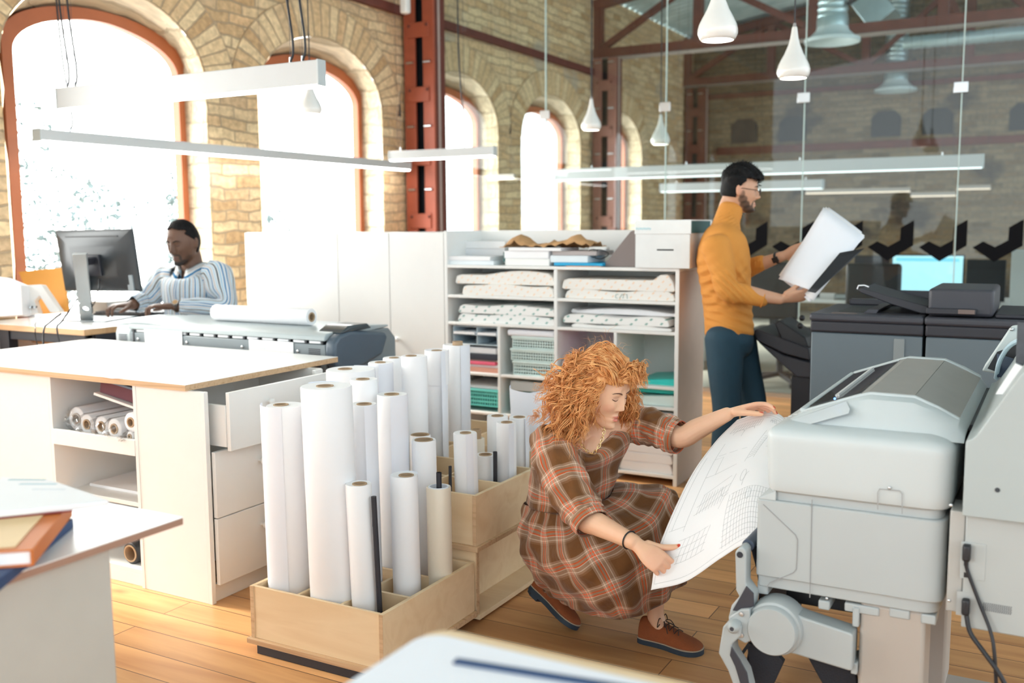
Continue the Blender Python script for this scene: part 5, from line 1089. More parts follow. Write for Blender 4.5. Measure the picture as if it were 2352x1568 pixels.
    q = MB(); q.prof_y(rprof(rear, [.004, .006, .02, .03, .03, .02, .004]), PY0-.055, PY1+.01); q.build('rear_cover', M['lgrey2'], t, bevel=.008, segs=3)
    q = MB(); q.box(-.162, .30, PY0-.02, PY1, .50, .776); q.build('rear_cabinet', M['lgrey'], t, bevel=.003)
    q = MB(); q.box(-.197, -.163, PY0-.01, PY0+.1, .53, .776); q.build('side_rail', C('rail_grey', (.40, .40, .385), .45), t, bevel=.003)
    MB().cyl(aty(2291, 1125, PY0-.0565), aty(2291, 1125, PY0-.054), .0055).build('hole', M['black'], t)
    a, b = aty(2208, 1242, PY0-.02), aty(2262, 1335, PY0-.02); MB().box(a[0], b[0], PY0-.0215, PY0-.0195, b[2], a[2]).build('connector_panel', C('panel_grey', (.40, .43, .43), .45), t, bevel=.001)
    p = aty(2222, 1262, PY0-.022); MB().box(p[0]-.007, p[0]+.007, PY0-.024, PY0-.02, p[2]-.012, p[2]+.014).build('network_port', M['black'], t)
    for dz in (0, -.013): MB().ball(p+np.array([.004, -.004, dz+.006]), .0018).build('port_light', mat('orange_led', (.9, .3, .05), .3, emit=(1, .3, .05), estr=5), t)
    for py in (1293, 1320): p2 = aty(2219, py, PY0-.0215); MB().box(p2[0]-.005, p2[0]+.005, PY0-.0225, PY0-.0195, p2[2]-.006, p2[2]+.006).build('port', M['black'], t)
    a, b = aty(2198, 1356, PY0-.02), aty(2240, 1418, PY0-.02); MB().box(a[0], b[0], PY0-.0208, PY0-.0185, b[2], a[2]).build('socket_recess', C('socket_grey', (.40, .42, .42), .5), t)
    q = MB(); a, b = aty(2257, 1382, PY0-.02), aty(2323, 1412, PY0-.02)
    for i in range(14):
        for j in range(6): q.box(a[0]+(b[0]-a[0])*(i+.2+.3*(j % 2))/14, a[0]+(b[0]-a[0])*(i+.7+.3*(j % 2))/14, PY0-.0212, PY0-.0198, b[2]+(a[2]-b[2])*(j+.25)/6, b[2]+(a[2]-b[2])*(j+.75)/6)
    q.build('vent', M['dark2'], t, smooth=0)
    # stand: column, arm with round hub, feet
    rbox('column', M['beige'], -.397, -.243, PY0+.02, PY0+.16, .035, .505, t, bevel=.01)
    rbox('column', M['beige'], -.397, -.243, PY1-.2, PY1-.06, .035, .505, t, bevel=.01)
    for y in (PY0+.09, PY1-.13): rbox('foot', M['beige'], -.62, .05, y-.04, y+.04, 0, .04, t, bevel=.01)
    rbox('column_bracket', Pg, -.413, -.397, PY0+.01, PY0+.1, .44, .49, t, bevel=.003); rbox('column_bracket', Pg, -.413, -.397, PY0+.01, PY0+.1, .315, .345, t, bevel=.003)
    hub = aty(1776, 1445, PY0-.03); hx, hz = hub[0], hub[2]
    q = MB(); q.prof_y(rprof([(hx, hz+.062), (hx+.07, hz+.040), (-.405, hz+.020), (-.405, hz-.078), (hx+.05, hz-.062), (hx, hz-.064)], .01), PY0-.015, PY0+.05); q.build('arm', Pg, t, bevel=.006, segs=3)
    q = MB(); q.lathe([(.0, -.052), (.060, -.052), (.063, -.048), (.064, -.030), (.070, -.028), (.073, -.020), (.073, .04), (0, .04)], c=(hx, PY0, hz), n=48, axis='y'); q.build('round_hub', M['pgrey'], t, smooth=40)
    # grey levers left of the hub
    def lever(pts, y0, y1, nm, m, **k):
        q = MB(); q.prism([aty(x, y, y0) for x, y in pts], (0, y1-y0, 0), 'y'); return q.build(nm, m, t, bevel=.004, segs=3, **k)
    lever([(1688, 1268), (1696, 1258), (1706, 1256), (1714, 1266), (1713, 1340), (1733, 1368), (1729, 1398), (1700, 1408), (1672, 1420), (1680, 1390), (1698, 1370), (1690, 1355)], PY0-.03, PY0+.02, 'upper_lever', Pg)
    lever([(1714, 1345), (1731, 1362), (1732, 1392), (1700, 1405), (1682, 1402)], PY0-.034, PY0-.03, 'ribbed_insert', M['dark2'])
    lever([(1672, 1418), (1700, 1400), (1722, 1398), (1728, 1470), (1712, 1478), (1690, 1466)], PY0-.045, PY0+.0, 'joint_plate', Pg)
    lever([(1660, 1440), (1675, 1425), (1702, 1440), (1700, 1462), (1680, 1480), (1682, 1500), (1712, 1550), (1722, 1590), (1690, 1590), (1672, 1540), (1650, 1500)], PY0-.06, PY0-.0, 'lower_lever', Pg)
    lever([(1680, 1484), (1700, 1515), (1716, 1545), (1724, 1590), (1706, 1590), (1688, 1530), (1676, 1505)], PY0-.064, PY0-.06, 'ribbed_insert', M['dark2'])
    p = aty(1686, 1438, PY0-.06); MB().lathe([(0, -.02), (.008, -.02), (.015, -.012), (.016, .0), (.016, .03), (0, .03)], c=p, n=24, axis='y').build('pivot', Pg, t, smooth=40); MB().lathe([(0, -.021), (.0055, -.021), (.0055, -.019)], c=p, n=16, axis='y').build('pivot_screw', M['dark2'], t)
    for px, py in ((1703, 1410), (1703, 1458)): p = aty(px, py, PY0-.046); MB().lathe([(0, -.004), (.006, -.003), (.007, .0), (0, .004)], c=p, n=16, axis='y').build('screw', M['metal'], t)
    p = aty(1699, 1274, PY0-.031); MB().lathe([(0, -.002), (.0075, -.002), (.0085, .001)], c=p, n=20, axis='y').build('socket', M['dark'], t)
    # dark catch cloth hanging in front, with its bar
    xb, zb = aty(1718, 1262, PY0+.02)[0], aty(1718, 1262, PY0+.02)[2]
    q = MB(); q.tube([(xb, PY0+.02, zb+.012), (xb, PY1-.05, zb+.012)], .016, 20); q.build('cloth_bar', C('navy_bar', (.05, .07, .11), .4), t, smooth=50)
    G = []
    for i in range(17):
        f = i/16; y = PY0+.03+(PY1-PY0-.09)*f
        G.append([(xb+.006+.10*g-.15*g*g+.01*math.sin(g*8+i*.3), y, zb+.0+(-.50*g if True else 0)) for g in np.linspace(0, 1, 10)])
    q = MB(); q.grid(G); q.build('catch_cloth', C('dark_cloth', (.012, .014, .022), .7, bump=.2, bscale=200), t, smooth=180, solid=.002, fix=False)
    MB().prism([aty(1715, 1480, PY0+.03), aty(1760, 1475, PY0+.03), aty(1800, 1520, PY0+.03), aty(1768, 1590, PY0+.03), aty(1730, 1590, PY0+.03)], (0, .02, 0), 'y').build('cloth_fold', C('dark_cloth', (.012, .014, .022), .7), t, bevel=.002)
    MB().beam(aty(1705, 1500, PY0+.0), aty(1722, 1476, PY0+.0), .008, .008).build('rod', M['black'], t)
    MB().prism([aty(1850, 1500, PY0+.06), aty(1910, 1515, PY0+.06), aty(1965, 1545, PY0+.06), aty(1970, 1590, PY0+.06), aty(1900, 1590, PY0+.06)], (0, .02, 0), 'y').build('cloth_fold', C('dark_cloth', (.012, .014, .022), .7), t, bevel=.002)
    rbox('underside_block', M['black'], -.60, -.41, PY0+.10, PY0+.5, .44, .505, t)
    # far end: stacker wing
    q = MB(); q.prism([aty(x, y, 3.40) for x, y in ((2255, 852), (2262, 838), (2318, 755), (2326, 748), (2400, 745), (2400, 860), (2300, 860))], (0, .03, 0), 'y'); q.build('stacker_wing', C('wing_grey', (.50, .56, .56), .4), t, bevel=.005)
    q = MB(); q.prism([aty(x, y, 3.395) for x, y in ((2268, 846), (2290, 808), (2312, 800), (2352, 770), (2400, 770), (2400, 860), (2300, 858))], (0, .004, 0), 'y'); q.build('stacker_opening', M['black'], t)
    MB().ball(aty(2324, 756, 3.395), .006).build('screw', M['metal'], t)
    q = MB(); q.tube(cr([aty(2288, 868, 3.36), aty(2296, 830, 3.30), aty(2318, 795, 3.2), aty(2352, 778, 3.1), aty(2400, 775, 3.0)], 6), .007, 8); q.build('curved_rim', C('pale_blue_rim', (.45, .60, .68), .3), t)
    G = [[aty(2290+x*.9, 866-y*.9, 3.34) for y in (0, 60-.3*x)] for x in (0, 20, 45, 80, 110)]
    q = MB(); q.grid(G); q.build('dark_guide', C('navy_bar', (.05, .07, .11), .4), t, solid=.004, fix=False)
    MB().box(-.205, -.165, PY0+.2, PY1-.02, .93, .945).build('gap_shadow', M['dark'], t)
    return t
M['lgrey2'] = mat('soft_grey_plastic', (.36, .405, .41), .42, var=.02)
printer()
for k, (pts, r, lab) in enumerate((([(2220, 1268, .022), (2219, 1285, .03), (2222, 1310, .028), (2250, 1385, .03), (2275, 1450, .04), (2284, 1500, .05), (2290, 1600, .05), (2300, 1700, .06)], .0042, 'black network cable hanging from the printer port'), ([(2218, 1392, .03), (2221, 1420, .035), (2230, 1455, .04), (2262, 1500, .05), (2300, 1555, .06), (2340, 1640, .06), (2360, 1700, .06)], .0055, 'thicker black power cord hanging from the printer socket'))):
    q = MB(); q.tube(cr([aty(x, y, PY0-d) for x, y, d in pts], 7), r, 8); t = thing('printer_cable', lab, 'cable', aty(pts[0][0], pts[0][1], PY0-.03)); q.build('cord', M['black'], t, smooth=60)
    p = aty(pts[0][0], pts[0][1], PY0-.035); MB().box(p[0]-.009, p[0]+.009, p[1]-.008, p[1]+.013, p[2]-.022, p[2]+.018).build('plug', M['black'], t, bevel=.006, segs=3)
q = MB(); q.prism([aty(x, y, 2.62) for x, y in ((2331, 868), (2337, 740), (2480, 760), (2480, 905))], (0, .006, 0), 'y')
t = thing('leaflet_holder', 'clear leaflet holder with a grey picture standing on the printer', 'leaflet holder', aty(2350, 868, 2.62)); q.build('picture', M['pic'] if 'pic' in M else C('grey_picture', (.05, .055, .065), .4, var=.6, scale=30), t); MB().prism([aty(x, y, 2.615) for x, y in ((2328, 876), (2330, 862), (2480, 892), (2480, 915))], (0, .05, 0), 'y').build('foot', M['acrylic'], t, smooth=0)
q = MB(); q.prism([aty(x, y, 2.60) for x, y in ((2287, 905), (2332, 835), (2420, 870), (2420, 880), (2310, 905))], (0, .02, 0), 'y')
solo(q, 'white_flap', M['paper'], 'white paper flap between the printer lid and the leaflet holder', 'paper')
# ------------------------------------------------------------------ grey office copiers
CY = 4.60
def copier(x0, x1, label, feeder):
    t = thing('office_copier', label, 'copier', ((x0+x1)/2, CY+.3, 0), group='grey copiers in front of the glass')
    rbox('body', M['copier_grey'], x0+.004, x1-.004, CY+.01, CY+.60, .0, .958, t, bevel=.006)
    rbox('plinth', M['dark'], x0+.02, x1-.02, CY+.02, CY+.58, 0, .06, t)
    rbox('dark_band', M['dark'], x0, x1, CY, CY+.61, .96, 1.012, t, bevel=.01, segs=3)
    rbox('top_slab', M['dark2'], x0-.004, x1, CY-.008, CY+.61, 1.010, 1.046, t, bevel=.012, segs=3)
    return t
cx0, cx1, cx2 = -.986, -.504, -.10+.32
t = copier(cx0, cx1, 'left grey copier with sunken dark output tray on top', False)
rbox('door_strip', C('pale_strip', (.22, .25, .26), .5), cx1-.12, cx1-.075, CY+.004, CY+.012, .30, .945, t)
for a, b in ((cx0+.10, cx0+.22), (cx0+.27, cx1-.04)): rbox('tray_recess', M['black'], a, b, CY+.12, CY+.5, 1.044, 1.0475, t)
q = MB(); q.prof_y([(cx0+.215, 1.046), (cx0+.235, 1.062), (cx0+.28, 1.062), (cx0+.27, 1.046)], CY+.10, CY+.55); q.build('tray_ridge', M['dark2'], t)
rbox('rear_rail', M['dark2'], cx0+.07, cx1, CY+.55, CY+.61, 1.046, 1.075, t, bevel=.006)
rbox('control_strip', C('warm_keys', (.16, .12, .11), .5), cx0+.09, cx0+.20, CY+.01, CY+.05, 1.0465, 1.049, t)
t = copier(cx1+.006, cx2, 'right grey copier carrying the boxy dark document feeder', True)
rbox('document_feeder', M['dark2'], -.493, -.235, CY+.03, CY+.5, 1.05, 1.168, t, bevel=.015, segs=3); rbox('feeder_step', M['dark'], -.497, -.30, CY+.0, CY+.03, 1.06, 1.085, t, bevel=.004)
rbox('feeder_label', C('warm_keys', (.16, .12, .11), .5), -.37, -.305, CY-.003, CY+.0, 1.064, 1.083, t)
rbox('scanner_lid', M['dark'], -.23, cx2-.02, CY+.04, CY+.55, 1.047, 1.066, t, bevel=.006)
q = MB(); q.prof_y([(-.80, 1.150), (-.785, 1.160), (-.66, 1.125), (-.50, 1.085), (-.50, 1.052), (-.53, 1.052), (-.66, 1.09), (-.79, 1.138)], CY+.1, CY+.45); q.build('feed_tray', M['dark'], t, bevel=.004)
q = MB(); q.tube([(-.805, CY+.12, 1.152), (-.80, CY+.12, 1.168), (-.775, CY+.12, 1.170), (-.755, CY+.12, 1.163)], .004, 6); q.build('wire_stop', M['metal'], t)
rbox('feed_tray_wall', M['dark2'], -.665, -.49, CY+.44, CY+.47, 1.06, 1.13, t, bevel=.004)
# finisher trays left of the copier
t = thing('finisher_unit', 'dark sloping output trays attached left of the grey copier', 'finisher', (-1.2, 5.3, 0))
q = MB(); q.prism([aty(x, y, 5.2) for x, y in ((1731, 765), (1736, 755), (1858, 800), (1861, 828), (1800, 812), (1738, 782))], (0, .35, 0), 'y'); q.build('upper_tray', M['dark'], t, bevel=.006)
q = MB(); q.prism([aty(x, y, 5.22) for x, y in ((1778, 742), (1790, 735), (1850, 775), (1858, 798), (1800, 790))], (0, .25, 0), 'y'); q.build('bracket', M['black'], t, bevel=.006)
q = MB(); q.prism([aty(x, y, 5.24) for x, y in ((1740, 784), (1800, 815), (1862, 832), (1862, 868), (1830, 866), (1795, 836))], (0, .3, 0), 'y'); q.build('lower_tray', M['dark2'], t, bevel=.006)
for px, py in ((1795, 742), (1842, 730), (1838, 748)): MB().ball(aty(px, py, 5.25), .016).build('knob', M['black'], t)
a = aty(1860, 868, 5.24); rbox('stand', M['dark'], a[0]-.10, a[0]-.0, 5.26, 5.5, 0, a[2], t, bevel=.004)
# ------------------------------------------------------------------ office beyond the glass
OY = 9.6
t = thing('long_desk', 'long pale desk beyond the glass carrying the monitors', 'desk', (-.8, OY+.4, 0))
rbox('desktop', M['white_top'], -3.2, 2.5, OY-.15, OY+.8, .715, .745, t)
for x in (-3.1, -1.4, .6, 2.4): rbox('leg', M['metal'], x-.03, x+.03, OY-.1, OY+.75, 0, .715, t)
def screen(p0, p1, y0, y1, Y, m, label, back='dark'):
    a, b = aty(p0, y1, Y), aty(p1, y0, Y); t = thing('computer_screen', label, 'monitor', ((a[0]+b[0])/2, Y+.1, .745), group='monitors beyond the glass')
    MB().box(a[0]-.012, b[0]+.012, Y+.002, Y+.04, a[2]-.012, b[2]+.012).build('housing', M['black'], t, bevel=.004); MB().box(a[0], b[0], Y-.001, Y+.002, a[2], b[2]).build('display', m, t)
    c = (a[0]+b[0])/2; rbox('stand', M['dark'], c-.04, c+.04, Y+.04, Y+.08, .745, (a[2]+b[2])/2, t); rbox('foot', M['dark'], c-.12, c+.12, Y-.03, Y+.15, .7452, .757, t)
    return t, a, b
t, a, b = screen(2048, 2213, 588, 666, OY, M['screen'], 'lit light blue monitor beyond the glass under the black zigzag')
MB().box(a[0]+.03, b[0]-.03, OY-.002, OY-.0012, b[2]-.05, b[2]-.02).build('toolbar', mat('screen_toolbar', (.05, .25, .35), .4, emit=(.20, .62, .80), estr=.8), t)
screen(2220, 2308, 600, 688, OY-.1, M['black'], 'black monitor right of the lit one beyond the glass')
screen(1962, 2040, 590, 690, OY+.25, M['dark'], 'dark monitor left of the lit one beyond the glass')
screen(1790, 1880, 610, 690, OY+.15, M['dark2'], 'dark grey monitor behind the papers of the standing man')
a, b = aty(2318, 690, 9.0), aty(2400, 575, 9.0); solo(MB().box(a[0], b[0], 9.0, 9.3, 0, b[2]), 'white_partition', M['wgrey'], 'pale office partition at the right edge beyond the glass', 'partition', bevel=.004)
for px, lab, dx in ((1790, 'black office chair beyond the glass right of the jeans', 0), (2010, 'black office chair hidden behind the copier beyond the glass', .1)):
    p = aty(px, 870, 8.95); x = p[0]; t = thing('swivel_chair', lab, 'chair', (x, 8.95, 0), group='black chairs beyond the glass')
    for k in range(5):
        an = 2*math.pi*k/5+.3; c = np.array([x, 8.95, .10]); e = c+np.array([math.cos(an)*.30, math.sin(an)*.30, -.03]); MB().beam(c, e, .04, .035).build('foot', M['dark'], t, bevel=.004); MB().ball(e-np.array([0, 0, .03]), (.03, .03, .035)).build('caster', M['black'], t)
    MB().cyl((x, 8.95, .1), (x, 8.95, .44), .03).build('post', M['dark'], t); rbox('seat', M['black'], x-.25, x+.25, 8.72, 9.18, .44, .52, t, bevel=.03, segs=3)
    rbox('backrest', M['black'], x-.22, x+.22, 8.64, 8.70, .62, 1.12, t, bevel=.03, segs=3); rbox('back_arm', M['dark'], x-.03, x+.03, 8.66, 8.76, .46, .70, t)
t = thing('acrylic_stand', 'clear acrylic stand on the desk beyond the glass', 'stand', aty(1955, 698, OY)); a, b = aty(1915, 700, OY-.12), aty(1972, 678, OY-.12)
MB().box(a[0], b[0], OY-.12, OY+.05, .7455, .75).build('base', M['acrylic'], t); MB().box(a[0], b[0], OY-.12, OY-.115, .745, b[2]).build('front', M['acrylic'], t); MB().box(a[0], b[0], OY-.12, OY+.05, b[2], b[2]+.006).build('shelf', M['acrylic'], t)
# warm strip lamps reflected / hanging in the office
for k, (x0, x1, y, Y) in enumerate(((1850, 2090, 441, 13.0), (2092, 2195, 449, 13.6), (2197, 2275, 433, 14.2), (1120, 1180, 410, 9.6))):
    a, b = aty(x0, y, Y), aty(x1, y, Y); t = thing('strip_lamp', ['thin warm strip lamp beyond the glass above the copiers', 'short warm strip lamp right of the long thin one', 'short warm strip lamp at the far right beyond the glass', 'thin warm strip lamp across the far narrow windows'][k], 'strip lamp', (a+b)/2, group='thin strip lamps beyond the glass')
    z = (a[2]+b[2])/2; MB().box(a[0], b[0], Y, Y+.04, z, z+.045).build('housing', M['beige'], t); MB().box(a[0], b[0], Y+.002, Y+.038, z-.012, z).build('diffuser', mat('warm_strip_%d' % k, (.9, .8, .7), .4, emit=(1, .80, .62), estr=.7), t)
    for x in (a[0]+.05, b[0]-.05): MB().cyl((x, Y+.02, z+.04), (x, Y+.02, roof(x)), .0015, n=6).build('wire', M['dark2'], t)
# ------------------------------------------------------------------ people
HR = np.array([math.cos(YAW), math.sin(YAW), 0]); HB = np.array([math.sin(YAW), -math.cos(YAW), 0]); UZ = np.array([0, 0, 1.0])
def facing(az, pitch, roll=0):
    a, p = math.radians(az), math.radians(pitch); h = math.cos(a)*HB+math.sin(a)*HR
    f = math.cos(p)*h-math.sin(p)*UZ; u = math.sin(p)*h+math.cos(p)*UZ; l = np.cross(u, f)
    if roll: c, s = math.cos(math.radians(roll)), math.sin(math.radians(roll)); u, l = c*u+s*l, c*l-s*u
    return l, f, u      # person's left, forward, up
def sstep(a, b, x): t = np.clip((x-a)/(b-a), 0, 1); return t*t*(3-2*t)
def head_fn(x, y, z, female):
    """x,y,z unit-sphere direction arrays -> head coordinates (x left, y forward, z up), metres"""
    X, Y, Z = .0735*x, .094*y, .116*z
    t = np.clip(-Z/.116, 0, 1)
    X = X*(1-(.34 if female else .26)*t**1.7); Y = np.where(y < 0, Y*(1-.50*sstep(.15, .9, t)), Y*(1-.05*t))
    X = X*(1+.06*np.exp(-((Z-.03)/.05)**2)*(y < .3)); Y = np.where(y > 0, np.minimum(Y, .082+.08*(Y-.082)), Y)
    fm = sstep(.25, .65, y)
    g = lambda cx, cz, sx, sz: np.exp(-((X-cx)/sx)**2-((Z-cz)/sz)**2)
    g2 = lambda cx, cz, sx, sz: g(cx, cz, sx, sz)+g(-cx, cz, sx, sz)
    k = .9 if female else 1.25
    D = .009*k*g(0, .008, .0085, .022)+.019*k*g(0, -.024, .0095, .011)+.012*k*g(0, -.009, .0085, .014)+.007*g2(.0115, -.029, .0065, .006)
    D += -.011*g2(.030, .009, .014, .010)+.0065*g2(.030, .007, .010, .0075)+(.002 if female else .005)*g2(.027, .027, .016, .007)
    D += .004*g2(.040, -.022, .015, .015)+.0075*g(0, -.0545, .017, .0045)+.0085*g(0, -.0655, .0145, .0055)-.0035*g(0, -.0600, .019, .0018)-.004*g(0, -.0775, .017, .006)
    D += .040*sstep(.35, .92, t)*np.exp(-(X/.040)**2)*sstep(.02, .38, y)/np.maximum(fm, .05)
    D += (.005 if female else .008)*g(0, -.098, .017, .013)-.003*g2(.030, -.055, .012, .014)
    return X, Y+D*fm, Z
def head_geo(mb, O, fr, s=1.0, female=False, nu=110, nv=80, ears=True):
    L_, F_, U_ = fr; M3 = np.stack([L_, F_, U_], 1)
    th = np.linspace(0.012, math.pi-.012, nv+1)[:, None]; ph = np.linspace(0, 2*math.pi, nu, endpoint=False)[None, :]
    x = np.sin(th)*np.cos(ph); y = np.sin(th)*np.sin(ph); z = np.cos(th)+0*ph
    X, Y, Z = head_fn(x, y, z, female); P_ = np.stack([X, Y, Z], -1).reshape(-1, 3)*s
    V = O+P_@M3.T
    F = [(i*nu+k, (i+1)*nu+k, (i+1)*nu+(k+1) % nu, i*nu+(k+1) % nu) for i in range(nv) for k in range(nu)]+[tuple(range(nu)), tuple(nv*nu+k for k in range(nu-1, -1, -1))]
    mb.add(V, F)
    if ears:
        for sx in (-1, 1):
            mb.ball(O+M3@(np.array([sx*.076, -.006, -.002])*s), np.array([.008, .017, .030])*s, M=M3@Matrix_rot(sx))
            mb.ball(O+M3@(np.array([sx*.081, -.011, .006])*s), np.array([.006, .013, .022])*s, M=M3@Matrix_rot(sx))
    return M3
_th = np.linspace(.05, math.pi-.05, 160)[:, None]; _ph = np.linspace(.15, math.pi-.15, 160)[None, :]
def face_y(x, z, female):
    X, Y, Z = head_fn(np.sin(_th)*np.cos(_ph), np.sin(_th)*np.sin(_ph), np.cos(_th)+0*_ph, female); k = np.argmin((X-x)**2+(Z-z)**2); return Y.ravel()[k]
def brows(nm, O, M3, s, m, parent, female, th=1.0):
    q = MB()
    for sx in (-1, 1):
        def cur(pts, rr, lift):
            P_ = cr([O+M3@(np.array([sx*x, face_y(x, z, female)+lift, z])*s) for x, z in pts], 5); R_ = cr(np.array(rr)[:, None]*s, 5)[:, 0]; q.tube(P_, np.stack([R_*.6, R_], 1), 7, ref=M3[:, 1])
        cur([(.012, .0245), (.020, .0285), (.032, .0310), (.042, .0285), (.048, .0240)], [.0014*th, .0021*th, .0020*th, .0013*th, .0004], .0006)
        cur([(.019, .0065), (.025, .0040), (.032, .0036), (.039, .0052), (.044, .0080)], [.0005, .0011, .0014, .0014, .0006] if female else [.0004, .0008, .0009, .0009, .0004], .0010)
    return q.build(nm, m, parent, smooth=180)
def Matrix_rot(sx):
    a = sx*.35; return np.array([[math.cos(a), -math.sin(a), 0], [math.sin(a), math.cos(a), 0], [0, 0, 1]])
def limb(mb, P, R, n=16, per=6, ref=None):
    P = np.asarray(P, float); R = np.asarray(R, float); PP = cr(P, per); RR = cr(R.reshape(len(P), -1), per)
    r0, r1 = RR[0].min(), RR[-1].min(); d0, d1 = nrm(PP[0]-PP[1]), nrm(PP[-1]-PP[-2])
    def cap(p, r, d, q): return [p+d*r*q*math.sin(a) for a in (.5, 1.0, 1.45)], [math.cos(a) for a in (.5, 1.0, 1.45)]
    a, fa = cap(PP[0], r0, d0, .8); b, fb = cap(PP[-1], r1, d1, .8)
    PP = np.vstack([a[::-1], PP, b]); RR = np.vstack([[RR[0]*f for f in fa[::-1]], RR, [RR[-1]*f for f in fb]])
    mb.tube(PP, RR if RR.shape[1] == 2 else RR[:, 0], n, True, ref=ref)
def rotv(v, ax, a): v = np.asarray(v, float); ax = nrm(ax); return v*math.cos(a)+np.cross(ax, v)*math.sin(a)+ax*np.dot(ax, v)*(1-math.cos(a))
def hand_geo(mb, Wp, F, N, S, k=1.0, curls=((20, 30, 20),)*4, thumb=(45, 15, 20), spread=4, rk=1.0):
    """Wp wrist, F towards the fingers, N out of the palm, S towards the thumb side; returns finger tips (index..little, thumb) and nail directions"""
    F = nrm(F); N = nrm(N-F*np.dot(N, F)); S = nrm(np.cross(F, N)) if np.dot(np.cross(F, N), S) > 0 else -nrm(np.cross(F, N))
    Pl = .088*k
    limb(mb, [Wp-F*.03*k, Wp, Wp+F*.03*k, Wp+F*.062*k, Wp+F*Pl], [(.0185*k, .0245*k), (.0175*k, .025*k), (.0165*k, .034*k), (.0145*k, .039*k), (.0115*k, .038*k)], 18, 4, ref=N)
    tips = []
    for i, (off, L_, r) in enumerate(((.029, .073, .0084), (.0098, .080, .0087), (-.0098, .074, .0082), (-.028, .058, .0073))):
        ax = np.cross(F, N); base = Wp+F*(Pl-(.004, 0, .003, .010)[i]*k)+S*off*k; d = rotv(F, N, math.radians((1.5-i)*spread)*np.sign(np.dot(np.cross(N, F), S))); c = curls[i]; P_ = [base-d*.02*k, base]; a = 0; seg = (.45, .32, .25)
        for q in range(3):
            a += math.radians(c[q]); dd = rotv(d, np.cross(d, N), a); P_.append(P_[-1]+dd*L_*k*seg[q])
        r *= k*rk; limb(mb, P_, [r*1.12, r*1.1, r*1.0, r*.92, r*.72], 12, 5); tips.append((P_[-1], dd, rotv(-N, np.cross(d, N), a)))
    out, fl, bend = [math.radians(v) for v in thumb]
    b0 = Wp+F*.012*k+S*.022*k+N*.006*k; d = nrm(F*math.cos(out)+S*math.sin(out)+N*math.sin(fl)); d2 = nrm(d*math.cos(bend)+(F*.8-S*.3+N*.2)*math.sin(bend)); d3 = nrm(d2*math.cos(bend*.7)+(F*.8-S*.4+N*.2)*math.sin(bend*.7))
    P_ = [b0, b0+d*.040*k, b0+d*.040*k+d2*.036*k, b0+d*.040*k+d2*.036*k+d3*.030*k]
    limb(mb, P_, [.0165*k, .0118*k*rk, .0102*k*rk, .0080*k*rk], 12, 6); tips.append((P_[-1], d3, nrm(np.cross(d3, np.cross(N, d3))*-1)))
    return tips
def fuse(mb, voxel, it=3, fac=.5):
    me = bpy.data.meshes.new('tmp'); me.from_pydata(mb.v, [], mb.f); me.update(); o = bpy.data.objects.new('tmp', me); COL.objects.link(o)
    r = o.modifiers.new('r', 'REMESH'); r.mode = 'VOXEL'; r.voxel_size = voxel
    s = o.modifiers.new('s', 'SMOOTH'); s.iterations = it; s.factor = fac
    dg = bpy.context.evaluated_depsgraph_get(); ev = o.evaluated_get(dg); m2 = ev.to_mesh()
    n = len(m2.vertices); V = np.zeros(n*3, np.float32); m2.vertices.foreach_get('co', V); F = [tuple(p.vertices) for p in m2.polygons]
    ev.to_mesh_clear(); bpy.data.objects.remove(o); bpy.data.meshes.remove(me)
    return V.reshape(-1, 3).astype(float), F
def paint(o, V, base, spots):
    """base colour plus soft coloured zones; a zone is (centre, axes 3x3, radii, colour, strength)"""
    Cc = np.tile(np.array(base, float), (len(V), 1))
    for c, A, r, col, st in spots:
        q = ((V-c)@A)/np.array(r); d = np.sqrt((q**2).sum(1)); w = (1-sstep(.75, 1.15, d))*st; Cc = Cc*(1-w[:, None])+np.array(col)*w[:, None]
    at_ = o.data.color_attributes.new('Col', 'FLOAT_COLOR', 'POINT'); at_.data.foreach_set('color', np.hstack([Cc, np.ones((len(V), 1))]).astype(np.float32).ravel())
def face_spots(O, M3, s, lip, brow, lash, female):
    P = lambda x, y, z: O+M3@(np.array([x, y, z])*s)
    sp = [(P(0, .093, -.0550), M3, np.array([.0175, .03, .0042])*s, lip, .85), (P(0, .093, -.0645), M3, np.array([.0155, .03, .0050])*s, lip, .85), (P(0, .095, -.0600), M3, np.array([.019, .03, .0012])*s, [v*.45 for v in lip], .8)]
    for sx in (-1, 1):
        for dx, dz, w in ((-.009, -.001, .007), (0, .0012, .008), (.009, .0005, .007), (.016, -.0025, .005)): sp.append((P(sx*(.029+dx), .08, .0285+dz), M3, np.array([w, .03, .0024 if female else .0036])*s, brow, .22))
        for dx, dz in ((-.010, .0005), (-.004, -.0022), (.003, -.0028), (.010, -.0010)): sp.append((P(sx*(.030+dx), .08, .0055+dz), M3, np.array([.0052, .03, .0020])*s, lash, .18))
        sp.append((P(sx*.012, .098, -.034), M3, np.array([.004, .012, .0022])*s, [v*.4 for v in lip], .6))
        if female: sp.append((P(sx*.040, .07, -.024), M3, np.array([.020, .03, .016])*s, (.78, .36, .26), .30)); sp.append((P(sx*.030, .08, .012), M3, np.array([.014, .03, .006])*s, (.42, .22, .17), .35))
    return sp
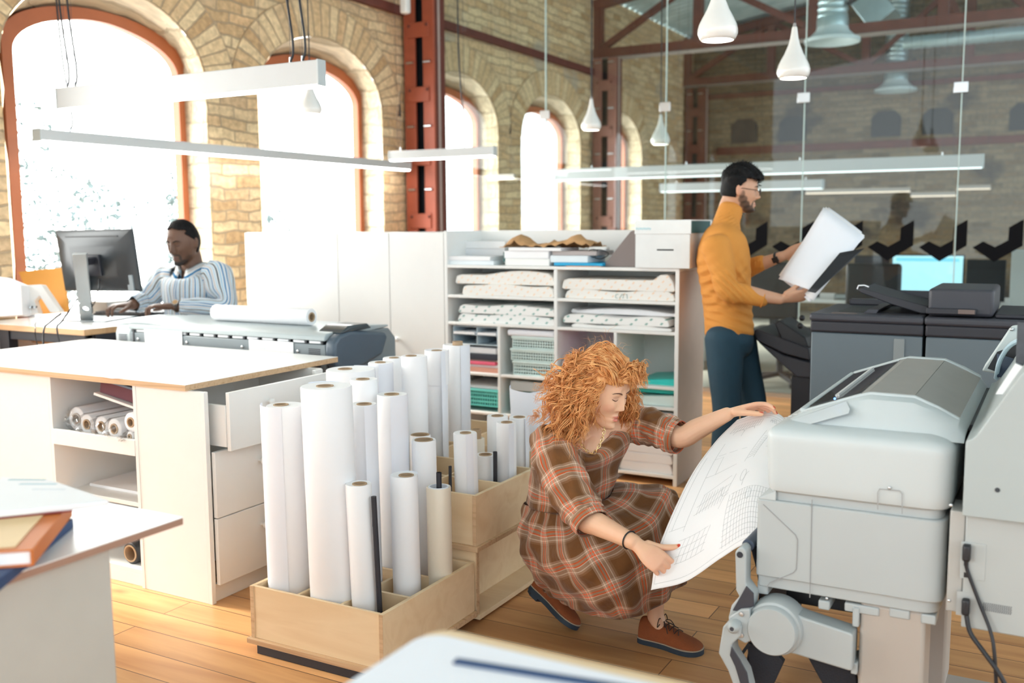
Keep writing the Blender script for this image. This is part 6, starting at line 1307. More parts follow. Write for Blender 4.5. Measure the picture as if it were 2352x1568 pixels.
def rings(mbv, R, nu, nv, uv0=(0, 0), puff=None):
    """closed rings (rows of control points) -> smooth tube with metric UVs; returns V, F, UV(per loop)"""
    R = [np.asarray(r, float) for r in R]; A = np.array([cr(r, nu, True) for r in R]); m = A.shape[1]
    B = np.stack([cr(A[:, k], nv) for k in range(m)], 1); a = B.shape[0]
    if puff: B = puff(B)
    V = B.reshape(-1, 3); F = []; 
    dv = np.zeros((a, m)); dv[1:] = np.cumsum(np.linalg.norm(np.diff(B, axis=0), axis=2), 0); 
    mid = B[a//2]; du = np.concatenate([[0], np.cumsum(np.linalg.norm(np.roll(mid, -1, 0)-mid, axis=1))]); loops = []
    dvm = dv.mean(1)
    for i in range(a-1):
        for k in range(m):
            F.append((i*m+k, i*m+(k+1) % m, (i+1)*m+(k+1) % m, (i+1)*m+k)); k2 = (k+1) % m
            bl = lambda ii, kk: .35*dvm[ii]+.65*dv[ii, kk]
            loops += [(du[k]+uv0[0], bl(i, k)+uv0[1]), (du[k+1]+uv0[0], bl(i, k2)+uv0[1]), (du[k+1]+uv0[0], bl(i+1, k2)+uv0[1]), (du[k]+uv0[0], bl(i+1, k)+uv0[1])]
    b = len(mbv['v']); mbv['v'] += V.tolist(); mbv['f'] += [tuple(i+b for i in f) for f in F]; mbv['uv'] += loops
def tube_rings(P, R, n=8, ref=None):
    P = np.asarray(P, float); T = np.gradient(P, axis=0); out = []; u = None
    for i in range(len(P)):
        t = nrm(T[i]); u = nrm((np.array(ref, float) if u is None and ref is not None else (np.array([0, 0, 1.]) if u is None else u))-t*np.dot((np.array(ref, float) if u is None and ref is not None else (np.array([0, 0, 1.]) if u is None else u)), t)); w = np.cross(t, u); r = R[i] if np.ndim(R[i]) else (R[i], R[i])
        out.append([P[i]+u*r[0]*math.cos(2*math.pi*k/n)+w*r[1]*math.sin(2*math.pi*k/n) for k in range(n)])
    return out
def waves(amp, fu, fv, ph=0, edge=True):
    def f(B):
        a, m = B.shape[:2]; N = np.zeros_like(B); c = B.mean(1, keepdims=True); d = B-c; d = d/np.maximum(1e-6, np.linalg.norm(d, axis=2, keepdims=True))
        i = np.arange(a)[:, None]/a; k = np.arange(m)[None, :]/m
        w = np.sin(2*math.pi*(fu*k+1.7*i)+ph)*np.sin(2*math.pi*fv*i+ph*2+3*np.sin(2*math.pi*k))+.5*np.sin(2*math.pi*(fu*1.7*k-2.3*i)+ph*3)
        return B+d*(amp*w)[..., None]
    return f
def cloth(name, d, m, parent, solid=.003): return mesh_object(name, d['v'], d['f'], m, parent, smooth=180, uv=('loop', np.array(d['uv'])), solid=solid)
def shoe(name, heel, toe, up, parent, L_=.27, m='suede', s=1.0, laces=True):
    d = nrm(toe-heel); u = nrm(np.array(up)-d*np.dot(up, d)); w = np.cross(u, d); Ln = np.linalg.norm(toe-heel)
    S_ = np.array([0, .03, .12, .28, .45, .60, .74, .86, .95, 1.0]); Wd = np.array([.018, .028, .033, .032, .034, .041, .045, .042, .030, .010])*s; Hh = np.array([.060, .085, .092, .088, .078, .062, .050, .042, .032, .016])*s
    def sec(i, base, k=1.0, top=None):
        p = heel+d*Ln*S_[i]; h = Hh[i]; pts = []
        for a in np.linspace(0, math.pi, 13): pts.append(p+w*Wd[i]*k*(math.cos(a) if True else 0)*(1-.22*math.sin(a)**2*(S_[i] < .6))+u*(base+(h-base)*math.sin(a)**.75))
        return pts
    q = MB(); G = [sec(i, .018) for i in range(10)]; G = np.array(G); GG = np.stack([cr(G[:, k], 4) for k in range(13)], 1); q.grid(GG); n0 = len(q.v)
    q.f.append(tuple(range(13))); q.f.append(tuple(range(n0-13, n0))[::-1]); q.mi += [0, 0]
    g = q.build(name, M[m], parent, smooth=60, fix=True)
    q = MB(); P0 = [heel+d*Ln*S_[i]+w*Wd[i]*1.10+u*.0 for i in range(10)]+[heel+d*Ln*S_[i]-w*Wd[i]*1.10 for i in range(9, -1, -1)]; P0 = cr(P0, 4, True); q.prism(P0, u*.018*s, 'z'); q.build('sole', M['navy_sole'], g, smooth=30)
    q = MB(); q.prism([p+u*.0172*s for p in P0], u*.0035*s, 'z'); q.build('welt', M['welt'], g, smooth=30)
    q = MB(); P1 = [heel+d*Ln*f+w*Wd[2]*1.05*c-u*.012*s for f, c in ((-.0, .5), (.0, -.5), (.12, -1), (.26, -1), (.26, 1), (.12, 1))]; q.prism(P1, u*.013*s, 'z'); q.build('heel_block', M['navy_sole'], g, smooth=30)
    if laces:
        q = MB()
        for k in range(4):
            f = .36+.075*k; h = np.interp(f, S_, Hh)+.002; p = heel+d*Ln*f
            for sg in (-1, 1): q.tube(cr([p+w*.020*sg+u*(h-.007), p+w*0+d*.008+u*(h+.003), p-w*.020*sg+d*.016+u*(h-.009)], 5), .0018, 6)
        p = heel+d*Ln*.36; h = np.interp(.36, S_, Hh)
        for sg in (-1, 1): q.tube(cr([p+u*(h+.003), p+w*.025*sg+u*(h+.02), p+w*.042*sg+u*(h-.005), p+w*.015*sg+u*(h+.0)], 6), .0016, 6); q.tube(cr([p+u*(h+.003), p+w*.02*sg+d*.02+u*(h+.004), p+w*.034*sg+d*.035+u*(h-.024)], 5), .0016, 6)
        q.build('laces', C('dark_brown_lace', (.05, .025, .018), .7), g)
    return g
def hair_shell(name, O, M3, s, m, parent, mask, off, female=False, nu=140, nv=90, seed=1, solid=.004):
    th = np.linspace(0.02, math.pi-.02, nv+1)[:, None]; ph = np.linspace(0, 2*math.pi, nu, endpoint=False)[None, :]
    x = np.sin(th)*np.cos(ph); y = np.sin(th)*np.sin(ph); z = np.cos(th)+0*ph; X, Y, Z = head_fn(x, y, z, female)
    keep, h = mask(X, Y, Z, x, y, z); nr = np.stack([x/.0735, y/.094, z/.116], -1); nr /= np.linalg.norm(nr, axis=-1, keepdims=True)
    r_ = np.random.default_rng(seed); h = h*(1+off*r_.standard_normal(h.shape))
    P_ = (np.stack([X, Y, Z], -1)+nr*h[..., None])*s; V = O+P_.reshape(-1, 3)@M3.T
    F = [(i*nu+k, (i+1)*nu+k, (i+1)*nu+(k+1) % nu, i*nu+(k+1) % nu) for i in range(nv) for k in range(nu) if keep[i, k] and keep[i+1, (k+1) % nu] and keep[i+1, k] and keep[i, (k+1) % nu]]
    F += [tuple(range(nu))] if keep[0].all() else []
    used = sorted({i for f in F for i in f}); mp = {v: i for i, v in enumerate(used)}
    return mesh_object(name, V[used], [tuple(mp[i] for i in f) for f in F], m, parent, smooth=180, solid=solid)
M['skin'] = skin_mat('skin', .5, .15)
M['suede'] = mat('rust_suede', (.27, .070, .018), .85, var=.22, scale=30, bump=.25, bscale=220)
M['navy_sole'] = mat('navy_rubber', (.02, .035, .055), .6); M['welt'] = mat('pale_welt', (.45, .36, .26), .7)
M['gold'] = mat('gold_chain', (.80, .58, .28), .28, 1.0)
BR, BG, LT, OR, MID = (.170, .070, .022), (.42, .265, .18), (.80, .64, .50), (.86, .095, .012), (.25, .13, .065)
PL = [(0, BR), (.36, BG), (.42, LT), (.445, BG), (.51, OR), (.545, BG), (.61, OR), (.645, LT), (.67, BG), (.76, LT), (.785, BG), (.84, MID), (.90, BR)]
M['plaid'] = stripes_mat('brown_orange_plaid', PL, .125, PL, .125, bump=.40)
WH, LB, TB_, DG = (.66, .68, .70), (.36, .53, .66), (.015, .17, .38), (.015, .032, .04)
M['shirt'] = stripes_mat('blue_striped_shirt', [(0, WH), (.10, TB_), (.21, WH), (.33, LB), (.45, WH), (.54, DG), (.64, WH), (.74, LB), (.82, WH), (.9, (.50, .45, .43))], .062, bump=.1)
M['ginger'] = hair_mat('ginger_hair', (.56, .20, .05), (.86, .46, .18), .38)
M['black_hair'] = hair_mat('black_hair', (.004, .004, .005), (.010, .009, .009), .6)

# ================================================================== the woman
def woman():
    base = at(1380, 1400, 3.45)*np.array([1, 1, 0])
    t = thing('person', 'person with curly ginger hair in a brown plaid dress crouching and holding a printed plan', 'person', base)
    fr = facing(53, 23); s = 1.05; O = at(1379, 892, 3.28); b = MB(); M3 = head_geo(b, O, fr, s, True)
    P = lambda x, y, z: O+M3@(np.array([x, y, z])*s)
    nb = at(1362, 1006, 3.375)
    limb(b, [P(0, -.022, -.045), P(0, -.040, -.095), nb+np.array([0, 0, .03]), nb-UZ*.03], [(.046, .046), (.044, .044), (.050, .052), (.075, .085)], 20, 6)
    Rs, Re, Rw = at(1266, 1004, 3.32), at(1338, 1186, 3.16), at(1458, 1246, 2.985)
    Ls, Le, Lw = at(1474, 968, 3.49), at(1563, 1004, 3.345), at(1672, 950, 3.285)
    hip = at(1296, 1210, 3.52); chest = at(1345, 1050, 3.40)
    limb(b, [hip, at(1305, 1140, 3.54), at(1340, 1050, 3.45), nb-UZ*.05], [(.085, .10), (.05, .065), (.05, .08), (.045, .09)], 24, 6, ref=HB)
    limb(b, [Rs, (Rs+nb)/2+UZ*.01, (Ls+nb)/2+UZ*.01, Ls], [.045, .045, .045, .045], 16, 5)
    limb(b, [Rs, (Rs+Re)/2, Re, Re*.7+Rw*.3, Re*.35+Rw*.65, Rw], [.048, .042, .037, .037, .030, .024], 18, 5)
    limb(b, [Ls, (Ls+Le)/2, Le, Le*.65+Lw*.35, Le*.3+Lw*.7, Lw], [.046, .042, .037, .036, .029, .023], 18, 5)
    # legs run down into the shoes
    hA, tA = atz(1470, 1468, .0), atz(1614, 1503, .0); hB, tB = at(1221, 1352, 3.70), atz(1322, 1447, .008); uB = nrm(UZ*.8+HR*.5)
    for H_, K_, hh, tt, uu in ((at(1320, 1222, 3.58), at(1505, 1185, 3.44), hA, tA, UZ), (at(1275, 1232, 3.48), at(1425, 1290, 3.30), hB, tB, uB)):
        d_ = nrm(tt-hh); uu = nrm(uu-d_*np.dot(uu, d_)); A_ = hh+d_*.058+uu*.100; T_ = hh+d_*.085+uu*.050
        limb(b, [H_, H_*.5+K_*.5, K_], [.078, .068, .052], 18, 6); limb(b, [K_, K_*.65+A_*.35, A_*.85+K_*.15, A_], [.050, .048, .031, .029], 18, 6); limb(b, [A_, A_*.5+T_*.5, T_], [.030, .027, .022], 14, 5)
    # right hand pinching the near corner of the sheet, left hand over the far edge
    Fr = nrm(at(1508, 1286, 2.935)-Rw); tipsR = hand_geo(b, Rw+Fr*.022, Fr, nrm(-UZ*.45+HR*.1-HB*.9), nrm(HR*.6+UZ*.75), .92, ((42, 50, 30), (48, 55, 35), (52, 58, 38), (58, 60, 40)), (30, 12, -14), 3)
    Fl = nrm(at(1722, 936, 3.265)-Lw); tipsL = hand_geo(b, Lw+Fl*.016, Fl, nrm(-UZ*.85+HB*.35), nrm(HB*.8-UZ*.2+HR*.2), .92, ((14, 20, 18), (22, 26, 20), (30, 32, 22), (38, 38, 25)), (24, 25, 0), 5)
    V, F = fuse(b, .0026, 3)
    o = mesh_object('body', V, F, M['skin'], t, smooth=180)
    sp = face_spots(O, M3, s, (.60, .15, .12), (.16, .06, .035), (.03, .02, .025), True)
    for T_ in (tipsR, tipsL):
        for i, (p, d, nn) in enumerate(T_): sp.append((p+nn*.005-d*.002, np.stack([d, nn, np.cross(d, nn)], 1), (.0085, .0062, .0062), (.66, .05, .015), 1.0))
    sp.append((Rw+Fr*.1, np.eye(3), (.05, .05, .05), (.80, .40, .29), .3)); sp.append((Lw+Fl*.1, np.eye(3), (.06, .06, .06), (.80, .40, .29), .35))
    paint(o, V, (.82, .505, .335), sp)
    brows('eyebrows', O, M3, s, C('auburn_brow', (.12, .045, .025), .7), t, True)
    # dress
    W0 = [at(*p) for p in ((1210, 1152, 3.62), (1238, 1172, 3.42), (1295, 1180, 3.37), (1365, 1160, 3.39), (1408, 1126, 3.47), (1390, 1108, 3.57), (1330, 1100, 3.65), (1250, 1118, 3.67))]
    d = dict(v=[], f=[], uv=[])
    sk = [W0]+[[at(*p) for p in r] for r in (
        ((1199, 1190, 3.63), (1222, 1218, 3.42), (1300, 1225, 3.30), (1385, 1178, 3.33), (1440, 1122, 3.46), (1425, 1108, 3.57), (1345, 1106, 3.68), (1245, 1128, 3.70)),
        ((1197, 1228, 3.63), (1220, 1266, 3.42), (1312, 1275, 3.23), (1412, 1215, 3.26), (1492, 1128, 3.43), (1480, 1115, 3.54), (1375, 1118, 3.72), (1250, 1155, 3.74)),
        ((1205, 1272, 3.63), (1238, 1312, 3.43), (1335, 1322, 3.20), (1445, 1255, 3.22), (1535, 1138, 3.40), (1522, 1126, 3.50), (1410, 1150, 3.74), (1265, 1195, 3.76)),
        ((1226, 1318, 3.63), (1268, 1352, 3.46), (1362, 1364, 3.20), (1470, 1308, 3.22), (1556, 1188, 3.36), (1552, 1160, 3.48), (1445, 1215, 3.72), (1290, 1250, 3.78)),
        ((1246, 1346, 3.62), (1286, 1376, 3.48), (1386, 1400, 3.24), (1480, 1366, 3.25), (1566, 1275, 3.36), (1576, 1245, 3.48), (1475, 1285, 3.70), (1312, 1305, 3.77)),
        ((1254, 1352, 3.60), (1302, 1388, 3.50), (1402, 1420, 3.29), (1482, 1408, 3.31), (1556, 1352, 3.40), (1588, 1326, 3.50), (1500, 1338, 3.68), (1330, 1338, 3.74)))]
    rings(d, sk, 12, 10, puff=waves(.011, 7, 2.5, .4))
    B1 = [at(*p) for p in ((1220, 1092, 3.58), (1244, 1112, 3.40), (1302, 1118, 3.33), (1368, 1096, 3.35), (1420, 1072, 3.42), (1416, 1052, 3.52), (1350, 1042, 3.60), (1265, 1058, 3.62))]
    B2 = [at(*p) for p in ((1224, 1022, 3.52), (1248, 1034, 3.38), (1300, 1046, 3.30), (1366, 1056, 3.275), (1432, 1018, 3.37), (1452, 992, 3.47), (1400, 976, 3.57), (1288, 986, 3.57))]
    B3 = [at(*p) for p in ((1252, 978, 3.46), (1262, 990, 3.36), (1306, 1018, 3.30), (1356, 1046, 3.285), (1404, 1004, 3.34), (1444, 962, 3.47), (1398, 958, 3.53), (1306, 958, 3.52))]
    B4 = [at(*p) for p in ((1306, 972, 3.455), (1306, 992, 3.385), (1324, 1019, 3.335), (1353, 1043, 3.30), (1389, 1011, 3.33), (1412, 978, 3.40), (1388, 966, 3.46), (1340, 960, 3.48))]
    rings(d, [W0, B1, B2, B3, B4], 12, 9, (.03, .02), puff=waves(.006, 5, 2.0, 1.2))
    e = lambda n, *ps: tube_rings([at(*p[:3]) for p in ps], [(p[3] if len(p) == 4 else (p[3], p[4])) for p in ps], 8, ref=n)
    rings(d, e(HB, (1262, 996, 3.345, .062), (1276, 1050, 3.285, .074), (1300, 1105, 3.235, .076), (1328, 1158, 3.185, .066), (1352, 1192, 3.14, .056)), 8, 9, (.02, .0), puff=waves(.006, 4, 3.2, 2.1))
    rings(d, e(HB, (1448, 975, 3.48, .060), (1488, 978, 3.44, .064), (1522, 990, 3.40, .060), (1551, 1002, 3.365, .056)), 8, 9, (.05, .03), puff=waves(.005, 4, 3.0, .7))
    # cuffs
    rings(d, e(HB, (1346, 1184, 3.150, .0585), (1350, 1190, 3.143, .0605), (1360, 1204, 3.125, .056)), 8, 4, (.0, .05))
    rings(d, e(HB, (1544, 1000, 3.372, .0575), (1548, 1001, 3.368, .0595), (1560, 1004, 3.355, .056)), 8, 4, (.0, .05))
    cloth('dress', d, M['plaid'], t)
    q = MB(); q.tube(cr([p for p in W0], 6, True)[list(range(48))+[0]], .0045, 8); q.build('waist_gather', M['plaid'], t) if False else None
    # shoes
    shoe('shoe', hA, tA, UZ, t); shoe('shoe', hB, tB, uB, t)
    # chain: links along a drooping curve
    ch = cr([at(1385, 958, 3.275), at(1388, 985, 3.262), at(1380, 1016, 3.250), at(1363, 1040, 3.243), at(1349, 1036, 3.245), at(1334, 1018, 3.262), at(1326, 1000, 3.28)], 8); L_ = np.concatenate([[0], np.cumsum(np.linalg.norm(np.diff(ch, axis=0), axis=1))]); q = MB(); k = 0; sp_ = .0125
    while k*sp_ < L_[-1]:
        p = np.array([np.interp(k*sp_, L_, ch[:, i]) for i in range(3)]); p2 = np.array([np.interp(min(L_[-1], k*sp_+.004), L_, ch[:, i]) for i in range(3)]); d_ = nrm(p2-p) if np.linalg.norm(p2-p) > 1e-6 else UZ; sd = nrm(np.cross(d_, HB)) if k % 2 == 0 else nrm(np.cross(d_, HB)*.4+HB); a = np.linspace(0, 2*math.pi, 15)
        q.tube([p+d_*.0085*math.cos(v)+sd*.0045*math.sin(v) for v in a], .0013, 6); k += 1
    q.build('chain_necklace', M['gold'], t)
    a_ = nrm(Rw-Re); u_ = nrm(np.cross(a_, UZ)); w_ = np.cross(a_, u_); c_ = Re*.10+Rw*.90; q = MB(); q.tube([c_+u_*.0275*math.cos(v)+w_*.0275*math.sin(v) for v in np.linspace(0, 2*math.pi, 32)], .0024, 8); q.build('hair_tie_bracelet', M['black'], t)
    # hair: soft cap plus many curled locks
    def mask(X, Y, Z, x, y, z):
        line = .052+.03*np.clip(np.abs(X)/.06, 0, 1)*0; front = (Y > .02); hl = np.where(front, .060-.9*np.maximum(0, np.abs(X)-.038), -.075); hl = np.where((Y > -.02) & (Y <= .035), np.minimum(hl, -.045+0*hl), hl) if False else hl
        side = (np.abs(X) > .050) & (Y < .040) & (Y > -.02); keep = (Z > hl) & ~((Y > .030) & (Z < .050))
        h = .006+.010*sstep(-.02, .09, Z)+.006*np.sin(14*x+9*z)*np.sin(11*y+5*x); return keep, h
    hs = hair_shell('hair', O, M3, s, M['ginger'], t, mask, .05, True)
    r_ = np.random.default_rng(3); q = MB()
    def lock(p0, p1, bend, turns, amp, r0, n=28, ph=None, flat=1.0, fr_=.15):
        ph = r_.uniform(0, 6.28) if ph is None else ph; p0, p1 = np.array(p0), np.array(p1); d_ = nrm(p1-p0); u_ = nrm(np.cross(d_, UZ+.2*HR)); w_ = np.cross(d_, u_); P_ = []; R_ = []
        for i in range(n):
            f = i/(n-1); a = ph+turns*2*math.pi*f; A = amp*sstep(0, .35, f)*(1-.35*f)
            P_.append(p0*(1-f)+p1*f+np.array(bend)*math.sin(math.pi*f**.8)+u_*A*math.cos(a)+w_*A*math.sin(a)*flat); R_.append(r0*.52*(.55+.45*sstep(0, fr_, f))*(1-.8*f**3))
        P_ = np.array(P_); R_ = np.array(R_)
        for c_ in range(3 if r0 > .0015 else 1):
            o_ = r_.normal(0, 1, 3)*.0032; w2 = np.linspace(.3, 1.5, n)[:, None]; q.tube(P_+o_*w2*(c_ > 0)+r_.normal(0, .0012, 3)*np.sin(np.linspace(0, 9, n))[:, None], R_*(.9 if c_ == 0 else .7), 4, cap=False)
    def wp(x, y, dz): return at(x, y, dz)
    # long curls falling over the near shoulder and back
    for i in range(430):
        a = r_.uniform(0, 1); b_ = r_.uniform(0, 1)
        sx_ = -.050-.022*r_.uniform(); root = P(r_.choice([-1, -1, -1, 1])*r_.uniform(.03, .074), r_.uniform(-.085, .02), r_.uniform(-.01, .085))
        root = P(*(np.array([1, 1, 1.])*((M3.T@(root-O))/s)*1.10))
        tx = 1222+170*r_.beta(1.5, 1.5); ylim = np.interp(tx, [1205, 1240, 1280, 1310, 1350, 1395], [985, 1000, 1048, 1055, 1000, 975]); ty = ylim-150*a**1.7; dep = np.interp(tx, [1215, 1400], [3.34, 3.30])+r_.normal(0, .035)-.045
        end = wp(tx, ty, dep); bd = -HR*r_.uniform(.0, .04)+HB*r_.uniform(-.01, .03)+UZ*r_.uniform(-.01, .025)
        lock(root, end, bd, r_.uniform(1.8, 3.6), r_.uniform(.008, .018), r_.uniform(.0022, .0052))
    # far side curls seen beyond the chin
    for i in range(110):
        root = P(r_.uniform(.03, .07), r_.uniform(-.03, .05), r_.uniform(-.02, .06)); tx = r_.uniform(1418, 1478); ty = np.interp(tx, [1400, 1440, 1480], [1015, 1010, 955])-55*r_.uniform()**1.5; end = wp(tx, ty, 3.43+r_.normal(0, .02)); lock(root, end, HR*r_.uniform(0, .025), r_.uniform(2, 4), r_.uniform(.006, .012), r_.uniform(.002, .0045))
    # swept crown, drawn back to the knot, and the tuft over the brow
    knot = wp(1330, 838, 3.22)
    for i in range(330):
        f = r_.uniform(); root = P(r_.uniform(-.066, .045), r_.uniform(-.01, .080), 0); lx, ly, _z = (M3.T@(root-O))/s; zz = .116*math.sqrt(max(0, 1-(lx/.0735)**2-(min(ly, .08)/.094)**2)); root = P(lx*1.08, ly*1.05, max(.052, zz)*1.10); lock(root, knot+r_.normal(0, .012, 3), (M3[:, 2]*.040+HB*.012)*r_.uniform(.5, 1.3), r_.uniform(.8, 2.2), r_.uniform(.003, .009), r_.uniform(.003, .0058))
    for i in range(100):
        lock(knot+r_.normal(0, .010, 3), wp(r_.uniform(1285, 1375), r_.uniform(850, 935), 3.24+r_.normal(0, .02)), -HR*r_.uniform(-.01, .03)+UZ*r_.uniform(.0, .03)+HB*.01, r_.uniform(1, 3), r_.uniform(.005, .012), r_.uniform(.0025, .005))
    for i in range(60):
        a = r_.uniform(0, 6.28); lock(knot+r_.normal(0, .010, 3), knot+(-HR*math.cos(a)*.06+UZ*abs(math.sin(a))*.055+HB*r_.uniform(-.02, .03))*r_.uniform(.5, 1.0), UZ*.015, r_.uniform(.5, 1.5), r_.uniform(.004, .010), r_.uniform(.002, .004))
    tuft = P(.0, .092, .088)
    for i in range(200):
        root = P(r_.uniform(-.055, .045), r_.uniform(.045, .074), r_.uniform(.060, .088)); end = wp(r_.uniform(1442, 1488), r_.uniform(838, 892), 3.215+r_.normal(0, .03)); lock(root, end, (M3[:, 1]*.02+UZ*.030)*r_.uniform(.4, 1.3), r_.uniform(.7, 2.4), r_.uniform(.005, .013), r_.uniform(.0025, .0055))
    for i in range(90):   # temple strands framing the cheek
        root = P(-r_.uniform(.050, .070), r_.uniform(.0, .045), r_.uniform(.03, .075)); root = P(*(((M3.T@(root-O))/s)*1.04)); end = wp(r_.uniform(1325, 1362), r_.uniform(905, 965), 3.20+r_.normal(0, .012)); lock(root, end, HB*.012-HR*.006, r_.uniform(1.5, 3), r_.uniform(.003, .008), r_.uniform(.002, .0042))
    for i in range(120):  # stray fine hairs
        c0 = P(*(r_.normal(0, 1, 3)*np.array([.03, .04, .03])+np.array([-.02, -.01, .09]))); dr = nrm(r_.normal(0, 1, 3)+M3[:, 2]*1.2-HR*.3); lock(c0, c0+dr*r_.uniform(.03, .07), UZ*.01, r_.uniform(.5, 2.2), r_.uniform(.002, .007), .0006, 22)
    for i in range(6): lock(wp(1240+r_.normal(0, 6), 960+r_.normal(0, 8), 3.30), wp(1217+r_.normal(0, 3), 972+r_.normal(0, 4), 3.30), UZ*.02, 1.4, .010, .0018)
    g = q.build('curls', M['ginger'], hs, smooth=180, fix=False)
    return t
woman()
# ------------------------------------------------------------------ the printed plan she holds
CT_ = np.array([[at(*p) for p in r] for r in (
    ((1495, 1355, 2.93), (1514, 1255, 3.00), (1580, 1105, 3.12), (1640, 1018, 3.22), (1693, 964, 3.31)),
    ((1575, 1335, 2.86), (1592, 1225, 2.95), (1650, 1080, 3.09), (1695, 1000, 3.20), (1738, 949, 3.29)),
    ((1655, 1282, 2.80), (1672, 1175, 2.90), (1710, 1060, 3.05), (1745, 985, 3.16), (1770, 944, 3.25)),
    ((1712, 1248, 2.76), (1722, 1150, 2.87), (1752, 1055, 3.02), (1780, 990, 3.12), (1796, 955, 3.20)),
    ((1752, 1248, 2.725), (1768, 1160, 2.83), (1800, 1070, 2.97), (1812, 1005, 3.06), (1822, 985, 3.14)))])
def surf(C_, n):
    A = np.stack([cr(C_[i], n) for i in range(C_.shape[0])]); return np.stack([cr(A[:, k], n) for k in range(A.shape[1])], 1)
SG = surf(CT_, 12)
def S_at(u, v):
    a, b = SG.shape[0]-1, SG.shape[1]-1; x, y = min(max(u, 0), .9999)*a, min(max(v, 0), .9999)*b; i, j = int(x), int(y); f, g = x-i, y-j
    return (SG[i, j]*(1-f)+SG[i+1, j]*f)*(1-g)+(SG[i, j+1]*(1-f)+SG[i+1, j+1]*f)*g
t = thing('printed_plan', 'large white architectural plan curving out of the printer into her hands', 'plan', CT_[1, 1])
q = MB(); q.grid(SG); q.build('sheet', M['paper'], t, smooth=180, fix=False, solid=.0006)
def ink(segs, w, nm, m):
    q = MB(); V = []
    for pts in segs:
        P_ = []
        for (u0, v0), (u1, v1) in zip(pts, pts[1:]):
            n = max(1, int(max(abs(u1-u0), abs(v1-v0))*22)); P_ += [(u0+(u1-u0)*k/n, v0+(v1-v0)*k/n) for k in range(n)]
        P_.append(pts[-1]); W_ = []
        for i, (u, v) in enumerate(P_):
            p = S_at(u, v); e = 1e-3; nn = nrm(np.cross(S_at(min(u+e, .999), v)-S_at(max(u-e, 0), v), S_at(u, min(v+e, .999))-S_at(u, max(v-e, 0)))); nn = nn if np.dot(nn, _c-p) > 0 else -nn
            a = P_[max(0, i-1)]; b = P_[min(len(P_)-1, i+1)]; d_ = nrm(S_at(*b)-S_at(*a)); sd = np.cross(d_, nn); W_.append((p+nn*.0008-sd*w/2, p+nn*.0008+sd*w/2))
        q.grid(np.array(W_))
    return q.build(nm, m, t, smooth=0, fix=False)
segs = []; R4 = lambda u0, v0, u1, v1: [(u0, v0), (u1, v0), (u1, v1), (u0, v1), (u0, v0)]
segs.append(R4(.02, .03, .97, .97))
for k in range(14): segs.append([(.50+.033*k, .05), (.47+.033*k, .34)])          # gridded floor near the printer
for k in range(10): segs.append([(.48, .06+.031*k), (.95, .06+.031*k)])
for k in range(6): segs.append([(.16+.035*k, .12), (.20+.035*k, .24)])
for k in range(4): segs.append([(.15, .12+.04*k), (.36, .12+.04*k)])
segs += [[(.06, .62), (.06, .30)], [(.04, .30), (.16, .30)], [(.16, .70), (.16, .28)], [(.16, .58), (.24, .58), (.24, .48), (.16, .48)], [(.24, .48), (.42, .50)], [(.18, .60), (.25, .60)], [(.28, .60), (.36, .60)], [(.40, .60), (.46, .60)]]
for k in range(11): segs.append([(.12+.035*k, .80), (.12+.035*k, .88)])       # arcade elevation
for k in range(3): segs.append([(.12, .80+.04*k), (.47, .80+.04*k)])
def arc_(cu, cv, ru, rv, a0, a1, n=16): return [(cu+ru*math.cos(math.radians(a0+(a1-a0)*i/n)), cv+rv*math.sin(math.radians(a0+(a1-a0)*i/n))) for i in range(n+1)]
segs += [arc_(.24, .77, .06, .035, 0, 180), arc_(.36, .77, .06, .035, 0, 180), [(.30, .77), (.30, .73)], arc_(.55, .42, .03, .03, 0, 360), arc_(.70, .30, .035, .03, 0, 360), arc_(.42, .40, .05, .05, 180, 300), arc_(.62, .38, .05, .05, 90, 200)]
for k in range(10): segs.append([(.52+.012*k, .52+.018*k), (.60+.012*k, .54+.018*k)])
segs += [[(.50, .50), (.62, .74)], [(.60, .52), (.72, .76)], [(.5, .90), (.95, .90)], [(.04, .93), (.96, .93)], [(.72, .60), (.86, .62)], [(.22, .40), (.42, .44)], [(.40, .30), (.46, .44)]]
for k in range(9): segs.append([(.22+.022*k, .33), (.225+.022*k, .40)])
segs += [[(.20, .33), (.44, .37)], [(.20, .36), (.44, .40)]]
for k in range(7): segs.append(arc_(.62+.035*(k % 4), .855+.02*(k//4), .014, .016, 40*k, 40*k+260, 8))
ink(segs, .0008, 'plan_lines', C('ink_grey', (.36, .38, .40), .8))
# ================================================================== the standing man
M['mustard'] = mat('mustard_jersey', (.62, .255, .045), .85, var=.07, scale=5, bump=.18, bscale=11)
M['jeans'] = mat('dark_teal_jeans', (.010, .045, .075), .75, var=.3, scale=7, bump=.3, bscale=16)
def cap_locks(nm, O, M3, s, m, parent, n, roots, length, seed, r=.0016, sweep=None):
    r_ = np.random.default_rng(seed); q = MB()
    for i in range(n):
        x, y, z = roots(r_); p0 = O+M3@(np.array([x, y, z])*s); nr = nrm(np.array([x/.0735, y/.094, z/.116])); d_ = nrm(M3@(nr*.6+(sweep(x, y, z) if sweep is not None else 0)+r_.normal(0, .15, 3))); L_ = length*r_.uniform(.6, 1.2); u_ = r_.normal(0, 1, 3)*L_*.15
        q.tube([p0, p0+d_*L_*.5+u_, p0+d_*L_+u_*1.2-UZ*L_*.1], [r, r, r*.3], 4)
    return q.build(nm, m, parent, smooth=180, fix=False)
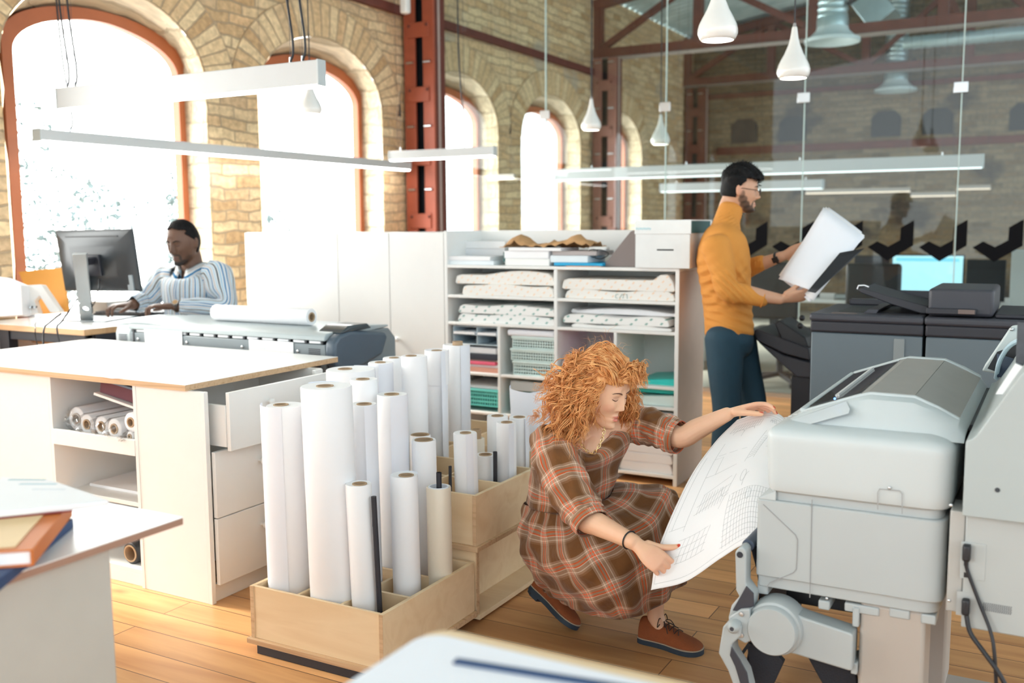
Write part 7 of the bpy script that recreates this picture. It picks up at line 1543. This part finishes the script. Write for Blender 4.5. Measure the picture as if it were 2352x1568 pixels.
def standing_man():
    t = thing('person', 'person in a mustard turtleneck and dark jeans standing and reading large sheets', 'person', at(1690, 1137, 5.3)*np.array([1, 1, 0]))
    fr = facing(80, 9); s = 1.03; O = at(1699, 437, 5.3); b = MB(); M3 = head_geo(b, O, fr, s, False)
    P = lambda x, y, z: O+M3@(np.array([x, y, z])*s); nb = at(1668, 508, 5.31)
    limb(b, [P(0, -.02, -.035), P(0, -.035, -.09), nb, nb-UZ*.06], [(.060, .055), (.058, .055), (.060, .058), (.075, .09)], 20, 6)
    limb(b, [at(1672, 770, 5.3), at(1668, 620, 5.3), nb-UZ*.06], [(.09, .12), (.09, .14), (.06, .12)], 22, 6, ref=HR)
    Rs, Re, Rw = at(1645, 566, 5.13), at(1672, 666, 5.06), at(1793, 687, 5.02); Ls, Le, Lw = at(1672, 566, 5.46), at(1690, 628, 5.50), at(1797, 588, 5.30)
    for a, e, w in ((Rs, Re, Rw), (Ls, Le, Lw)): limb(b, [a, (a+e)/2, e, e*.65+w*.35, e*.3+w*.7, w], [.050, .044, .040, .042, .034, .027], 18, 5)
    legs = []
    for H_, K_, A_ in ((at(1664, 785, 5.22), at(1668, 945, 5.22), at(1656, 1105, 5.24)), (at(1692, 785, 5.38), at(1730, 930, 5.36), at(1722, 1095, 5.42))):
        A_[2] = .09; limb(b, [H_, K_, A_], [.07, .05, .035], 16, 6); legs.append((H_, K_, A_))
    Fr = nrm(at(1856, 676, 4.98)-Rw); tr = hand_geo(b, Rw+Fr*.02, Fr, nrm(HB*-.75+UZ*.6), nrm(UZ*.8+HB*.5), 1.06, ((28, 30, 20), (34, 34, 22), (40, 36, 24), (48, 40, 26)), (22, 20, 8), 3)
    Fl = nrm(at(1846, 572, 5.24)-Lw); tl = hand_geo(b, Lw+Fl*.02, Fl, nrm(HB*-.9+UZ*.1), nrm(-UZ*.9+HR*.2), 1.06, ((20, 18, 12), (22, 20, 14), (26, 22, 16), (30, 26, 18)), (42, -25, 10), 4)
    V, F = fuse(b, .0045, 3); o = mesh_object('body', V, F, M['skin'], t, smooth=180); sk = (.60, .335, .215)
    sp = face_spots(O, M3, s, (.46, .20, .16), (.03, .02, .016), (.03, .02, .02), False); bc = (.038, .025, .019)
    for sx in (-1, 1):
        sp += [(P(sx*.070, .012, -.020), M3, np.array([.014, .016, .024])*s, bc, .6), (P(sx*.064, .022, -.046), M3, np.array([.022, .026, .024])*s, bc, .75), (P(sx*.054, .042, -.072), M3, np.array([.026, .034, .025])*s, bc, .85), (P(sx*.034, .066, -.094), M3, np.array([.032, .040, .028])*s, bc, .9), (P(sx*.012, .098, -.0455), M3, np.array([.018, .03, .0056])*s, bc, .8), (P(sx*.0255, .088, -.060), M3, np.array([.0055, .03, .018])*s, bc, .8)]
        sp.append((P(sx*.078, -.008, 0), M3, np.array([.015, .022, .034])*s, (.68, .33, .22), .5))
    sp += [(P(0, .085, -.104), M3, np.array([.036, .045, .026])*s, bc, .9), (P(0, .098, -.079), M3, np.array([.010, .03, .006])*s, bc, .6)]
    paint(o, V, sk, sp)
    brows('eyebrows', O, M3, s, M['black_hair'], t, False, 1.5)
    # turtleneck
    b = MB()
    limb(b, [at(1675, 764, 5.3), at(1672, 720, 5.3), at(1667, 660, 5.3), at(1661, 595, 5.3), at(1662, 545, 5.3), at(1667, 515, 5.3)], [(.128, .17), (.126, .165), (.130, .18), (.138, .20), (.112, .185), (.060, .09)], 30, 7, ref=HR)
    limb(b, [at(1666, 528, 5.3), at(1670, 506, 5.31), at(1678, 482, 5.305)], [(.082, .090), (.070, .072), (.0665, .066)], 24, 6, ref=HR)
    Rc, Lc = at(1752, 686, 5.04), at(1750, 603, 5.38)
    limb(b, [Rs*1.0, Rs*.5+Re*.5, Re, Re*.55+Rc*.45, Rc], [.080, .066, .060, .053, .042], 22, 6); limb(b, [Ls, Ls*.5+Le*.5, Le, Le*.5+Lc*.5, Lc], [.078, .066, .060, .052, .043], 22, 6)
    V, F = fuse(b, .0075, 5); r_ = V-at(1665, 640, 5.3)
    # folds at the elbow, waist and neck
    def fold(c, d, wl, amp, rad):
        g = np.exp(-(np.linalg.norm(V-c, axis=1)/rad)**2); return (amp*np.sin(((V-c)@nrm(d))/wl*2*math.pi)*g)[:, None]
    Cn = V-np.array([at(1667, 640, 5.3)]); Cn[:, 2] *= .2; Cn /= np.maximum(1e-6, np.linalg.norm(Cn, axis=1, keepdims=True))
    V = V+Cn*(fold(Re, HR+UZ*.9, .026, .009, .10)+fold(at(1640, 640, 5.2), UZ*.8-HR*.6, .05, .010, .13)+fold(at(1690, 735, 5.2), UZ+HR*.4, .045, .008, .12)+fold(at(1676, 500, 5.25), UZ*.9-HR*.35, .016, .006, .06)+fold(at(1735, 605, 5.36), HR, .014, .005, .05)+fold(at(1625, 700, 5.2), UZ, .04, .006, .10)+fold(at(1700, 640, 5.15), HR*.8+UZ*.6, .06, .007, .10))
    mesh_object('turtleneck', V, F, M['mustard'], t, smooth=180)
    q = MB(); ax = nrm(Rc-Re)
    for c, a in ((Rc, nrm(Rc-Re)),): u_ = nrm(np.cross(a, UZ)); w_ = np.cross(a, u_); q.tube([c+u_*.043*math.cos(v)+w_*.043*math.sin(v) for v in np.linspace(0, 6.283, 28)], .0032, 8)
    q.build('cuff_hem', M['mustard'], t)
    # jeans
    b = MB(); limb(b, [at(1676, 752, 5.3), at(1677, 790, 5.3)], [(.118, .160), (.122, .165)], 24, 5, ref=HR)
    for (H_, K_, A_), w in zip(legs, (1, 1)): limb(b, [H_+UZ*.02, H_*.6+K_*.4, K_, K_*.5+A_*.5, A_-UZ*.02], [(.105, .10), (.092, .09), (.072, .07), (.066, .062), (.060, .058)], 22, 7, ref=HR)
    V, F = fuse(b, .008, 4); 
    for H_, K_, A_ in legs: V = V+np.stack([0*V[:, 0], 0*V[:, 0], 0*V[:, 0]], 1)
    mesh_object('jeans', V, F, M['jeans'], t, smooth=180)
    for H_, K_, A_ in legs:
        h = A_*np.array([1, 1, 0])-HR*.05; shoe('shoe', h, h+HR*.28+HB*.03, UZ, t, m='dark', laces=False)
    # belt loop band and pocket seam
    # hair, brows, glasses, watch
    def mask(X, Y, Z, x, y, z):
        hl = np.where(Y > .02, .055-.0*X, np.where(Y > -.012, .004+(Y+.012)*1.2, -.040)); hl = np.where((np.abs(X) > .050) & (Y > .012), np.maximum(hl, .035-.8*np.maximum(0, .045-Y)), hl); return Z > hl, .004+.020*sstep(.01, .075, Z)*(1+.25*np.sin(18*x+7*y))+.012*sstep(.04, .085, Y)*sstep(.04, .07, Z)
    hs = hair_shell('hair', O, M3, s, M['black_hair'], t, mask, .05)
    def roots(r_): a = r_.uniform(-1, 1); y = r_.uniform(-.08, .078); x = a*.060*math.sqrt(max(.05, 1-(y/.1)**2)); z = .116*math.sqrt(max(.02, 1-(x/.0735)**2-(y/.094)**2)); return x*1.1, y*1.08, z*1.12
    cap_locks('tousled_top', O, M3, s, M['black_hair'], hs, 420, roots, .030, 5, .0018, lambda x, y, z: np.array([.1, .25, .2]))
    g = MB()
    for sx in (-1, 1):
        c = P(sx*.031, .101, .004); g.tube([c+M3@(np.array([.021*math.cos(v), .002*abs(math.cos(v)), .0165*math.sin(v)])*s) for v in np.linspace(0, 6.283, 26)], .0019, 7)
        g.tube([P(sx*.052, .100, .008), P(sx*.072, .075, .010), P(sx*.079, .01, .010), P(sx*.080, -.012, .004), P(sx*.078, -.022, -.012)], .0018, 7)
    g.tube([P(-.010, .104, .006), P(0, .107, .009), P(.010, .104, .006)], .0018, 7); g.build('glasses', C('tortoise', (.03, .015, .012), .25), t)
    a_ = nrm(Lw-Le); u_ = nrm(np.cross(a_, UZ)); w_ = np.cross(a_, u_); c_ = Le*.10+Lw*.90; q = MB(); q.tube([c_+u_*.0315*math.cos(v)+w_*.0315*math.sin(v) for v in np.linspace(0, 6.283, 30)], [(.008, .003)]*30, 8, ref=a_); nn_ = nrm(HB-a_*np.dot(HB, a_)); q.obox(c_+nn_*.0335, a_, np.cross(nn_, a_), nn_, .016, .015, .004); q.build('wristwatch', M['black'], t)
    return t
standing_man()
def sheet(name, label, pts, m, group=None, off=0, cat='paper', bend=.0):
    P_ = [np.array(p)+HB*off for p in pts]; G = [[(P_[0]*(1-f)+P_[1]*f)*(1-g)+(P_[3]*(1-f)+P_[2]*f)*g+HB*bend*math.sin(math.pi*f)+HB*bend*.6*math.sin(math.pi*g) for f in np.linspace(0, 1, 9)] for g in np.linspace(0, 1, 9)]
    q = MB(); q.grid(np.array(G)); return solo(q, name, m, label, cat, group, smooth=180, solid=.0012, fix=False)
# a top edge, right corner, bottom, left corner of the sheets held by the man
sheet('large_sheet', 'rearmost white sheet in the hands of the standing man', [at(1905, 476, 5.16), at(1982, 533, 5.02), at(1862, 694, 4.93), at(1795, 640, 5.14)], M['paper_cool'], 'sheets held by the standing man', -.012, bend=.01)
sheet('large_sheet', 'middle white sheet in the hands of the standing man', [at(1897, 475, 5.15), at(1986, 541, 5.00), at(1868, 690, 4.93), at(1789, 632, 5.12)], M['paper'], 'sheets held by the standing man', .0, bend=.012)
sheet('large_sheet', 'front white sheet tilted in the hands of the standing man', [at(1890, 476, 5.13), at(1984, 545, 4.99), at(1860, 666, 4.91), at(1787, 640, 5.10)], M['paper_cool'], 'sheets held by the standing man', .012, bend=.012)
sheet('black_folder', 'long black folder under the white sheets held by the standing man', [at(1926, 580, 4.93), at(1982, 570, 4.92), at(1870, 672, 4.86), at(1852, 668, 4.88)], M['black'], None, .02, 'folder')
sheet('large_sheet', 'narrow white sheet sticking out under the black folder', [at(1880, 652, 4.97), at(1906, 640, 4.97), at(1872, 692, 4.94), at(1860, 684, 4.95)], M['paper'], 'sheets held by the standing man', -.02)
# ================================================================== the seated man
def seated_man():
    t = thing('person', 'person in a blue striped shirt typing at the desk by the window', 'person', at(450, 640, 6.1)*np.array([1, 1, 0]))
    fr = facing(-24, 15); s = 1.15; O = at(421, 557, 6.02); b = MB(); M3 = head_geo(b, O, fr, s, False); k = 1.15
    P = lambda x, y, z: O+M3@(np.array([x, y, z])*s); nb = at(443, 622, 6.10)
    limb(b, [P(0, -.02, -.035), P(0, -.03, -.09), nb, nb-UZ*.06], [(.066, .062), (.066, .062), (.070, .07), (.09, .10)], 20, 6)
    D_ = fr[1]*np.array([1, 1, 0]); D_ = nrm(D_); Lf = nrm(np.cross(UZ, D_))
    Ls, Le, Lw = at(500, 632, 5.98), at(520, 708, 5.88), at(402, 703, 5.86); Rs, Re, Rw = at(384, 640, 6.16), at(336, 688, 6.14), at(303, 700, 6.0)
    for a, e, w in ((Rs, Re, Rw), (Ls, Le, Lw)): limb(b, [a, (a+e)/2, e, e*.5+w*.5, w], [.052, .046, .044, .038, .030], 18, 5)
    hip = at(455, 760, 6.2); hip[2] = .74; limb(b, [hip, at(448, 690, 6.13), nb-UZ*.08], [(.13, .16), (.12, .16), (.07, .12)], 22, 6, ref=D_)
    for sg in (-1, 1):
        H_ = hip+Lf*.10*sg; K_ = H_+D_*.42-UZ*.02; A_ = K_-UZ*.62+D_*.05; A_[2] = .09; limb(b, [H_, K_], [.085, .06], 14, 5); limb(b, [K_, A_], [.055, .04], 14, 5)
    kw = dict(k=1.12)
    Fl = nrm(at(346, 706, 5.83)-Lw+UZ*.01); hand_geo(b, Lw+Fl*.02, Fl, nrm(-UZ+Fl*.1), nrm(-HB*.4+HR*-.2+np.cross(UZ, Fl)*-1), 1.1, ((22, 42, 28), (20, 46, 30), (22, 46, 30), (26, 44, 28)), (38, 12, 12), 6)
    Fr = nrm(at(272, 702, 5.93)-Rw); hand_geo(b, Rw+Fr*.02, Fr, nrm(-UZ+Fr*.1), nrm(np.cross(UZ, Fr)), 1.1, ((22, 42, 28), (20, 46, 30), (22, 46, 30), (26, 44, 28)), (38, 12, 12), 7)
    V, F = fuse(b, .0052, 3); o = mesh_object('body', V, F, M['skin'], t, smooth=180)
    sp = face_spots(O, M3, s, (.17, .075, .06), (.012, .009, .008), (.012, .01, .01), False); bc = (.014, .011, .010)
    for sx in (-1, 1): sp += [(P(sx*.014, .096, -.0455), M3, np.array([.019, .03, .006])*s, bc, .8), (P(sx*.0265, .088, -.062), M3, np.array([.006, .03, .020])*s, bc, .75), (P(sx*.034, .066, -.096), M3, np.array([.028, .04, .022])*s, bc, .8), (P(sx*.055, .04, -.075), M3, np.array([.02, .03, .02])*s, bc, .4)]
    sp += [(P(0, .085, -.104), M3, np.array([.034, .045, .027])*s, bc, .95), (P(0, .098, -.080), M3, np.array([.009, .02, .006])*s, bc, .6)]
    paint(o, V, (.135, .066, .040), sp)
    brows('eyebrows', O, M3, s, M['black_hair'], t, False, 1.3)
    # shirt: torso, sleeves, collar as lofted cloth
    d = dict(v=[], f=[], uv=[])
    def E(c, rf, rs, n=8): return [c+D_*rf*math.cos(2*math.pi*i/n)+Lf*rs*math.sin(2*math.pi*i/n) for i in range(n)]
    def EV(c, rf, rs, dip, n=8): return [p-UZ*dip*max(0, math.cos(2*math.pi*i/n))**2 for i, p in enumerate(E(c, rf, rs, n))]
    c0, c1, c2, c3 = hip+UZ*.0, at(450, 715, 6.13), at(446, 668, 6.11), at(442, 634, 6.10)
    rings(d, [E(c0-UZ*.02, .165, .215), E(c1, .165, .205), E(c2, .165, .225), EV(at(442, 638, 6.10), .140, .215, .012), EV(at(442, 620, 6.10), .112, .150, .055), EV(at(441, 613, 6.09), .090, .094, .105)], 8, 7, puff=waves(.004, 5, 2, .3))
    rings(d, tube_rings([Ls-Lf*.05, Ls, Ls*.5+Le*.5, Le, Le*.5+Lw*.5, Le*.12+Lw*.88], [.085, .088, .078, .070, .058, .043], 8, ref=UZ), 8, 8, puff=waves(.005, 3, 3.5, .9))
    rings(d, tube_rings([Rs+Lf*.09, Rs, Rs*.5+Re*.5, Re, Re*.5+Rw*.5, Re*.1+Rw*.9], [.085, .086, .076, .068, .056, .043], 8, ref=UZ), 8, 8, puff=waves(.005, 3, 3.5, 2.2))
    sh = cloth('shirt', d, M['shirt'], t, .004)
    d = dict(v=[], f=[], uv=[])
    for sg in (-1, 1):   # open collar wings
        G = []
        for i in range(13):
            a = math.radians(14+166*i/12)*sg; dip = .075*max(0, math.cos(a))**2; dr = D_*math.cos(a)+Lf*math.sin(a); c_ = nb+UZ*.012
            wing = .058 if i > 2 else (.085, .078, .068)[i]
            G.append([c_+dr*.086-UZ*dip, c_+dr*.082+UZ*(.042-dip*.6), c_+dr*.098+UZ*(.030-dip*.75), c_+dr*(.120+.02*(i < 3))+UZ*(.040-wing-dip*.7)])
        q = MB(); q.grid(np.array(G)); uvl = []
        for f in q.f:
            for i in f: uvl.append((.03*(i % 4), .03*(i//4)))
        b0 = len(d['v']); d['v'] += q.v; d['f'] += [tuple(i+b0 for i in f) for f in q.f]; d['uv'] += uvl
    cloth('collar', d, M['shirt'], sh, .004)
    q = MB()
    for j in range(4): c = at(424+2*j, 643+16*j, 5.935+.01*j); q.ball(c, .006)
    q.build('buttons', M['white'], sh) if False else None
    # trousers
    b = MB()
    for sg in (-1, 1):
        H_ = hip+Lf*.10*sg; K_ = H_+D_*.42-UZ*.02; A_ = K_-UZ*.62+D_*.05; A_[2] = .08; limb(b, [hip-UZ*.02+Lf*.02*sg, H_, K_], [.13, .115, .085], 16, 5); limb(b, [K_, A_], [.08, .065], 16, 5)
    V, F = fuse(b, .010, 3); mesh_object('trousers', V, F, C('dark_trousers', (.03, .035, .05), .8), t, smooth=180)
    def mask(X, Y, Z, x, y, z):
        hl = np.where(Y > .0, .092-.35*np.abs(X), np.where(Y > -.015, -.002, -.060)); hl = np.where((np.abs(X) > .055) & (Y > .0), .012+1.1*np.maximum(0, Y), hl); return Z > hl, .0035+.003*sstep(.02, .09, Z)
    hair_shell('hair', O, M3, s, M['black_hair'], t, mask, .15)
    a_ = nrm(Lw-Le); u_ = nrm(np.cross(a_, UZ)); w_ = np.cross(a_, u_); c_ = Le*.04+Lw*.96; q = MB(); q.tube([c_+u_*.034*math.cos(v)+w_*.034*math.sin(v) for v in np.linspace(0, 6.283, 30)], [(.010, .0035)]*30, 8, ref=a_); g = q.build('wristwatch', C('brown_strap', (.05, .03, .022), .5), t)
    q = MB(); n_ = nrm(HB*.75+UZ*.65); q.cyl(c_+n_*.033, c_+n_*.043, .021, .019, 24); q.build('watch_case', M['metal'], g); q = MB(); q.cyl(c_+n_*.043, c_+n_*.0435, .016, .016, 20); q.build('watch_face', C('bronze_dial', (.45, .28, .14), .4), g)
    return t
seated_man()
